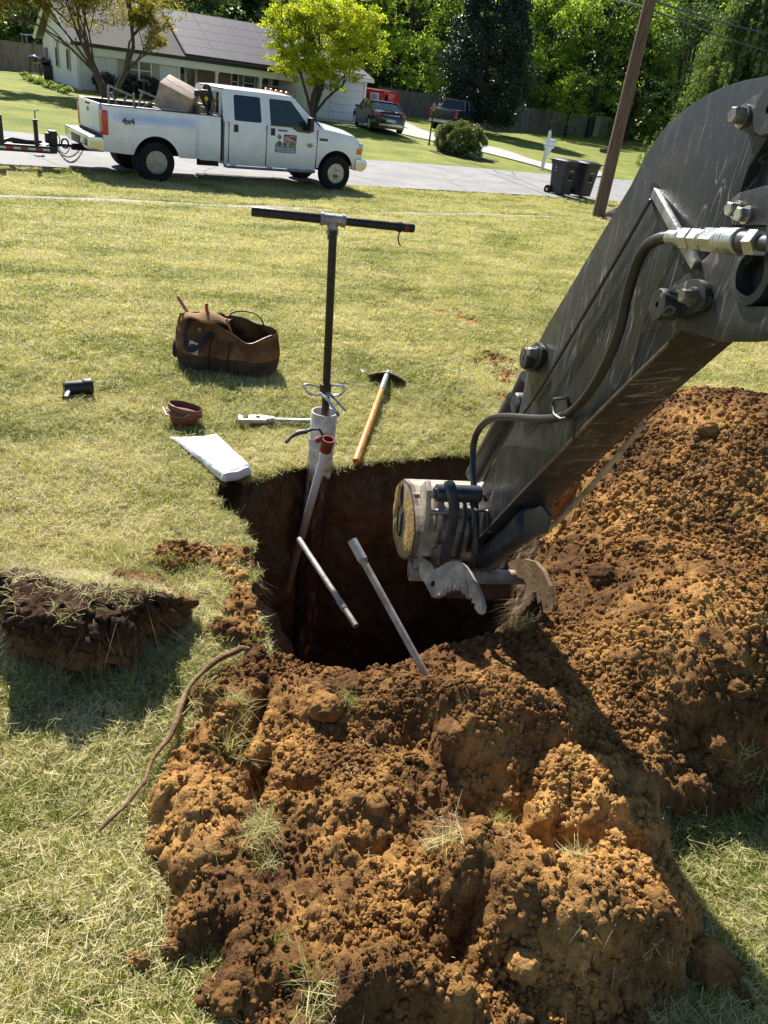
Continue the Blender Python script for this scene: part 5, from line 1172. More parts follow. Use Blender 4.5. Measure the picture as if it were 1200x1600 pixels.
def wheel(parent, x, y, r, w_, side, rim=.58, mat=MRIM, deep=.0, hub=None, spokes=0, loc_z=None):
    """side -1: outer face towards -Y"""
    o = bpy.data.objects.new('wheel', None); C.objects.link(o); o.parent = parent; o.location = (x, y, r if loc_z is None else loc_z)
    ax = (0, side, 0); b_ = MB(); h = w_ / 2
    b_.lathe([(r * rim, -h), (r * .90, -h), (r * .98, -h * .75), (r, -h * .45), (r, h * .45), (r * .98, h * .75), (r * .93, h), (r * (rim + .06), h), (r * rim, h * .9)], (0, 0, 0), ax, 40); b_.build('tyre', MTYRE, o)
    R_ = r * rim; b_ = MB()
    if deep > 0: b_.lathe([(R_ * 1.03, h * .95), (R_ * .97, h * .97), (R_ * .90, h * .6), (R_ * .82, h - deep), (R_ * .45, h - deep * 1.08), (R_ * .42, h - deep * .7), (R_ * .22, h - deep * .55), (R_ * .20, h - deep * .2), (.001, h - deep * .15)], (0, 0, 0), ax, 36)
    else: b_.lathe([(R_ * 1.03, h * .93), (R_ * .97, h * .97), (R_ * .88, h * .75), (R_ * .6, h * .8), (R_ * .3, h * 1.1), (.001, h * 1.15)], (0, 0, 0), ax, 36)
    b_.build('rim', mat, o)
    if deep > 0:
        b_ = MB()
        for k in range(8):
            a = k * PI / 4; b_.cyl((R_ * .33 * math.cos(a), side * (h - deep * .75), R_ * .33 * math.sin(a)), (R_ * .33 * math.cos(a), side * (h - deep * .5), R_ * .33 * math.sin(a)), .013, 6)
        b_.build('wheel_nut', MCHR, o)
    if spokes:
        b_ = MB()
        for k in range(spokes):
            a = 2 * PI * k / spokes; c_, s_ = math.cos(a), math.sin(a); p = np.array([-s_, 0, c_]) * .035
            q = [np.array([c_ * R_ * .15, side * h * 1.12, s_ * R_ * .15]), np.array([c_ * R_ * .95, side * h * .92, s_ * R_ * .95])]
            b_.add([q[0] - p, q[0] + p, q[1] + p * .7, q[1] - p * .7], [(0, 1, 2, 3)])
        ob = b_.build('spoke', mat, o); md = ob.modifiers.new('s', 'SOLIDIFY'); md.thickness = .012
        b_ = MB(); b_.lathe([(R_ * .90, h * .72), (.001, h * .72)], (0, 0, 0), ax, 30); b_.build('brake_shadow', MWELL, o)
    return o
def arches(s, zb, wh):
    z = zb
    for (c, r_, wz) in wh:
        if abs(s - c) < r_: z = max(z, wz + math.sqrt(max(0, r_ * r_ - (s - c) ** 2)))
    return z
def body_loft(cols, W, zb, ztop, crown, wh, name, mat, parent, zmid=.75, tuck=.05, shoulder=.04, flare=None, deck=True, ns=9):
    """W(s) half width, zb sill height, ztop(s) shoulder height, wh wheel arches (s,r,zcentre)"""
    b_ = MB(); rings = []
    for s in cols:
        w_ = W(s); zt = ztop(s); z0 = min(arches(s, zb(s) if callable(zb) else zb, wh), zt - .02); P = []
        for k in range(ns):
            f = k / (ns - 1); z = z0 + (zt - z0) * f
            y = w_ - tuck * max(0, (zmid - z) / zmid) ** 1.5 - shoulder * max(0, (z - zmid) / max(.1, zt - zmid)) ** 2.2
            if flare: y += flare(s, z)
            P.append((s, -y, z))
        R_ = list(P)
        if deck:
            yt = -P[-1][1]; cr = crown(s)
            for k in range(1, 8):
                f = k / 8; yy = -yt + 2 * yt * f; R_.append((s, yy, zt + cr * (1 - (abs(yy) / yt) ** 2.6) + .0))
            R_ += [(s, -p[1], p[2]) for p in P[::-1]]
        rings.append(R_)
    n = len(rings[0]); V = [p for r_ in rings for p in r_]; F = []
    for i in range(len(rings) - 1):
        for k in range(n - 1): F.append((i * n + k, i * n + k + 1, (i + 1) * n + k + 1, (i + 1) * n + k))
    if deck: F.append(tuple(range(n))); F.append(tuple((len(rings) - 1) * n + k for k in range(n)))
    b_.add(V, F)
    if not deck: b_.add([(x, -y, z) for x, y, z in V], F)
    return b_.build(name, mat, parent, ang=38)
def cols_of(s0, s1, wh, d=.08):
    L = list(np.arange(s0, s1, d)) + [s1]
    for (c, r_, wz) in wh: L += [c + r_ * math.cos(a) for a in np.linspace(0, PI, 19)] + [c - r_ * 1.0001, c + r_ * 1.0001]
    return sorted(x for x in set(np.round(L, 4)) if s0 <= x <= s1)
def sheet_poly(pts, y0, tum, z0, th, holes=None):
    """side panel: polygon in (s,z), leaning inwards by tum per metre above z0"""
    b_ = MB(); b_.prism(pts, (1, 0, 0), (0, 0, 1), (0, 1, 0), (0, 0, 0), th, holes)
    b_.v = [(x, y + y0 + max(0, z - z0) * tum, z) for x, y, z in b_.v]; return b_
def rounded(pts, r=.05, k=3):
    out = []; n = len(pts)
    for i in range(n):
        p0, p, p1 = [np.array(pts[(i + j) % n], float) for j in (-1, 0, 1)]
        a = (p0 - p); b2 = (p1 - p); la, lb = np.linalg.norm(a), np.linalg.norm(b2); rr = min(r, la / 2.2, lb / 2.2); a = p + a / la * rr; b2 = p + b2 / lb * rr
        for j in range(k + 1): t_ = j / k; out.append(tuple((1 - t_) ** 2 * a + 2 * t_ * (1 - t_) * p + t_ * t_ * b2))
    return out
# ---------------- white dually pickup
TO = np.array([-5.673, 17.878, 0]) + N3 * 1.2; TO[2] = prof(N2 @ TO[:2]) + .0
tk = thing('pickup_truck', 'white crew-cab dually pickup with a loaded bed, parked half on the verge', 'pickup truck', tuple(TO), YAW)
whl = [(-.22, .50, .42), (4.26, .50, .42)]
Wc = lambda s: 1.0 - .07 * smooth(4.5, 5.02, s) - .0 * s
zt_hood = lambda s: float(np.interp(s, [3.68, 3.8, 4.3, 4.75, 4.93, 5.0], [1.36, 1.36, 1.31, 1.25, 1.14, .98]))
body_loft(cols_of(3.70, 5.0, whl[1:], .07), Wc, .50, zt_hood, lambda s: float(np.interp(s, [3.7, 4.7, 5.0], [.14, .10, .03])), whl[1:], 'front_body', MWP, tk, zmid=.95, tuck=.05, shoulder=.05)
body_loft(cols_of(1.34, 3.69, [], .2), lambda s: 1.0, .44, lambda s: 1.335, lambda s: 0.0, [], 'cab_body', MWP, tk, zmid=.95, tuck=.06, shoulder=.03)
fl_ = lambda s, z: .17 * smooth(-1.14, -.86, s) * (1 - smooth(.60, .78, s)) * smooth(1.30, 1.12, z)
bedz = lambda s: .53 if s < .70 else (.53 if s < .78 else .50)
body_loft(cols_of(-1.28, 1.27, whl[:1], .05), lambda s: 1.0 - .02 * smooth(-1.1, -1.28, s), bedz, lambda s: 1.41, lambda s: 0, whl[:1], 'bed_side', MWP, tk, zmid=.95, tuck=.03, shoulder=.03, flare=fl_, deck=False, ns=18)
# bed box
b_ = MB()
b_.box((0, 0, .88), (2.5, 1.7, .04)); b_.box((1.22, 0, 1.13), (.05, 1.75, .52)); b_.box((-1.235, 0, 1.12), (.03, 1.6, .52))
for sg in (-1, 1): b_.box((0, sg * .84, 1.13), (2.5, .04, .52))
b_.build('bed_liner', M('bed_liner', (.05, .05, .052), .8, var=.5), tk)
b_ = MB()
for sg in (-1, 1): b_.box((0, sg * .90, 1.408), (2.53, .17, .022), None, .006)
b_.box((1.21, 0, 1.408), (.06, 1.64, .022), None, .006); b_.build('bed_rail', MTRIM, tk)
b_ = MB(); b_.box((-1.28, 0, 1.14), (.055, 1.62, .56), None, .02); tg = b_.build('tailgate', MWP, tk)
b_ = MB(); b_.lathe([(.055, 0), (.055, .006), (.001, .009)], (-1.308, .05, 1.24), (-1, 0, 0), 24); b_.v = [(x, .05 + (y - .05) * 1.5, 1.24 + (z - 1.24) * .8) for x, y, z in b_.v]; b_.build('tailgate_badge', M('dark_badge', (.03, .05, .10), .3), tg)
b_ = MB(); b_.box((-1.31, .05, 1.36), (.02, .34, .05), None, .008); b_.build('tailgate_handle', MTRIM, tg)
for sg in (-1, 1): b_ = MB(); b_.box((-1.235, sg * .935, 1.08), (.13, .165, .46), None, .03); b_.build('tail_light', MTAIL, tk)
b_ = MB(); b_.prism(rounded([(-1.60, .80), (-1.30, .80), (-1.27, .72), (-1.27, .52), (-1.52, .52), (-1.60, .60)], .03), (1, 0, 0), (0, 0, 1), (0, 1, 0), (0, -.98, 0), 1.96, None, .01); bp = b_.build('rear_bumper', MCHR, tk)
b_ = MB(); b_.box((-1.44, 0, .808), (.32, 1.9, .012), None, .003); b_.box((-1.602, 0, .66), (.012, .75, .16), None, .003); b_.build('bumper_step', MTRIM, bp)
b_ = MB(); b_.box((1.8, 0, .55), (6.0, .9, .14)); b_.box((-1.45, 0, .48), (.5, .12, .12)); b_.box((.1, 0, .5), (.16, 1.9, .12)); b_.cyl((-.22, -1, .4), (-.22, 1, .4), .06); b_.cyl((4.26, -.9, .4), (4.26, .9, .4), .05); b_.box((1.0, -.93, .52), (.5, .06, .26), None, .01)
for c_ in (-.22, 4.26): b_.box((c_, 0, .80), (1.0, 1.55, .36))
b_.build('chassis', MWELL, tk)
# front: grille, lamp, bumper
b_ = MB(); b_.box((4.98, 0, .98), (.05, 1.2, .30), None, .02); b_.build('grille', MTRIM, tk)
for sg in (-1, 1):
    b_ = MB(); b_.box((4.955, sg * .815, 1.03), (.10, .27, .17), None, .03); b_.build('headlight', M('headlight_glass', (.55, .57, .60), .1, 0, .2, 9, spec=.8), tk)
    b_ = MB(); b_.box((4.90, sg * .945, .93), (.14, .06, .13), None, .02); b_.build('turn_signal', MAMB, tk)
b_ = MB(); b_.prism(rounded([(4.80, .76), (5.08, .76), (5.14, .70), (5.12, .56), (5.0, .48), (4.82, .50)], .03), (1, 0, 0), (0, 0, 1), (0, 1, 0), (0, -.99, 0), 1.98, None, .012); b_.build('front_bumper', MCHR, tk)
# greenhouse
TUM = .30
w_r = rounded([(1.60, 1.355), (2.26, 1.355), (2.26, 1.86), (1.62, 1.86)], .05); w_f = rounded([(2.48, 1.345), (2.95, 1.34), (3.12, 1.27), (3.52, 1.25), (3.53, 1.34), (3.02, 1.86), (2.48, 1.86)], .045)
side_p = [(1.34, 1.33), (3.78, 1.33), (3.70, 1.44), (3.12, 1.92), (3.02, 1.955), (1.42, 1.955), (1.35, 1.90)]
w_f2 = [(x, max(z, 1.345)) for x, z in rounded([(2.48, 1.35), (3.50, 1.35), (3.03, 1.86), (2.48, 1.86)], .045)]
for sg in (-1, 1):
    b_ = sheet_poly(side_p, -.97, TUM, 1.33, .035, [w_r, w_f2])
    if sg > 0: b_.v = [(x, -y, z) for x, y, z in b_.v]
    b_.build('cab_pillar', MWP, tk, ang=30)
    for nm, poly, mt_ in (('rear_window', w_r, MGLASS), ('side_window', w_f2, None)):
        c_ = np.mean(poly, 0); pl_ = [tuple(c_ + (np.array(p) - c_) * 1.03) for p in poly]; b_ = sheet_poly(pl_, -.955, TUM, 1.33, .006)
        if sg > 0: b_.v = [(x, -y, z) for x, y, z in b_.v]
        if mt_ is None: mt_ = M('clear_glass', (.05, .10, .09), .04, 0, .2, 2, spec=.9, trans=.55)
        b_.build(nm, mt_, tk)
b_ = sheet_poly(rounded([(2.46, 1.325), (3.0, 1.325), (3.16, 1.245), (3.50, 1.235), (3.54, 1.35), (2.46, 1.355)], .03), -.978, 0, 9, .01); b_.v = [(x, y - .018 - .0 * z, z) for x, y, z in b_.v]; b_.build('window_drop', MGLASS, tk)
b_ = MB(); b_.grid(lambda u, v_: (1.36 + u * 1.74, (v_ * 2 - 1) * (.79 - .0 * u), 1.955 + .045 * (1 - (v_ * 2 - 1) ** 2) ** .6 * (1 - (2 * u - 1) ** 8) + .0), 24, 24); ob = b_.build('roof', MWP, tk, ang=60)
b_ = MB(); b_.add([(3.10, -.77, 1.95), (3.10, .77, 1.95), (3.78, .93, 1.42), (3.78, -.93, 1.42)], [(0, 1, 2, 3)]); ob = b_.build('windscreen', MATS['clear_glass'], tk, sm=False); md = ob.modifiers.new('s', 'SOLIDIFY'); md.thickness = .006
b_ = MB(); b_.box((1.35, 0, 1.64), (.03, 1.56, .58)); rb = b_.build('cab_back', MWP, tk); b_ = MB(); b_.box((1.332, 0, 1.66), (.012, 1.35, .42), None, .004); b_.build('back_glass', MGLASS, rb)
b_ = MB(); b_.box((2.45, 0, 1.15), (2.0, 1.6, .3)); 
for y_ in (-.42, .42): b_.box((2.95, y_, 1.42), (.14, .5, .50), None, .05); b_.box((2.0, y_, 1.40), (.14, .5, .45), None, .05)
b_.tube([(3.33 + .0, -.45 + .19 * math.cos(a), 1.42 + .19 * math.sin(a)) for a in np.linspace(0, 6.28, 20)], .015, 6); b_.build('seats', M('grey_seats', (.16, .17, .17), .8, var=.4), tk)
for k in range(5): b_ = MB(); b_.lathe([(.05, 0), (.045, .03), (.02, .05), (.001, .052)], (3.03, -.56 + .28 * k, 1.985), (0, 0, 1), 12); b_.build('roof_marker', MAMB, tk)
b_ = MB(); b_.grid(lambda u, v_: (3.72 + .20 * u, (v_ * 2 - 1) * .86, 1.462 - .01 * u + .035 * (1 - (v_ * 2 - 1) ** 2)), 5, 14); b_.build('cowl', MTRIM, tk)
# door seams, handles, mirror, step, badges
for s_ in (1.345, 2.38, 3.69, 1.46):
    for sg in (-1, 1): b_ = MB(); b_.box((s_, sg * .985, .90), (.010, .05, .84)); b_.build('door_seam', MTRIM, tk)
for sg in (-1, 1): b_ = MB(); b_.box((1.305, sg * .90, .95), (.06, .1, .9)); b_.build('bed_gap', MTRIM, tk)
for s_ in (1.63, 2.53):
    b_ = MB(); b_.box((s_, -1.004, 1.20), (.10, .014, .15), None, .006); b_.build('door_handle', MTRIM, tk)
b_ = MB(); b_.box((3.42, -1.12, 1.43), (.10, .20, .30), None, .03); b_.box((3.40, -.99, 1.36), (.08, .14, .05)); b_.build('wing_mirror', MTRIM, tk)
b_ = MB(); b_.box((3.42, 1.12, 1.43), (.10, .20, .30), None, .03); b_.box((3.40, .99, 1.36), (.08, .14, .05)); b_.build('wing_mirror', MTRIM, tk)
for sg in (-1, 1): b_ = MB(); b_.tube([(1.36, sg * 1.0, .42), (1.42, sg * 1.06, .41), (3.60, sg * 1.06, .41), (3.66, sg * 1.0, .42)], .038, 12, flat=.8); [b_.box((s_, sg * .95, .43), (.05, .22, .03)) for s_ in (1.6, 2.5, 3.4)]; b_.build('step_bar', M('steel_step', (.32, .34, .36), .3, .8, .4, 10), tk)
def rotp(x, y, z): return Matrix.Translation((x, y, z)) @ Matrix.Rotation(PI / 2, 4, 'X')
MLET = M('grey_lettering', (.10, .06, .06), .5, var=.3)
text_mesh('4x4', .17, MLET, rotp(-.80, -1.162, 1.15), tk, ext=.012, bold=.004)
b_ = MB(); b_.box((3.86, -1.0, 1.13), (.22, .014, .055), None, .004); b_.build('fender_badge', MLET, tk)
b_ = MB(); b_.lathe([(.055, 0), (.05, .006), (.001, .008)], (3.50, -.998, .98), (0, -1, 0), 16); b_.box((3.50, -1.001, .985), (.20, .008, .03)); b_.build('round_badge', M('bronze_badge', (.28, .22, .17), .4, .5, .3), tk)
b_ = MB(); b_.lathe([(.028, 0), (.02, .01), (.001, .012)], (-.92, -1.13, .82), (0, -1, 0), 12); b_.build('side_marker', M('dark_red_lens', (.12, .01, .02), .3), tk)
# door advertising panel
sx0, sx1, sz0, sz1 = 2.60, 3.14, .78, 1.16
Y0 = -1.0035
def panel(name, pts, mat, y=Y0, parent=None, th=.002): b_ = MB(); b_.prism(pts, (1, 0, 0), (0, 0, 1), (0, 1, 0), (0, y, 0), th); return b_.build(name, mat, parent or tk, sm=False)
ad_ = panel('door_sign', [(2.60, .78), (3.14, .78), (3.14, .92), (3.14, 1.17), (2.81, 1.17), (2.81, .98), (2.60, .95)], M('sign_red', (.24, .022, .030), .5, var=.15))
panel('sign_band', [(2.60, .78), (3.14, .78), (3.14, .90), (2.60, .90)], M('sign_blue', (.10, .22, .33), .5, var=.2), Y0 - .002, ad_)
panel('sign_field', [(2.60, .90), (2.805, .90), (2.805, .965), (2.60, .965)], M('sign_dark', (.05, .06, .05), .6, var=.3), Y0 - .001, ad_)
MWL = M('sign_white', (.72, .72, .70), .6, var=.1)
for cx_s, cz_s, rr_, mt_ in ((2.70, .955, .068, ('sign_photo_green', (.16, .17, .10))), (2.845, .955, .060, ('sign_photo_blue', (.16, .22, .24))), (3.03, .955, .100, ('sign_photo_light', (.26, .28, .16)))):
    pts = [(cx_s + (rr_ + .012) * math.cos(a), max(.90, cz_s + (rr_ + .012) * math.sin(a))) for a in np.linspace(0, 2 * PI, 25)[:-1]]; panel('sign_ring', [(min(3.14, x), z) for x, z in pts], MWL, Y0 - .003, ad_, .001)
    pts = [(min(3.137, cx_s + rr_ * math.cos(a)), max(.901, cz_s + rr_ * math.sin(a))) for a in np.linspace(0, 2 * PI, 25)[:-1]]; panel('sign_picture', pts, M(mt_[0], mt_[1], .6, 0, .7, 22), Y0 - .0045, ad_, .001)
r_ = np.random.default_rng(8)
for z_ in (.865, .815):
    b_ = MB(); x_ = 2.62 + (0 if z_ > .85 else .05)
    while x_ < 3.11:
        w_ = r_.uniform(.008, .014); b_.box((x_, Y0 - .0035, z_), (w_, .002, .030 if r_.random() < .8 else .02)); x_ += w_ + r_.uniform(.007, .013) + (.02 if r_.random() < .12 else 0)
    b_.build('sign_lettering', MWL, ad_)
for z_, a_, b2 in ((1.135, 2.96, 3.10), (1.120, 2.83, 2.95), (1.095, 2.83, 2.97), (1.075, 2.83, 3.02), (1.050, 2.83, 3.08)):
    b_ = MB(); b_.box(((a_ + b2) / 2, Y0 - .0015, z_), (b2 - a_, .002, .010)); b_.build('sign_lettering', MWL, ad_)
b_ = MB(); x_ = 2.665
while x_ < 2.90:
    w_ = r_.uniform(.010, .017)
    if not (2.765 < x_ < 2.785): b_.box((x_, Y0 + .001, 1.245 - (x_ - 2.66) * .0), (w_, .003, .036))
    x_ += w_ + .007
b_.build('door_lettering', MLET, tk)
panel('diamond_emblem', [(2.70, 1.045), (2.765, 1.105), (2.70, 1.165), (2.635, 1.105)], M('emblem_grey', (.30, .22, .24), .5, 0, .6, 30), Y0)
# wheels
for y_, sd_ in ((-1.03, -1), (-.76, -1), (1.03, 1), (.76, 1)): wheel(tk, -.22, y_, .405, .235, sd_, .55, MRIM, .13)
for y_, sd_ in ((-.90, -1), (.90, 1)): wheel(tk, 4.26, y_, .405, .245, sd_, .55, M('front_hub', (.42, .43, .45), .25, .7, .5, 20), 0)
# antenna
b_ = MB(); b_.tube([(3.98, .82, 1.38), (3.95, .83, 2.05)], .006, 5); b_.build('aerial', MTRIM, tk)
# load in the bed (each its own thing)
def tw(s, y, z): p = TO + D3 * s + N3 * y; return np.array([p[0], p[1], TO[2] + z])
RZ = np.array(Matrix.Rotation(YAW, 3, 'Z'))
mcard = M('brown_cardboard', (.50, .39, .30), .8, 0, .25, 5, .002, 60, col2=(.33, .24, .17))
cbx = thing('cardboard_box', 'large brown cardboard box tipped over on the load in the truck bed', 'cardboard box', tuple(tw(.60, -.25, 1.35)))
b_ = MB(); Rb = RZ @ np.array(Matrix.Rotation(.42, 3, 'X')) @ np.array(Matrix.Rotation(.12, 3, 'Y')) @ np.array(Matrix.Rotation(-.65, 3, 'Z')); b_.box(tw(.55, -.25, 1.62), (.74, .62, .56), Rb, .008); WB(b_, 'box_shell', mcard, cbx)
b_ = MB(); b_.box(tw(.55, -.25, 1.62) + Rb @ np.array([0, 0, .2815]), (.72, .05, .002), Rb); WB(b_, 'packing_tape', M('tan_tape', (.55, .46, .34), .3, var=.1), cbx)
for lb, s_, y_, z_, d_, col in (('pale box wedged behind the cab of the truck', 1.0, -.1, 1.36, (.30, .5, .45), (.55, .50, .44)), ('small brown box beside the tipped box in the truck bed', .98, -.50, 1.38, (.2, .3, .32), (.38, .25, .17)), ('white flat carton under the tipped box in the truck bed', .30, -.45, 1.27, (.6, .5, .30), (.62, .60, .56))):
    b_ = MB(); b_.box(tw(s_, y_, z_), d_, RZ @ np.array(Matrix.Rotation(.1 * s_, 3, 'Z')), .006); o = b_.build('cardboard_box', M('carton_%d' % int(col[0] * 100), col, .8, var=.2)); tag(o, lb, 'cardboard box')
mwood = M('weathered_timber', (.40, .36, .31), .8, 0, .4, 14, .003, 50)
rk = thing('timber_rack', 'weathered timber rack with slanting pieces standing in the truck bed near the tailgate', 'timber rack', tuple(tw(-.75, 0, 1.2)))
b_ = MB()
def plank(a, b2, w_=.045): b_.tube([a, b2], w_ * .6, 4)
for s_, y_, h_ in ((-1.02, -.55, 1.72), (-.55, -.72, 1.66), (.02, -.72, 1.66)): plank(tw(s_, y_, .9), tw(s_, y_, h_))
for a, b2 in (((-1.0, -.4, 1.75), (-.55, -.7, 1.60)), ((-.35, -.4, 1.72), (.02, -.72, 1.60)), ((-.42, -.5, 1.3), (-.3, -.5, 1.72)), ((-.40, -.7, 1.40), (.0, -.7, 1.62)), ((-.7, -.5, 1.45), (-.6, -.5, 1.65)), ((-.95, -.5, 1.62), (-.85, -.5, 1.42))): plank(tw(*a), tw(*b2), .038)
WB(b_, 'frame', mwood, rk)
b_ = MB(); 
for s_, y_, h_ in ((-.95, .2, 1.95), (-.65, .3, 1.95), (-.08, .1, 2.05)): b_.tube([tw(s_, y_, .9), tw(s_, y_, h_)], .013, 6)
WB(b_, 'iron_rod', MTRIM, rk)
hs = thing('hose_reel', 'black hose and yellow-tagged reel hung on a stand behind the cab', 'hose reel', tuple(tw(1.12, -.6, 1.4)))
b_ = MB()
for k in range(3): b_.tube([tw(1.12 + .01 * k, -.45 + .20 * math.cos(a) - .05 * k, 1.72 + .26 * math.sin(a)) for a in np.linspace(0, 6.2, 22)], .016, 6)
b_.box(tw(1.05, -.62, 1.78), (.22, .12, .2), RZ, .03); b_.box(tw(.86, -.62, 1.80), (.12, .10, .12), RZ, .03); b_.tube(catmull([tw(.95, -.66, 1.78), tw(1.0, -.7, 1.60), tw(1.12, -.72, 1.42), tw(1.2, -.72, 1.62), tw(1.16, -.7, 1.85)], 5), .014, 6); b_.tube([tw(.92, -.7, 1.70), tw(1.18, -.78, 1.40)], .016, 6); b_.box(tw(1.15, -.5, 1.5), (.05, .05, .9), RZ); WB(b_, 'hose_coil', MTRIM, hs)
b_ = MB(); b_.lathe([(.001, 0), (.04, 0), (.045, .05), (.001, .09)], tw(1.04, -.70, 1.68), (0, 0, 1), 10); WB(b_, 'yellow_cap', M('yellow_plastic', (.80, .55, .02), .4, var=.1), hs)
# ---------------- trailer at the left edge (only its front is in frame)
def px_plane(q): return Plane(np.array([*(N2 * q), 0]), nrm=N3)
TP = px_plane(17.878 * N2[1] + -5.673 * N2[0] + 1.2)
tr_ = thing('flatbed_trailer', 'black trailer tongue with red and white reflective strip, hitched behind the white truck', 'trailer', tuple(tw(-2.2, 0, 0)), YAW)
def tl2(s, y, z): return (s + 2.2, y, z)
b_ = MB(); b_.box(tl2(-4.3, -.35, .42), (4.3, .08, .14), None, .01); b_.box(tl2(-4.3, .35, .42), (4.3, .08, .14), None, .01); b_.box(tl2(-2.2, 0, .42), (.25, .75, .13), None, .01); b_.box(tl2(-6.2, 0, .50), (1.6, 2.0, .14)); b_.box(tl2(-2.9, 0, .40), (.10, .7, .1)); b_.tube([tl2(-3.1, -.2, .50), tl2(-2.9, -.1, .56), tl2(-2.6, .0, .52), tl2(-2.3, -.05, .53)], .03, 6); b_.build('tongue_frame', MTRIM, tr_)
b_ = MB(); b_.box(tl2(-2.08, -.05, .575), (.16, .16, .39), None, .02); b_.box(tl2(-2.17, -.05, .62), (.12, .12, .2), None, .01); b_.build('coupler_block', MTRIM, tr_)
b_ = MB(); b_.box(tl2(-2.45, -.30, .70), (.075, .075, .50)); b_.box(tl2(-2.45, -.30, .955), (.10, .10, .03)); b_.tube([tl2(-2.42, -.1, .7), tl2(-2.40, -.1, 1.12), tl2(-2.32, -.1, 1.13)], .012, 6); b_.box(tl2(-2.42, -.30, .29), (.18, .18, .02)); b_.build('jack_post', MTRIM, tr_)
b_ = MB(); b_.box(tl2(-3.13, -.3, .73), (.10, .16, .55)); b_.build('head_board', MTRIM, tr_)
for k in range(12):
    b_ = MB(); b_.box(tl2(-2.22 - .14 * k - .07, -.3915, .42), (.138, .004, .045)); b_.build('reflector_strip', M('reflector_red', (.45, .03, .03), .4, var=.1) if k % 2 else M('reflector_white', (.70, .68, .62), .4, var=.1), tr_)
b_ = MB(); b_.tube([tl2(-2.05, -.05, .50), tl2(-1.85, -.02, .50), tl2(-1.55, 0, .50)], .035, 8); b_.tube([tl2(-1.85 + .07 * math.cos(a), -.1, .54 + .09 * math.sin(a)) for a in np.linspace(0, 6.28, 14)], .02, 6); b_.build('coupler', MTRIM, tr_)
def chain(p0, p1, sag, n, name='safety_chain'):
    b_ = MB()
    for i in range(n):
        f = i / (n - 1); p = np.array(p0) * (1 - f) + np.array(p1) * f - np.array([0, 0, sag * 4 * f * (1 - f)]); t_ = (np.array(p1) - np.array(p0)) / n; t_ = t_ - np.array([0, 0, sag * 4 * (1 - 2 * f) / n]); t_ /= np.linalg.norm(t_); s_ = np.cross(t_, [0, 1, 0]) if i % 2 else np.array([0, 1., 0]); 
        b_.tube([p + t_ * .028 * math.cos(a) + s_ * .016 * math.sin(a) for a in np.linspace(0, 6.28, 9)[:-1]], .0075, 5, closed=True)
    return b_.build(name, MTRIM, tr_)
chain(tl2(-2.02, -.12, .42), tl2(-1.48, -.10, .46), .26, 20); chain(tl2(-2.02, .05, .42), tl2(-1.48, .10, .46), .18, 16)
b_ = MB(); b_.tube(catmull([tl2(-2.02, -.1, .74), tl2(-1.95, -.1, .62), tl2(-1.98, -.1, .42), tl2(-1.85, -.1, .34), tl2(-1.75, -.1, .48)], 6), .010, 6); b_.build('wiring', MTRIM, tr_)
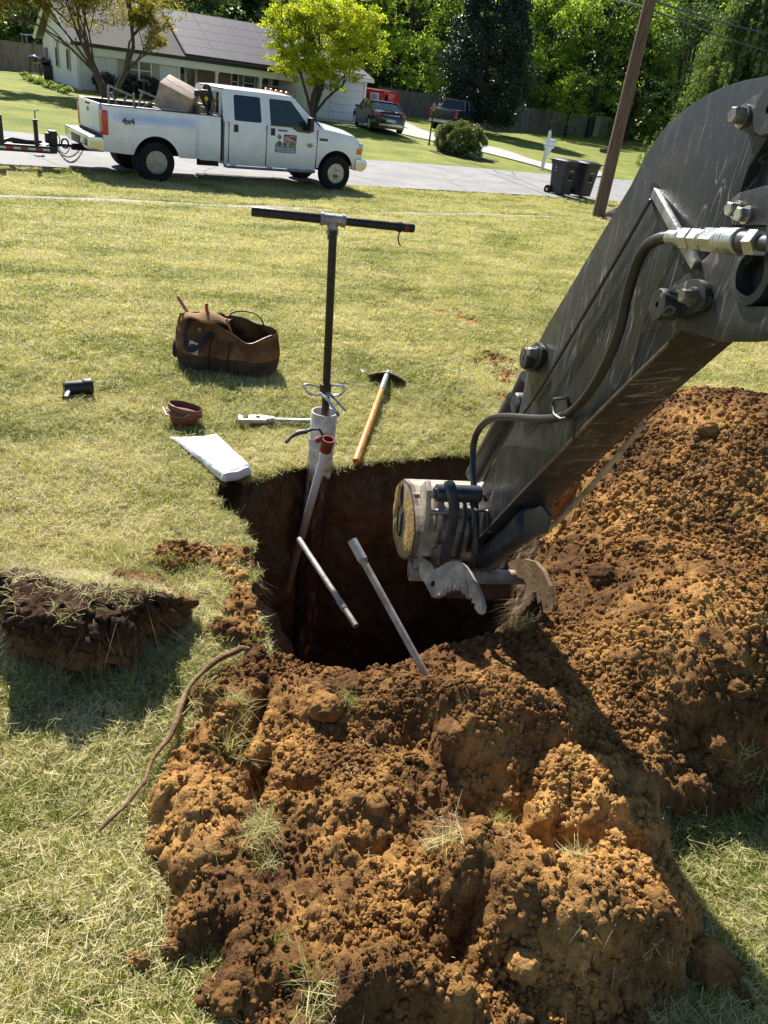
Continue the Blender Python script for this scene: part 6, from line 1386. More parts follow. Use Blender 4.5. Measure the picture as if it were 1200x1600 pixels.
# ---------------- cars on the driveway
def simple_car(root, L, Wd, bel, roofz, gh, wb, wr, mat, hood, rimm, arch_r=None, zb=.22, nose=.0, names=('body', 'roof'), glass=MGLASS, tumf=.25, endw=.18):
    """x forward, origin mid; hood: [(s, z)] shoulder line; gh: (rear base, rear top, front top, front base)"""
    ar = arch_r or wr * 1.14; wh = [(-wb / 2, ar, wr), (wb / 2, ar, wr)]
    xs = [p[0] for p in hood]; zs = [p[1] for p in hood]; x0, x1 = xs[0], xs[-1]
    W = lambda s: Wd / 2 * (1 - endw * (smooth(x1 - .7, x1, s) + smooth(x0 + .6, x0, s)) ** 1.5)
    body_loft(cols_of(x0, x1, wh, .12), W, zb, lambda s: float(np.interp(s, xs, zs)), lambda s: .05, wh, names[0], mat, root, zmid=.62 * bel, tuck=.07, shoulder=.07)
    rb_, rt2, ft_, fb_ = gh; b_ = MB(); rings = []
    for k in range(7):
        f = k / 6; z = bel - .02 + (roofz - bel) * math.sin(f * PI / 2) ** .9 if k else bel - .02; hw = Wd / 2 - .07 - tumf * (z - bel) ; xr = rb_ + (rt2 - rb_) * f; xf = fb_ + (ft_ - fb_) * f
        z = bel - .02 + (roofz - .04 - bel) * f
        hw = Wd / 2 - .08 - tumf * (z - bel); rings.append([(xr + .03, -hw, z), (xr, -hw * .55, z), (xr, hw * .55, z), (xr + .03, hw, z), (xf - .05, hw, z), (xf, hw * .55, z), (xf, -hw * .55, z), (xf - .05, -hw, z)])
    n = 8; V = [p for r2 in rings for p in r2]; F = [(i * n + k, i * n + (k + 1) % n, (i + 1) * n + (k + 1) % n, (i + 1) * n + k) for i in range(6) for k in range(n)] + [tuple(6 * n + k for k in range(n))]
    b_.add(V, F); b_.build('window_glass', glass, root, ang=25)
    hwr = Wd / 2 - .08 - tumf * (roofz - .04 - bel) + .01
    b_ = MB(); b_.grid(lambda u, v_: (rt2 - .06 + (ft_ - rt2 + .12) * u, (v_ * 2 - 1) * hwr, roofz - .05 + .05 * (1 - (2 * v_ - 1) ** 4) * (1 - (2 * u - 1) ** 4) ** .5), 14, 12); ob = b_.build(names[1], mat, root, ang=60)
    b_ = MB()
    for sg in (-1, 1):
        hb_ = Wd / 2 - .075; top = hwr
        for xa, xb, r2 in ((rb_ + .02, rt2, .045), (fb_ - .04, ft_, .030), ((rb_ + fb_) / 2 - .05, (rt2 + ft_) / 2 - .05, .025)):
            b_.tube([(xa, sg * hb_, bel - .02), (xb, sg * top, roofz - .045)], r2, 6, flat=.6)
        b_.tube([(rb_ + .02, sg * hb_, bel), (fb_ - .04, sg * hb_, bel)], .012, 6)
    b_.build('pillar', mat, root)
    b_ = MB(); b_.box((0, 0, .35), (L * .86, Wd * .8, .2)); [b_.box((c_, 0, wr + .1), (ar * 1.9, Wd * .78, ar)) for c_ in (-wb / 2, wb / 2)]; b_.build('underbody', MWELL, root)
    for c_ in (-wb / 2, wb / 2):
        for sg in (-1, 1): wheel(root, c_, sg * (Wd / 2 - .12), wr, .22, sg, .66, rimm, 0, spokes=7)
    for sg in (-1, 1): b_ = MB(); b_.box((fb_ - .25, sg * (Wd / 2 + .06), bel + .05), (.12, .18, .13), None, .03); b_.build('wing_mirror', mat, root)
def put(px_, py_, up=0.0): p = G(px_, py_); return p
MBC = M('black_car_paint', (.010, .012, .016), .12, 0, .2, 3, coat=.6, spec=.7)
MNV = M('navy_car_paint', (.012, .020, .038), .2, 0, .2, 3, coat=.5)
MRV = M('red_car_paint', (.50, .012, .018), .25, 0, .15, 3, coat=.5)
MALLOY = M('alloy', (.62, .62, .63), .3, .8, .2, 12)
# black saloon: nose to the upper left, tail towards us
def pose(pf, pr, wside, wb, Wd):
    f_, r_2 = G(*pf), G(*pr); d_ = (f_ - r_2); hd = math.atan2(d_[1], d_[0]); mid = (f_ + r_2) / 2
    sn = np.array([math.sin(hd), -math.cos(hd), 0]) * wside
    c_ = mid + sn * (Wd / 2 - .08); return (c_[0], c_[1], prof(N2 @ c_[:2]) + .045), hd
loc, hd = pose((549, 195), (583, 208), 1, 3.0, 1.88)
car = thing('parked_car', 'black saloon car with silver wheels parked on the driveway in front of the red van', 'car', loc, hd)
simple_car(car, 5.0, 1.88, .98, 1.46, (-1.75, -.75, .45, 1.25), 3.0, .35, MBC, [(-2.42, .72), (-2.38, .95), (-1.8, 1.02), (-1.0, .98), (1.3, .95), (1.9, .86), (2.3, .74), (2.42, .55)], MALLOY)
for sg in (-1, 1): b_ = MB(); b_.box((-2.34, sg * .70, .86), (.10, .26, .16), None, .04); b_.build('tail_light', MTAIL, car)
b_ = MB(); b_.box((-2.435, 0, .60), (.02, .50, .12), None, .004); b_.build('number_plate', MWL, car)
b_ = MB(); b_.box((-2.43, 0, .86), (.02, .9, .03)); b_.box((-2.40, 0, .40), (.08, 1.3, .10)); b_.build('chrome_strip', MCHR, car)
# red van behind it
vp_ = at(566, 172, 49.5); van = thing('parked_van', 'red panel van with a white notice in its rear side, parked behind the black saloon', 'van', (vp_[0], vp_[1], prof(N2 @ vp_[:2]) + .045), PI - .45)
simple_car(van, 4.4, 1.80, 1.05, 1.84, (-2.05, -1.95, .75, 1.40), 2.8, .33, MRV, [(-2.18, .9), (-2.14, 1.06), (0, 1.06), (1.35, 1.04), (1.9, .94), (2.14, .80), (2.2, .6)], MALLOY, tumf=.12, endw=.06)
for sg in (-1, 1):
    b_ = MB(); b_.prism(rounded([(-2.06, 1.0), (.02, 1.0), (.02, 1.74), (-1.98, 1.74)], .08), (1, 0, 0), (0, 0, 1), (0, 1, 0), (0, sg * .84 - .02, 0), .04); b_.build('side_panel', MRV, van)
    b_ = MB(); b_.box((-2.17, sg * .78, 1.05), (.06, .12, .4), None, .02); b_.build('tail_light', MTAIL, van)
b_ = MB(); b_.box((-1.3, .875, 1.38), (.62, .02, .52), None, .004); nt_ = b_.build('side_notice', MWL, van); b_ = MB(); b_.box((-1.3, .888, 1.38), (.42, .012, .34)); b_.build('notice_print', M('faded_blue', (.35, .45, .60), .6, var=.4, scale=20), nt_)
b_ = MB(); b_.box((-2.2, 0, 1.35), (.03, 1.5, .75), None, .02); b_.build('rear_door', MRV, van)
# navy pickup at the end of the driveway
pp_ = at(712, 190, 52.0); t2 = thing('parked_pickup', 'dark navy pickup parked nose away near the holly, behind the round shrub', 'pickup truck', (pp_[0], pp_[1], prof(N2 @ pp_[:2]) + .045), 1.25)
wh2 = [(-1.75, .48, .38), (1.75, .48, .38)]
body_loft(cols_of(-2.8, 2.8, wh2, .12), lambda s: .96, .42, lambda s: float(np.interp(s, [-2.8, -2.74, 1.2, 1.4, 2.5, 2.8], [1.2, 1.26, 1.26, 1.24, 1.16, .95])), lambda s: .03, wh2, 'body', MNV, t2)
b_ = MB(); V = [(-.95, .84, 1.25), (-.95, -.84, 1.25), (1.25, -.84, 1.25), (1.25, .84, 1.25), (-.78, .68, 1.80), (-.78, -.68, 1.80), (.50, -.68, 1.80), (.50, .68, 1.80)]
b_.add(V, [(0, 1, 5, 4), (1, 2, 6, 5), (2, 3, 7, 6), (3, 0, 4, 7), (4, 5, 6, 7)]); b_.build('window_glass', MGLASS, t2, ang=20)
b_ = MB(); b_.box((-.13, 0, 1.82), (1.38, 1.42, .05), None, .02)
for a, b2 in ((0, 4), (1, 5), (2, 6), (3, 7)): b_.tube([V[a], V[b2]], .045, 6)
for y_ in (-.77, .77): b_.tube([(.1, y_ * 1.08, 1.25), (.0, y_ * .89, 1.8)], .035, 6)
b_.build('roof', M('silver_navy', (.16, .18, .21), .25, .3, .2, 3, coat=.4), t2)
b_ = MB(); b_.box((-1.85, 0, 1.272), (1.75, 1.62, .02)); b_.build('bed_cover', MTRIM, t2)
for sg in (-1, 1): b_ = MB(); b_.box((-2.80, sg * .86, 1.0), (.06, .17, .38), None, .02); b_.build('tail_light', MTAIL, t2)
b_ = MB(); b_.box((-2.85, 0, .58), (.12, 1.85, .18), None, .03); b_.build('rear_bumper', MCHR, t2)
for c_ in (-1.75, 1.75):
    for sg in (-1, 1): wheel(t2, c_, sg * .84, .38, .24, sg, .6, MALLOY, 0, spokes=6)
b_ = MB(); b_.box((0, 0, .55), (5.0, 1.5, .3)); b_.build('underbody', MWELL, t2)
# ================================================================= house, fences, street things
def lbox(mb, c, d, bev=0.0): mb.box(c, d, None, bev)
F0 = G(125, 141); qF = float(N2 @ F0[:2]); aF = float(D2 @ F0[:2]); zF = float(F0[2])
HN = lambda off=0.0: Plane(np.array([*(N2 * (qF + off)), 0]), nrm=N3)
def hl(px, py, off=0.0):
    """photo pixel -> house coordinates (x along the front, z up) on the plane off metres behind the front"""
    p = HN(off).P(px, py); return float(D2 @ p[:2]) - aF, float(p[2]) - zF
hs_ = thing('house', 'white clapboard house with solar panels on its roof and a porch, behind the truck', 'house', (D2[0] * aF + N2[0] * qF, D2[1] * aF + N2[1] * qF, zF), YAW)
msd, t, bb, _ = node_mat('white_siding'); v = pos(t, True); sx = N_(t, 'ShaderNodeSeparateXYZ'); t.links.new(v, sx.inputs[0])
saw = math_(t, 'FRACT', math_(t, 'MULTIPLY', sx.outputs[2], 7.5)); t.links.new(mix(t, 1.0, ramp(t, noise(t, 1.2, 4, .6, v), [(.3, (.70, .71, .72)), (.7, (.80, .80, .80))]), ramp(t, saw, [(.0, (.45, .46, .48)), (.10, (1, 1, 1))]), 'MULTIPLY'), bb.inputs['Base Color']); bb.inputs['Roughness'].default_value = .6; bump(t, bb, saw, .012, 1)
MWT = M('white_trim', (.78, .78, .77), .5, 0, .06, 3); MSHT = M('tan_shutter', (.46, .40, .30), .6, 0, .15, 6); MWIN = M('window_pane', (.05, .075, .075), .08, 0, .5, 1.2, spec=.8)
mrf, t, bb, _ = node_mat('roof_shingle'); v = pos(t, True); br = N_(t, 'ShaderNodeTexBrick', i_Scale=5.0); t.links.new(v, br.inputs['Vector']); br.inputs['Color1'].default_value = (.17, .145, .135, 1); br.inputs['Color2'].default_value = (.12, .105, .10, 1); br.inputs['Mortar'].default_value = (.06, .05, .05, 1); t.links.new(br.outputs[0], bb.inputs['Base Color']); bb.inputs['Roughness'].default_value = .9
mpw, t, bb, _ = node_mat('porch_panelling'); v = pos(t, True); sx = N_(t, 'ShaderNodeSeparateXYZ'); t.links.new(v, sx.inputs[0]); pf = math_(t, 'FRACT', math_(t, 'MULTIPLY', sx.outputs[2], 5)); t.links.new(mix(t, 1.0, ramp(t, noise(t, 5, 4, .6, stretch(t, v, (.3, 1, 5))), [(.35, (.22, .13, .07)), (.65, (.38, .25, .15))]), ramp(t, pf, [(0, (.4, .4, .4)), (.08, (1, 1, 1))]), 'MULTIPLY'), bb.inputs['Base Color'])
EV = 2.42; WW = hl(279, 100)[0]                      # wing width
END = 7.2
RIDGE_Z = hl(283, 15, 4.0)[1]
# main block set back 1.7 m, porch in front
PB = 1.7; XR = hl(575, 150, -2.0)[0]; MW0 = WW; MW1 = XR + .2
b_ = MB(); lbox(b_, ((MW0 + MW1) / 2, PB + 3.2, EV / 2), (MW1 - MW0, 6.4, EV + .3)); b_.build('porch_wall', mpw, hs_, sm=False)
b_ = MB(); lbox(b_, ((MW0 + MW1) / 2, .85, -.08), (MW1 - MW0, 1.7, .3)); b_.build('porch_floor', MCONC, hs_)
exL, ezL = hl(287, 88, -.35); exR, ezR = hl(425, 107, -.35); rxL, rzL = hl(283, 15, 4.0); ze = (ezL + ezR) / 2; zr = rzL - .05
x1 = XR + .6
# left wing: flush front wall under the same roof, gable end at the left
b_ = MB(); b_.prism([(0, -.3), (8.2, -.3), (8.2, ze - .2), (4.2, zr - .2), (0, ze - .2 + .28)], (0, 1, 0), (0, 0, 1), (1, 0, 0), (0, 0, 0), WW); b_.build('wall', msd, hs_, sm=False)
b_ = MB(); lbox(b_, (WW / 2, 4.1, -.12), (WW + .06, 8.2 + .06, .34)); b_.build('foundation', M('foundation_grey', (.30, .29, .28), .9, var=.2), hs_)
for x_ in (0, WW): b_ = MB(); lbox(b_, (x_, -.02, (ze - .2) / 2), (.14, .10, ze - .2)); b_.build('corner_board', MWT, hs_)
for sg, ya, za2 in ((0, -.35, ze), (1, 8.6, ze)): b_ = MB(); b_.tube([(-.38, ya, za2 - .12), (-.38, 4.2, zr - .12)], .10, 4); b_.build('bargeboard', MWT, hs_)
x0 = -.4
b_ = MB(); b_.prism([(-.35, ze), (4.2, zr), (8.6, ze), (8.6, ze - .16), (4.2, zr - .16), (-.35, ze - .16)], (0, 1, 0), (0, 0, 1), (1, 0, 0), (x0, 0, 0), x1 - x0); b_.build('roof', mrf, hs_, sm=False)
b_ = MB(); lbox(b_, ((x0 + x1) / 2, -.39, ze - .10), (x1 - x0, .10, .15)); b_.build('gutter', MTRIM, hs_)
b_ = MB(); lbox(b_, ((x0 + x1) / 2, -.25, ze - .34), (x1 - x0, .14, .36)); b_.build('fascia', MWT, hs_)
for px_ in (338, 407, 468): x_, _ = hl(px_, 115, -.2); b_ = MB(); lbox(b_, (x_, -.22, (ze - .5) / 2), (.14, .14, ze - .5)); lbox(b_, (x_, -.22, ze - .55), (.24, .2, .12)); b_.build('porch_post', MWT, hs_)
# solar array lying on the front slope
slp = math.atan2(zr - ze, 4.55); sc_, ss_ = math.cos(slp), math.sin(slp)
msol, t, bb, _ = node_mat('solar_cells'); v = pos(t, True); chk = N_(t, 'ShaderNodeTexBrick', i_Scale=1.0); chk.offset = 0; chk.inputs['Brick Width'].default_value = .16; chk.inputs['Row Height'].default_value = .16; chk.inputs['Mortar Size'].default_value = .004
t.links.new(v, chk.inputs['Vector']); chk.inputs['Color1'].default_value = (.115, .105, .13, 1); chk.inputs['Color2'].default_value = (.13, .12, .145, 1); chk.inputs['Mortar'].default_value = (.20, .19, .22, 1); t.links.new(chk.outputs[0], bb.inputs['Base Color']); bb.inputs['Roughness'].default_value = .62; bb.inputs['Specular IOR Level'].default_value = .12
MFR = M('panel_frame', (.55, .55, .58), .4, .6, .2, 10)
ss = 4.55 / sc_; nrow = 5; ph = (ss - .45) / nrow; pw = 1.72
def spt(x, s, h): return (x, -.35 + s * sc_ - h * ss_, ze + s * ss_ + h * sc_)
xs0 = hl(290, 86, -.35)[0] + .1
arr = []
for r_i in range(nrow):
    c0 = 0 if r_i < 2 else 0
    for c_i in range(c0, int((x1 - xs0) / (pw + .06))):
        # each column stands upright on the slope; the left edge follows the wing
        xa = xs0 + c_i * (pw + .07) ; sa = .14 + r_i * ph
        P8 = [spt(xa, sa, .05), spt(xa + pw, sa, .05), spt(xa + pw, sa + ph - .025, .05), spt(xa, sa + ph - .025, .05)]; P9 = [spt(xa, sa, .10), spt(xa + pw, sa, .10), spt(xa + pw, sa + ph - .025, .10), spt(xa, sa + ph - .025, .10)]
        b_ = MB(); b_.add(P8 + P9, [(0, 3, 2, 1), (4, 5, 6, 7), (0, 1, 5, 4), (1, 2, 6, 5), (2, 3, 7, 6), (3, 0, 4, 7)]); o = b_.build('solar_panel', msol, hs_, sm=False); arr.append(o)
b_ = MB()
for c_i in range(0, int((x1 - xs0) / (pw + .06)) + 1):
    xa = xs0 + c_i * (pw + .07) - .035; b_.tube([spt(xa, .14 + (0 if c_i < 2 else 0), .085), spt(xa, ss - .35, .085)], .035, 4)
b_.build('panel_rail', MFR, hs_)
# windows
def window(x0, x1, z0, z1, y, parent=hs_, shut=0, mull=1, face=-1):
    b_ = MB(); w_ = x1 - x0; h_ = z1 - z0; xc = (x0 + x1) / 2; zc = (z0 + z1) / 2
    for c_, d_ in (((xc, y, z0), (w_ + .12, .09, .09)), ((xc, y, z1), (w_ + .12, .09, .09)), ((x0, y, zc), (.08, .088, h_)), ((x1, y, zc), (.08, .088, h_)), ((xc, y, zc), (w_, .07, .05))): b_.box(c_, d_)
    for k in range(1, mull): b_.box((x0 + w_ * k / mull, y, zc), (.10, .075, h_))
    f = b_.build('window', MWT, parent, sm=False); b_ = MB(); b_.box((xc, y + .02, zc), (w_, .03, h_)); b_.build('pane', MWIN, f, sm=False)
    for sgn in (-1, 1):
        if shut: b_ = MB(); b_.box((xc + sgn * (w_ / 2 + .28), y, zc), (.36, .05, h_ + .1)); b_.build('shutter', MSHT, parent)
xa, za = hl(197, 92); xb, zb_ = hl(236, 127); window(xa, xb, zb_, za, -.03, shut=1, mull=2)
for (pa, pb2, dp_) in (((380, 112), (397, 139), PB), ((402, 116), (419, 142), PB), ((361, 110), (371, 136), PB), ((424, 120), (436, 142), PB)): xa, za = hl(*pa, dp_); xb, zb_ = hl(*pb2, dp_); window(xa, xb, max(.6, zb_ - .3), za, PB - .05)
xa, za = hl(290, 104, PB); xb, _ = hl(305, 120, PB); b_ = MB(); lbox(b_, ((xa + xb) / 2, PB - .03, za / 2), (xb - xa + .2, .08, za + .1)); dr = b_.build('door', MWT, hs_); b_ = MB(); lbox(b_, ((xa + xb) / 2, PB - .08, za / 2 + .05), (xb - xa - .12, .04, za * .8)); b_.build('door_glass', M('door_glass', (.16, .12, .09), .15, 0, .6, 2, spec=.7), dr); b_ = MB(); lbox(b_, (xb - .05, PB - .11, za * .45), (.05, .05, .14)); b_.build('handle', MBOLT, dr)
xc_, zc_ = hl(283, 112, PB); b_ = MB(); b_.lathe([(.001, 0), (.09, .02), (.11, .16), (.05, .26), (.001, .28)], (xc_, PB - .15, zc_ - .1), (0, 0, 1), 10); b_.build('porch_lamp', MTRIM, hs_)
# left end wall windows, meter, downpipe
for y0_ in (2.0, 4.6):
    b_ = MB(); lbox(b_, (-.02, y0_, 1.45), (.08, .75, 1.35)); f = b_.build('window', MSHT, hs_); b_ = MB(); lbox(b_, (-.07, y0_, 1.45), (.03, .36, 1.15)); b_.build('pane', MWIN, f)
b_ = MB(); lbox(b_, (-.10, 7.2, 1.35), (.16, .3, .6), .02); b_.tube([(-.10, 7.2, 1.1), (-.1, 7.2, 0)], .03, 6); b_.build('meter_box', M('grey_box', (.3, .3, .31), .6, var=.2), hs_)
b_ = MB(); b_.tube([(-.08, -.04, EV), (-.08, -.04, .05)], .045, 6); b_.build('downpipe', MWT, hs_)
# garage: projecting block at the right
ga, gz1 = hl(478, 135, -2.0); gb, _ = hl(568, 160, -2.0)
b_ = MB(); lbox(b_, ((ga + gb) / 2, 1.5, EV / 2), (gb - ga, 7.0, EV + .3)); b_.build('garage_wall', msd, hs_, sm=False)
b_ = MB(); gm = (ga + gb) / 2; gw = (gb - ga) / 2 + .4; b_.prism([(-2.5, EV - .06), (1.5, EV + 1.2), (5.5, EV - .06), (5.5, EV - .22), (1.5, EV + 1.04), (-2.5, EV - .22)], (0, 1, 0), (0, 0, 1), (1, 0, 0), (ga - .3, 0, 0), gb - ga + .6); b_.build('garage_roof', mrf, hs_, sm=False)
b_ = MB(); lbox(b_, (gm, -2.46, EV - .16), (gb - ga + .6, .10, .16)); lbox(b_, (ga, -2.03, EV / 2), (.14, .1, EV)); lbox(b_, (gb, -2.03, EV / 2), (.14, .1, EV)); b_.build('garage_trim', MWT, hs_)
for pa, pb2 in (((517, 143), (562, 180)), ((471, 138), (497, 178))):
    xa, za = hl(*pa, -2.05); xb, _ = hl(*pb2, -2.05); xa = max(xa, ga + .25); za = 2.05; b_ = MB()
    for k in range(5): lbox(b_, ((xa + xb) / 2, -2.03 - .004 * (k % 2), .02 + (k + .5) * za / 5), (xb - xa, .06, za / 5 - .018), .006)
    b_.build('garage_door', M('garage_white', (.66, .69, .73), .5, 0, .08, 3), hs_)
# ---------------- fences
mfc, t, bb, _ = node_mat('fence_board'); v = pos(t, True); n_ = noise(t, 3, 5, .6, stretch(t, v, (2.2, 2.2, .35)))
t.links.new(ramp(t, n_, [(.35, (.13, .115, .095)), (.65, (.24, .21, .175))]), bb.inputs['Base Color']); bb.inputs['Roughness'].default_value = .9
def fence(name, label, p, q, h, gap=.0, mat=mfc, dog=True):
    p = np.array(p[:2]); q = np.array(q[:2]); L = np.hypot(*(q - p)); d_ = (q - p) / L; yaw = math.atan2(d_[1], d_[0]); root = thing(name, label, 'fence', (p[0], p[1], prof(N2 @ p)), yaw); r = np.random.default_rng(int(L * 10))
    b_ = MB(); x = 0
    while x < L:
        w_ = .14; pt = p + d_ * x; z_ = prof(N2 @ pt) - prof(N2 @ p); hh = h + r.uniform(-.015, .015); b_.box((x + w_ / 2, r.uniform(-.006, .006), z_ + hh / 2), (w_ - .008 - gap, .022, hh)); x += w_
    b_.build('boards', mat, root, sm=False); b_ = MB()
    for f in (.2, .8): b_.add([(0, .02, h * f - .04), (L, .02, h * f - .04 + prof(N2 @ q) - prof(N2 @ p)), (L, .02, h * f + .04 + prof(N2 @ q) - prof(N2 @ p)), (0, .02, h * f + .04), (0, .06, h * f - .04), (L, .06, h * f - .04 + prof(N2 @ q) - prof(N2 @ p)), (L, .06, h * f + .04 + prof(N2 @ q) - prof(N2 @ p)), (0, .06, h * f + .04)], [(0, 1, 2, 3), (4, 7, 6, 5), (0, 4, 5, 1), (3, 2, 6, 7)])
    b_.build('rail', mat, root, sm=False); k = 0
    while k < L: pt = p + d_ * k; z_ = prof(N2 @ pt) - prof(N2 @ p); b_ = MB(); b_.box((k, -.03, z_ + h / 2 + .06), (.11, .11, h + .12)); b_.build('post', mat, root, sm=False); k += 2.44
    return root
ph_ = G(752, 200); fa_ = G(590, 174); fb2 = G(745, 198)
fence('board_fence', 'tall tan board fence running behind the red van to the holly', fa_, fb2, 1.85)
fc_ = G(752, 202); fd_ = G(925, 212)
fence('board_fence', 'darker board fence in the trees\' shade right of the holly', fc_, fd_, 1.85)
fence('board_fence', 'short pale fence section standing behind the leaning utility pole', G(925, 213), G(965, 214), 1.9, mat=M('pale_fence', (.40, .36, .30), .8, 0, .2, 4))
fence('board_fence', 'grey board fence at the left behind the grills', G(-60, 103), G(95, 118), 1.6)
# ---------------- utility pole with wires
pb = G(934, 340); mpo, t, bb, _ = node_mat('pole_wood'); v = pos(t, True); t.links.new(ramp(t, noise(t, 6, 6, .65, stretch(t, v, (5, 5, .25))), [(.3, (.055, .035, .024)), (.5, (.13, .085, .06)), (.7, (.22, .16, .12))]), bb.inputs['Base Color']); bb.inputs['Roughness'].default_value = .9; bump(t, bb, noise(t, 9, 5, .7, stretch(t, v, (6, 6, .3))), .02)
pr_ = thing('utility_pole', 'brown wooden utility pole leaning right beside the sidewalk, wires at its top', 'utility pole', tuple(pb))
tp_o = (pb - np.array([0, 0, CAMH])) @ fw
# lean: direction that carries the pole through the photo's top edge
z_t = vz(pb[0], pb[1], 0); tt_ = (np.array([pb[0], pb[1], z_t]) - np.array([0, 0, CAMH])) @ fw; pT = at(1016, 0, tt_); pd_ = (pT - pb) / np.linalg.norm(pT - pb)
pc_ = pb + pd_ * 0; b_ = MB(); H_ = 8.5; b_.tube([pd_ * s_ for s_ in np.linspace(-.3, H_, 12)], list(np.linspace(.165, .125, 12)), 20); b_.build('pole', mpo, pr_)
b_ = MB(); b_.box(pd_ * (H_ - .5), (.10, 2.2, .11), np.array(Matrix.Rotation(.3, 3, 'Z'))); b_.build('cross_arm', mpo, pr_)
for k, (e_, sag) in enumerate((((1290, 62), .25), ((1290, 96), .25), ((560, -150), .3), ((520, -160), .3))):
    LT = np.linalg.norm(pT - pb); far_ = at(*e_, 55 if k < 2 else 45); st_ = pb + pd_ * (LT * (1.0 if k % 2 == 0 else .965)); 
    P = [st_ + (far_ - st_) * f - np.array([0, 0, sag * 4 * f * (1 - f)]) for f in np.linspace(0, 1, 18)]; b_ = MB(); b_.tube(P, .022, 5); WB(b_, 'wire', MTRIM, pr_)
# ---------------- bins
def bin_(px_, py_, label, yaw):
    p = G(px_, py_); r = thing('wheelie_bin', label, 'wheeled bin', (p[0], p[1], p[2] + .02), yaw, 'black wheeled bins by the road'); MBIN = M('bin_plastic', (.018, .022, .030), .45, 0, .3, 4)
    b_ = MB(); rings = []
    for z_, w_, d_ in ((.06, .50, .50), (.50, .55, .58), (.88, .59, .66), (.90, .63, .70), (1.0, .63, .72)):
        rr = rounded([(-w_ / 2, -d_ / 2), (w_ / 2, -d_ / 2), (w_ / 2, d_ / 2), (-w_ / 2, d_ / 2)], .07, 4); rings.append([(x, y, z_) for x, y in rr])
    n = len(rings[0]); b_.add([q for rg in rings for q in rg], [(i * n + k, i * n + (k + 1) % n, (i + 1) * n + (k + 1) % n, (i + 1) * n + k) for i in range(4) for k in range(n)] + [tuple(range(n)), tuple(4 * n + k for k in range(n))]); b_.build('bin_body', MBIN, r, ang=40)
    b_ = MB(); b_.grid(lambda u, v_: ((u - .5) * .70, (v_ - .5) * .80, 1.02 + .07 * (1 - (2 * u - 1) ** 4) * (1 - (2 * v_ - 1) ** 6)), 14, 14); b_.box((0, 0, 1.02), (.70, .80, .035), None, .01); b_.build('lid', MBIN, r, ang=60)
    b_ = MB(); b_.cyl((-.30, .36, 1.0), (.30, .36, 1.0), .022, 8); b_.build('handle', MBIN, r)
    for sg in (-1, 1): b_ = MB(); b_.cyl((sg * .25, .27, .13), (sg * .33, .27, .13), .13, 18); w_o = b_.build('wheel', MTYRE, r); b_ = MB(); b_.cyl((sg * .325, .27, .13), (sg * .336, .27, .13), .04, 10); b_.build('hub', MALLOY, w_o)
    b_ = MB(); b_.box((.0, -.297, .62), (.16, .02, .22), None, .01); b_.build('recess', MWELL, r); b_ = MB(); b_.box((.0, -.33, .76), (.18, .004, .035)); b_.box((.0, -.305, .49), (.17, .02, .02)); b_.build('raised_mark', M('mark_grey', (.35, .37, .40), .6), r)
    b_ = MB(); b_.lathe([(.040, 0), (.040, .004), (.026, .004), (.026, 0)], (-.305, .10, .82), (-1, 0, .06), 14, closed=True); b_.box((-.298, .10, .72), (.006, .12, .02)); b_.build('side_mark', M('mark_grey', (.35, .37, .40), .6), r); return r
bin_(873, 306, 'black wheeled bin with a pale round side mark, left of the pair by the road', .72); bin_(905, 309, 'black wheeled bin nearer the utility pole, right of the pair by the road', .66)
# ---------------- mailbox
mp_ = G(847, 266); mb = thing('mailbox', 'white mailbox on a pointed white post at the driveway mouth', 'mailbox', tuple(mp_), .63 + .2)
b_ = MB(); b_.box((0, 0, .72), (.11, .11, 1.5), np.array(Matrix.Rotation(.03, 3, 'Y')), .008); b_.add([(-.055, -.055, 1.47), (.075, -.055, 1.47), (.075, .055, 1.47), (-.055, .055, 1.47), (.02, 0, 1.62)], [(0, 1, 4), (1, 2, 4), (2, 3, 4), (3, 0, 4)]); b_.build('post', MWT, mb)
b_ = MB(); b_.prism([(-.12, .98), (.12, .98), (.12, 1.14)] + [(.12 * math.cos(a), 1.14 + .10 * math.sin(a)) for a in np.linspace(.2, PI - .2, 8)] + [(-.12, 1.14)], (0, 1, 0), (0, 0, 1), (1, 0, 0), (-.06, 0, 0), .52, None, .006); b_.build('box', MWT, mb)
b_ = MB(); b_.box((-.14, 0, 1.02), (.22, .08, .06)); b_.box((.16, 0, .92), (.62, .09, .07)); b_.prism([(.0, .45), (.10, .45), (.40, .92), (.0, .92)], (1, 0, 0), (0, 0, 1), (0, 1, 0), (0, -.03, 0), .06); b_.build('bracket', MWT, mb)
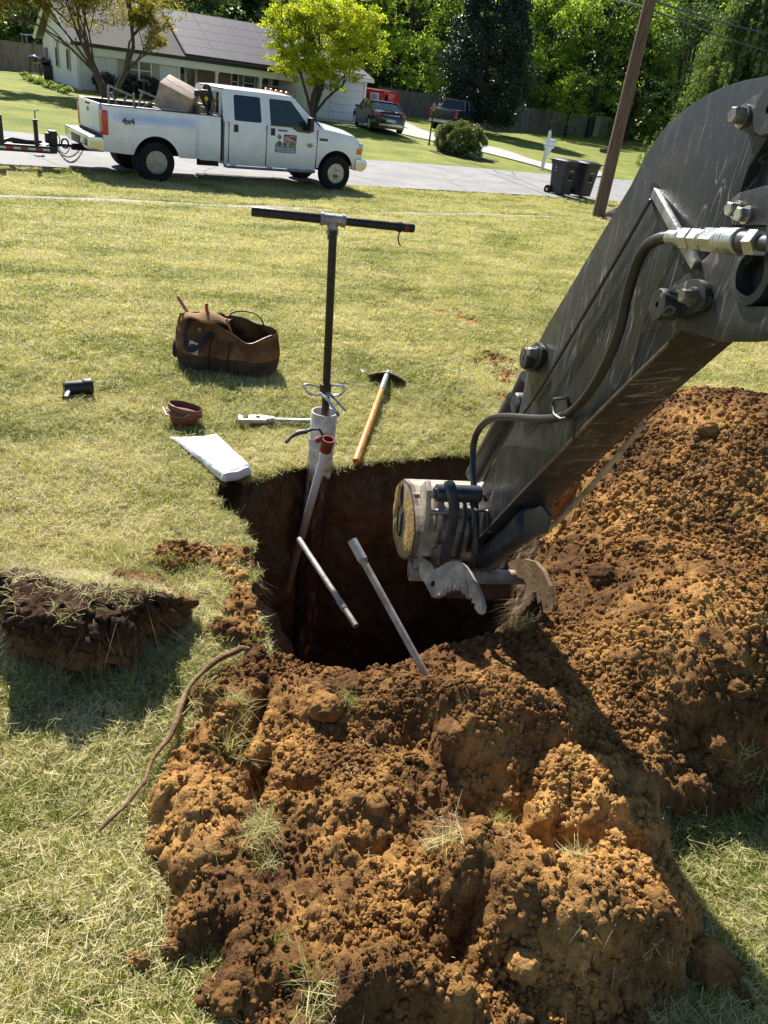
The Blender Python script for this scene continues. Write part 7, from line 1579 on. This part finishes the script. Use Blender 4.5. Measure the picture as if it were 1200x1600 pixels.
# ---------------- lamp post, grills, log
lp = G(670, 227); l_ = thing('lamp_post', 'dark iron lamp post left of the round shrub', 'lamp post', tuple(lp)); b_ = MB(); b_.tube([(0, 0, 0), (0, 0, .1), (0, 0, 1.5)], [.06, .04, .03], 8); b_.build('post', MTRIM, l_)
b_ = MB(); b_.lathe([(.03, 1.5), (.07, 1.52), (.11, 1.74), (.13, 1.76), (.02, 1.88), (.001, 1.92)], (0, 0, 0), (0, 0, 1), 6); b_.build('lantern', M('lantern_glass', (.25, .24, .22), .3, var=.3), l_)
def grill(px_, py_, label, s, yaw):
    p = G(px_, py_); g = thing('grill', label, 'grill', tuple(p), yaw); b_ = MB(); b_.lathe([(.001, .70), (.20, .74), (.27, .86), (.27, .92), (.24, 1.02), (.12, 1.10), (.001, 1.12)], (0, 0, 0), (0, 0, 1), 18); b_.v = [(x * 1.5 * s, y * s, z * s) for x, y, z in b_.v]; b_.build('kettle', MBC, g)
    for sx_ in (-.3, .3):
        for sy_ in (-.18, .18): b_ = MB(); b_.tube([(sx_ * s, sy_ * s, 0), (sx_ * s * .8, sy_ * s * .8, .8 * s)], .02, 6); b_.build('leg', MTRIM, g)
    b_ = MB(); b_.box((.55 * s, 0, .78 * s), (.35 * s, .4 * s, .03)); b_.build('side_shelf', MTRIM, g)
grill(56, 120, 'round black kettle grill, leftmost by the grey fence', 1.0, .3); grill(72, 124, 'long black grill right of the round one by the grey fence', 1.0, .8)
p = G(78, 125); b_ = MB(); b_.box((0, 0, .35), (.6, .5, .7), None, .02); b_.box((0, 0, .71), (.68, .58, .04), None, .01); o = b_.build('patio_box', MTRIM, loc=tuple(p), rz=.5); tag(o, 'black storage box with a pale lid beside the grills', 'storage box')
p = G(88, 108); b_ = MB(); b_.grid(lambda u, v_: ((u - .5) * 4.5, (v_ - .5) * 2.2, 2.0 + .15 * math.sin(u * PI)), 8, 4)
for x_ in (-2.1, 2.1):
    for y_ in (-1, 1): b_.tube([(x_, y_, 0), (x_, y_, 2.02)], .03, 6)
o = b_.build('swing_canopy', M('canopy_fabric', (.50, .52, .50), .8), loc=tuple(p), rz=.6); tag(o, 'pale flat canopy on thin poles behind the grey fence', 'canopy'); md = o.modifiers.new('s', 'SOLIDIFY'); md.thickness = .03
p = G(948, 240); b_ = MB(); b_.tube([(-.6, 0, .15), (-.3, .05, .17), (.3, .0, .16), (.7, .05, .14)], [.13, .16, .15, .12], 10); o = b_.build('log', M('grey_log', (.20, .17, .13), .9, 0, .4, 8), loc=tuple(p), rz=.6); tag(o, 'short grey log lying on the far lawn right of the pole', 'log')
p = G(962, 340, .02); b_ = MB(); b_.grid(lambda u, v_: (.45 * math.cos(u * 2 * PI) * math.cos(v_ * PI / 2), .30 * math.sin(u * 2 * PI) * math.cos(v_ * PI / 2), .20 * math.sin(v_ * PI / 2) * (1 + .2 * math.sin(u * 15))), 22, 8, wrap=True); o = b_.build('stone', M('field_stone', (.30, .25, .19), .9, 0, .4, 6, .01, 20), loc=tuple(p), rz=.4); tag(o, 'low grey-brown stone at the foot of the utility pole', 'stone')
# ================================================================= trees and plants
def leaf_mat(name, c0, c1, c2, trans=.5, rough=.5, spec=.4, sc=.5, tint=(1.5, 1.5, .6)):
    m_, t, b, out = node_mat(name); v = pos(t); n = noise(t, sc, 4, .6, v); a = attr(t, 'tone')
    f = math_(t, 'ADD', math_(t, 'MULTIPLY', n, .7), math_(t, 'MULTIPLY', a, .35)); c = ramp(t, f, [(.32, c0), (.52, c1), (.70, c2)])
    t.links.new(c, b.inputs['Base Color']); b.inputs['Roughness'].default_value = rough; b.inputs['Specular IOR Level'].default_value = spec
    tr = t.nodes.new('ShaderNodeBsdfTranslucent'); t.links.new(mix(t, 1.0, c, tint, 'MULTIPLY'), tr.inputs[0]); ms = t.nodes.new('ShaderNodeMixShader'); ms.inputs[0].default_value = trans
    t.links.new(b.outputs[0], ms.inputs[1]); t.links.new(tr.outputs[0], ms.inputs[2]); t.links.new(ms.outputs[0], out.inputs[0]); return m_
def leaf_quads(cen, rad, per, size, seed, squash=.7, up=.35, droop=0.0, tone_c=None, long_=1.5):
    r = np.random.default_rng(seed); cen = np.asarray(cen, float); n = len(cen) * per; ci = np.repeat(np.arange(len(cen)), per); rad = np.broadcast_to(rad, (len(cen),))[ci]
    p = r.normal(0, 1, (n, 3)); p /= np.linalg.norm(p, axis=1)[:, None] + 1e-9; p *= (r.random(n) ** .45)[:, None]; p[:, 2] *= squash
    P = cen[ci] + p * rad[:, None]
    nn = r.normal(0, 1, (n, 3)); nn[:, 2] = np.abs(nn[:, 2]) + up; nn /= np.linalg.norm(nn, axis=1)[:, None]
    a = r.normal(0, 1, (n, 3)); a[:, 2] -= droop; u = a - nn * (a * nn).sum(1)[:, None]; u /= np.linalg.norm(u, axis=1)[:, None]; w_ = np.cross(nn, u); s = size * r.uniform(.6, 1.35, n)
    u *= (s * long_ / 2)[:, None]; w_ *= (s / 2)[:, None]; fold = nn * (s * .18)[:, None]
    V = np.stack([P - u, P + w_ * .9 - u * .1 + fold, P + u, P - w_ * .9 - u * .1 + fold], 1).reshape(-1, 3); F = np.arange(n * 4).reshape(n, 4)
    tc_ = r.random(len(cen)); tone = np.repeat(tc_[ci] * .7 + r.random(n) * .3, 4); return V, F, tone
def blob_pts(n, c, rx, ry, rz, seed, inner=.45, lumps=.35, zmin=None, fr=.9):
    r = np.random.default_rng(seed); p = r.normal(0, 1, (n * 3, 3)); p /= np.linalg.norm(p, axis=1)[:, None]; rr = inner + (1 - inner) * r.random(n * 3) ** .5
    wv = 1 + lumps * (fbm(p[:, 0] * fr * 2 + seed + p[:, 2], p[:, 1] * fr * 2 + p[:, 2] * 1.7, 3, seed) - .45) * 2.2
    p = p * (rr * wv)[:, None] * np.array([rx, ry, rz]) + np.array(c); 
    if zmin is not None: p = p[p[:, 2] > zmin]
    return p[:n]
def branchy(root_p, dirs, L, r0, depth, seed, spread=.55, kids=3, up=.15, wob=.12, taper=.62, minr=.012, lenf=.72, tips=None, mb=None, n=8):
    """recursive limbs; returns tip points"""
    r = random.Random(seed); mb = mb or MB(); tips = [] if tips is None else tips
    def grow(p, d, L_, r_, k):
        pts = [p]; dd = np.array(d, float); q = np.array(p, float); seg = 4
        for i in range(seg):
            dd = dd + np.array([r.gauss(0, wob), r.gauss(0, wob), r.gauss(0, wob * .6) + up * .2]); dd /= np.linalg.norm(dd); q = q + dd * L_ / seg; pts.append(q.copy())
        re = max(minr * .6, r_ * taper); mb.tube(pts, [r_ + (re - r_) * i / seg for i in range(seg + 1)], n if k == depth else 5, caps=False)
        if k <= 1: tips.extend([pts[-1], pts[-2], pts[-3]] if k == 0 else [pts[-1], pts[-2]])
        if k > 0:
            for j in range(kids + (1 if r.random() < .3 else 0)):
                b0 = pts[r.choice([2, 3, 4, 4])] if j else pts[-1]; a = np.array([r.gauss(0, 1), r.gauss(0, 1), r.gauss(0, .7)]); nd = dd + a / np.linalg.norm(a) * spread * r.uniform(.6, 1.3) + np.array([0, 0, up]); nd /= np.linalg.norm(nd); grow(b0, nd, L_ * lenf * r.uniform(.8, 1.15), re * r.uniform(.65, .95), k - 1)
    for (p, d, l_, rr) in dirs: grow(np.array(p, float), np.array(d, float) / np.linalg.norm(d), l_, rr, depth)
    return mb, tips
MBARK = M('bark', (.115, .088, .066), .9, 0, .55, 9, .02, 18)
MBARKD = M('dark_bark', (.055, .045, .036), .9, 0, .5, 7, .02, 14)
# ---- sparse gold-leaved tree at the left
q_ = G(163, 152); gt = thing('young_tree', 'multi-stemmed tree with sparse gold-olive leaves behind the truck bed', 'tree', tuple(q_), YAW)
S = (q_ - np.array([0, 0, CAMH])) @ fw / 1208 * 1.0     # metres per photo pixel there
mb_, tips = branchy(None, [((0, 0, 0), (-.28, 0, 1), 2.4, .12), ((.1, 0, 0), (-.05, .2, 1), 2.6, .11), ((.45, .1, 0), (.42, .1, 1), 2.6, .14), ((0, .1, .6), (-.95, -.1, .9), 2.6, .07)], 0, 0, 4, 11, .50, 3, .10, .10, .66, .008, .70)
mb_.build('trunk', MBARK, gt)
tips = np.array(tips); 
MGOLD = leaf_mat('gold_leaf', (.13, .14, .025), (.28, .28, .055), (.46, .36, .10), .45, .5, .3, 1.1, (1.3, 1.2, .6))
ext = blob_pts(620, (-.3, 0, 4.7), 4.3, 2.6, 2.1, 33, .2, .4); tp2 = np.concatenate([tips, ext])
V, F, tn = leaf_quads(tp2, .30, 15, .085, 5, .8); npmesh('foliage', V, F, MGOLD, gt, smooth_=False, attrs={'tone': tn})
# ---- lime green tree
q_ = G(488, 188); lt = thing('young_tree', 'round bright yellow-green tree between the porch and the garage', 'tree', tuple(q_), .3)
mb_, tips = branchy(None, [((0, 0, 0), (-.05, 0, 1), 1.3, .20), ((-.05, 0, .3), (-.42, .1, 1), 2.0, .10), ((.05, 0, .3), (.36, .2, 1), 2.1, .10), ((.05, 0, .3), (.6, -.1, 1), 2.2, .08), ((0, 0, .3), (.05, -.3, 1), 2.2, .10)], 0, 0, 3, 21, .55, 3, .08, .09, .68, .012, .74)
mb_.build('trunk', MBARK, lt)
MLIME = leaf_mat('lime_leaf', (.16, .21, .015), (.38, .44, .035), (.60, .62, .09), .55, .5, .3, .9, (1.25, 1.25, .45))
cen = blob_pts(430, (.2, 0, 4.1), 3.2, 3.0, 2.75, 31, .35, .62, fr=1.5); cen = cen[(cen[:, 2] > 1.6)]
V, F, tn = leaf_quads(cen, .40, 62, .105, 6, .5, .6); npmesh('foliage', V, F, MLIME, lt, smooth_=False, attrs={'tone': tn})
# ---- holly
q_ = G(742, 206); ht = thing('holly_tree', 'dense dark blue-green evergreen tree with glossy leaves behind the navy pickup', 'tree', tuple(q_), 0)
MHOL = leaf_mat('holly_leaf', (.010, .022, .016), (.022, .045, .030), (.045, .085, .055), .15, .42, .5, .6)
ax_r = lambda z: 2.95 * np.clip(1 - ((z - 3.6) / 6.4) ** 2, .05, 1) ** .6
cz_ = rng.uniform(.7, 9.8, 900); aa_ = rng.uniform(0, 6.283, 900); rr_2 = ax_r(cz_) * (.55 + .45 * rng.random(900) ** .5) * (1 + 1.0 * (fbm(aa_ * 2, cz_ * 1.1, 3, 4) - .45)); cen = np.c_[rr_2 * np.cos(aa_), rr_2 * np.sin(aa_), cz_]
V, F, tn = leaf_quads(cen, .50, 60, .12, 7, .9, .2); npmesh('foliage', V, F, MHOL, ht, smooth_=False, attrs={'tone': tn})
b_ = MB(); b_.tube([(0, 0, -.2), (0, 0, 3), (.1, 0, 8.5)], [.24, .2, .05], 8); b_.build('trunk', MBARKD, ht)
# ---- drooping evergreen at the right
MSPR = leaf_mat('spruce_needles', (.045, .080, .030), (.11, .17, .055), (.26, .32, .11), .40, .5, .3, .7, (1.3, 1.3, .6))
def weeping(name_label, q_, Hh, R0, seed, n=300):
    st = thing('drooping_spruce', name_label, 'tree', tuple(q_), 0); r = np.random.default_rng(seed); b_ = MB(); b_.tube([(0, 0, -.2), (.05, 0, Hh * .5), (0, 0, Hh)], [.26, .16, .03], 8); cs = []; 
    for i in range(n):
        z = Hh * r.uniform(.04, .97); a = r.uniform(0, 6.283); Lb = R0 * (1 - z / Hh) ** .75 * r.uniform(.7, 1.12) + .35; pts = []
        for s_ in np.linspace(0, 1, 6): pts.append((math.cos(a) * Lb * s_, math.sin(a) * Lb * s_, z + .35 * Lb * s_ * .6 - .55 * Lb * s_ * s_))
        b_.tube(pts, [.035, .03, .024, .018, .012, .006], 4, caps=False)
        for s_ in np.linspace(.25, 1, int(4 + Lb * 3)):
            pth = np.array([math.cos(a) * Lb * s_, math.sin(a) * Lb * s_, z + .21 * Lb * s_ - .55 * Lb * s_ * s_]); dl = r.uniform(.5, 1.35) * (.6 + .5 * s_); off = r.normal(0, .20, 3) * (1, 1, .3)
            for u in np.linspace(0, 1, 6): cs.append(pth + off + np.array([math.cos(a) * .12 * u, math.sin(a) * .12 * u, -dl * u]))
    b_.build('trunk', MBARKD, st); V, F, tn = leaf_quads(np.array(cs), .13, 7, .072, seed, 1.0, .0, droop=2.2, long_=3.0); npmesh('foliage', V, F, MSPR, st, smooth_=False, attrs={'tone': tn}); return st
sp1 = at(1130, 232, 44); weeping('tall drooping spruce at the right behind the excavator arm', (sp1[0], sp1[1], prof(N2 @ sp1[:2])), 11.5, 4.6, 3, 300)
sp2 = at(1330, 250, 46); weeping('second drooping spruce cut by the right frame edge', (sp2[0], sp2[1], prof(N2 @ sp2[:2])), 13, 4.2, 9, 200)
# ---- round shrub by the driveway, foundation shrubs
MSHR = leaf_mat('shrub_leaf', (.045, .070, .018), (.12, .15, .045), (.30, .30, .13), .4, .45, .4, 1.6, (1.2, 1.2, .6))
q_ = G(714, 242); rs_ = thing('round_shrub', 'big rounded shrub with pale leaf tips beside the driveway', 'shrub', tuple(q_), 0)
sk = 40 / 1208 * ((q_ - np.array([0, 0, CAMH])) @ fw); cen = blob_pts(240, (0, 0, .62), sk, sk * .9, .72, 41, .6, .18, .05); V, F, tn = leaf_quads(cen, .17, 70, .06, 8, .9, .3); npmesh('foliage', V, F, MSHR, rs_, smooth_=False, attrs={'tone': tn})
b_ = MB(); [b_.tube([(0, 0, -.05), (.4 * math.cos(a), .4 * math.sin(a), .5), (.8 * math.cos(a), .8 * math.sin(a), .9)], [.03, .02, .008], 5) for a in np.linspace(0, 6, 9)]; b_.build('stem', MBARK, rs_)
drape('planting_bed', [tuple(q_[:2] + np.array([math.cos(a) * sk * 1.35 + .3, math.sin(a) * sk * 1.0 - .4]) * (1 + .06 * math.sin(a * 5))) for a in np.linspace(0, 6.283, 25)[:-1]], .02, M('bark_mulch', (.10, .06, .035), .9, 0, .6, 20, .02, 30, obj=False), .6)
MDSH = leaf_mat('dark_shrub_leaf', (.008, .014, .012), (.018, .030, .022), (.04, .06, .04), .12, .45, .5, 1.5)
for i, (px_, py_, lb) in enumerate(((165, 146, 'dark clipped ball shrub at the foot of the tree by the white house wall'), (205, 147, 'dark clipped ball shrub under the double window, left one'), (236, 150, 'dark clipped ball shrub under the double window, right one'))):
    xh, _ = hl(px_, py_); p = HN(-.9).P(px_, 140); s_ = thing('ball_shrub', lb, 'shrub', (p[0], p[1], zF), 0); cen = blob_pts(70, (0, 0, .50), .62, .5, .52, 50 + i, .6, .15, .02); V, F, tn = leaf_quads(cen, .15, 60, .05, 60 + i, .9, .2); npmesh('foliage', V, F, MDSH, s_, smooth_=False, attrs={'tone': tn})
    b_ = MB(); b_.tube([(0, 0, -.05), (0, 0, .5)], .03, 5); b_.build('stem', MBARKD, s_)
MHST = leaf_mat('border_leaf', (.10, .16, .03), (.26, .34, .08), (.60, .62, .48), .3, .5, .3, 2.5)
def border(px_, py_, label, seed, s=1.0, grp=None):
    q2 = G(px_, py_); o_ = thing('border_plant', label, 'plant', tuple(q2), 0, grp); cen = blob_pts(14, (0, 0, .14 * s), .28 * s, .22 * s, .16 * s, seed, .3, .2, .0); V, F, tn = leaf_quads(cen, .12 * s, 26, .07, seed, .7, .6); npmesh('foliage', V, F, MHST, o_, smooth_=False, attrs={'tone': tn})
    b_ = MB(); b_.tube([(0, 0, -.04), (0, 0, .16 * s)], .012, 5); b_.build('stem', MBARK, o_)
BL_ = ['first pale-edged plant at the grill end of the house border', 'second plant of the house border, below the round grill', 'third border plant, in front of the black grills', 'fourth border plant, below the storage box', 'middle plant of the house border', 'border plant just past the middle towards the house', 'third plant from the house end of the border', 'second plant from the house end of the border', 'last border plant, beside the house corner']
for i, (px_, py_) in enumerate(((38, 124), (45, 127), (53, 130), (61, 132), (70, 136), (79, 139), (88, 142), (97, 145), (106, 148))): border(px_, py_, BL_[i], 70 + i, 1.0, 'plants in the border by the house')
for i, (px_, py_) in enumerate(((733, 247), (745, 249))): border(px_, py_, ('low pale plant at the right foot of the round shrub', 'outermost low pale plant right of the round shrub')[i], 90 + i, .9)
# ---- woodland: individual trees in front, one mass behind
MF = [leaf_mat('wood_leaf_mid', (0.088, 0.147, 0.039), (0.214, 0.325, 0.071), (0.472, 0.590, 0.163), .5, .5, .3, .45), leaf_mat('wood_leaf_light', (0.118, 0.192, 0.044), (0.295, 0.413, 0.086), (0.560, 0.663, 0.177), .55, .5, .3, .45), leaf_mat('wood_leaf_dark', (0.047, 0.088, 0.039), (0.118, 0.192, 0.073), (0.251, 0.354, 0.132), .3, .5, .3, .45)]
def forest_tree(seed, mat, R, Hh, low, name='broadleaf_tree', nlump=16, per=170):
    root = bpy.data.objects.new(name, None); C.objects.link(root); mb_, tips = branchy(None, [((0, 0, -.3), (.05, 0, 1), Hh * .34, .26)], 0, 0, 4, seed, .62, 3, .12, .09, .70, .02, .74, n=9); mb_.build('trunk', MBARKD, root)
    r = np.random.default_rng(seed); T = np.array(tips); T = T[r.permutation(len(T))[:170]]
    big = blob_pts(nlump, (0, 0, low + (Hh - low) * .5), R * .75, R * .75, (Hh - low) * .45, seed, .35, .3); cs = []
    for c_ in big: s_ = r.uniform(.9, 1.7); cs.append(c_ + r.normal(0, 1, (16, 3)) * np.array([s_ * .7, s_ * .7, s_ * .38]))
    low_c = np.c_[r.normal(0, R * .45, (40, 2)), r.uniform(low, low + 2.5, 40)]
    cen = np.concatenate([T] + cs + [low_c]); V, F, tn = leaf_quads(cen, .62, max(12, int(per * 170 / len(cen) / 4)), .17, seed, .5, .5); npmesh('foliage', V, F, mat, root, smooth_=False, attrs={'tone': tn}); return root
prot = [forest_tree(101, MF[0], 4.6, 13.5, 2.6), forest_tree(117, MF[1], 4.2, 12, 2.4), forest_tree(131, MF[2], 4.8, 14, 2.2), forest_tree(149, MF[1], 3.6, 10, 1.6)]
used_ = set()
FT = [(-60, 60, 2, 'dark tree at the far left edge above the grey fence'), (55, 62, 2, 'dark broadleaf tree behind the gold-leaved tree'), (150, 66, 0, 'broadleaf tree rising behind the left wing of the house'), (255, 60, 2, 'dark tree over the ridge of the house, left one'), (345, 62, 2, 'dark tree over the solar panels'), (430, 62, 2, 'dark tree just left of the lime tree crown'), (530, 66, 0, 'mid-green tree behind the lime tree'), (610, 60, 1, 'light green tree above the red van'), (665, 58, 3, 'small light tree left of the holly'), (655, 66, 0, 'tree with a long bare limb left of the holly'), (800, 62, 1, 'bright tree just right of the holly'), (845, 66, 0, 'tall tree over the shaded fence right of the holly'), (890, 58, 3, 'small dark tree in front of the shaded fence'), (925, 63, 0, 'broadleaf tree left of the utility pole'), (985, 66, 0, 'broadleaf tree behind the utility pole'), (1050, 62, 2, 'dark tree between the pole and the spruce'), (1110, 70, 1, 'lighter tree behind the spruce at the top right'), (1200, 66, 0, 'tree behind the second spruce at the right edge'), (740, 70, 0, 'tall tree behind the holly')]
for i, (px_, t_, kd, lb) in enumerate(FT):
    t_ = t_ + (10 if 560 < px_ < 1000 else 5); p = at(px_, 180, t_); p[2] = prof(N2 @ p[:2]); o = prot[kd]
    if kd in used_: o = copy_tree(o)
    used_.add(kd); o.location = tuple(p); o.rotation_euler = (0, 0, (i * 2.4) % 6.28); s_ = .95 + .3 * ((i * 37) % 11) / 11; s_ *= .55 if 'small' in lb else 1; o.scale = (s_, s_, s_ * (1.0)); tag(o, lb, 'tree', 'trees behind the fences')
r = np.random.default_rng(77); cs = []
for i in range(4200):
    px_ = r.uniform(-260, 1420); t_ = r.uniform(84, 96); p = at(px_, 150, t_); hgt = 17 + 5 * float(vnoise(np.array([px_ / 90.]), np.array([3.]), 2)[0]) - (6 if 1110 < px_ < 1170 else 0); cs.append((p[0], p[1], r.uniform(-.5, hgt)))
V, F, tn = leaf_quads(np.array(cs), 1.7, 36, .62, 78, .7, .4); o = npmesh('woodland', V, F, MF[2], None, smooth_=False, attrs={'tone': tn}); tag(o, kind='stuff')
r = np.random.default_rng(79); cs = []
for i in range(700):
    px_ = r.uniform(-260, 1420); t_ = r.uniform(80, 86); p = at(px_, 150, t_); cs.append((p[0], p[1], r.uniform(-.6, 3.5)))
V, F, tn = leaf_quads(np.array(cs), .9, 34, .22, 80, .8, .4); o = npmesh('undergrowth', V, F, MF[0], None, smooth_=False, attrs={'tone': tn}); tag(o, kind='stuff')
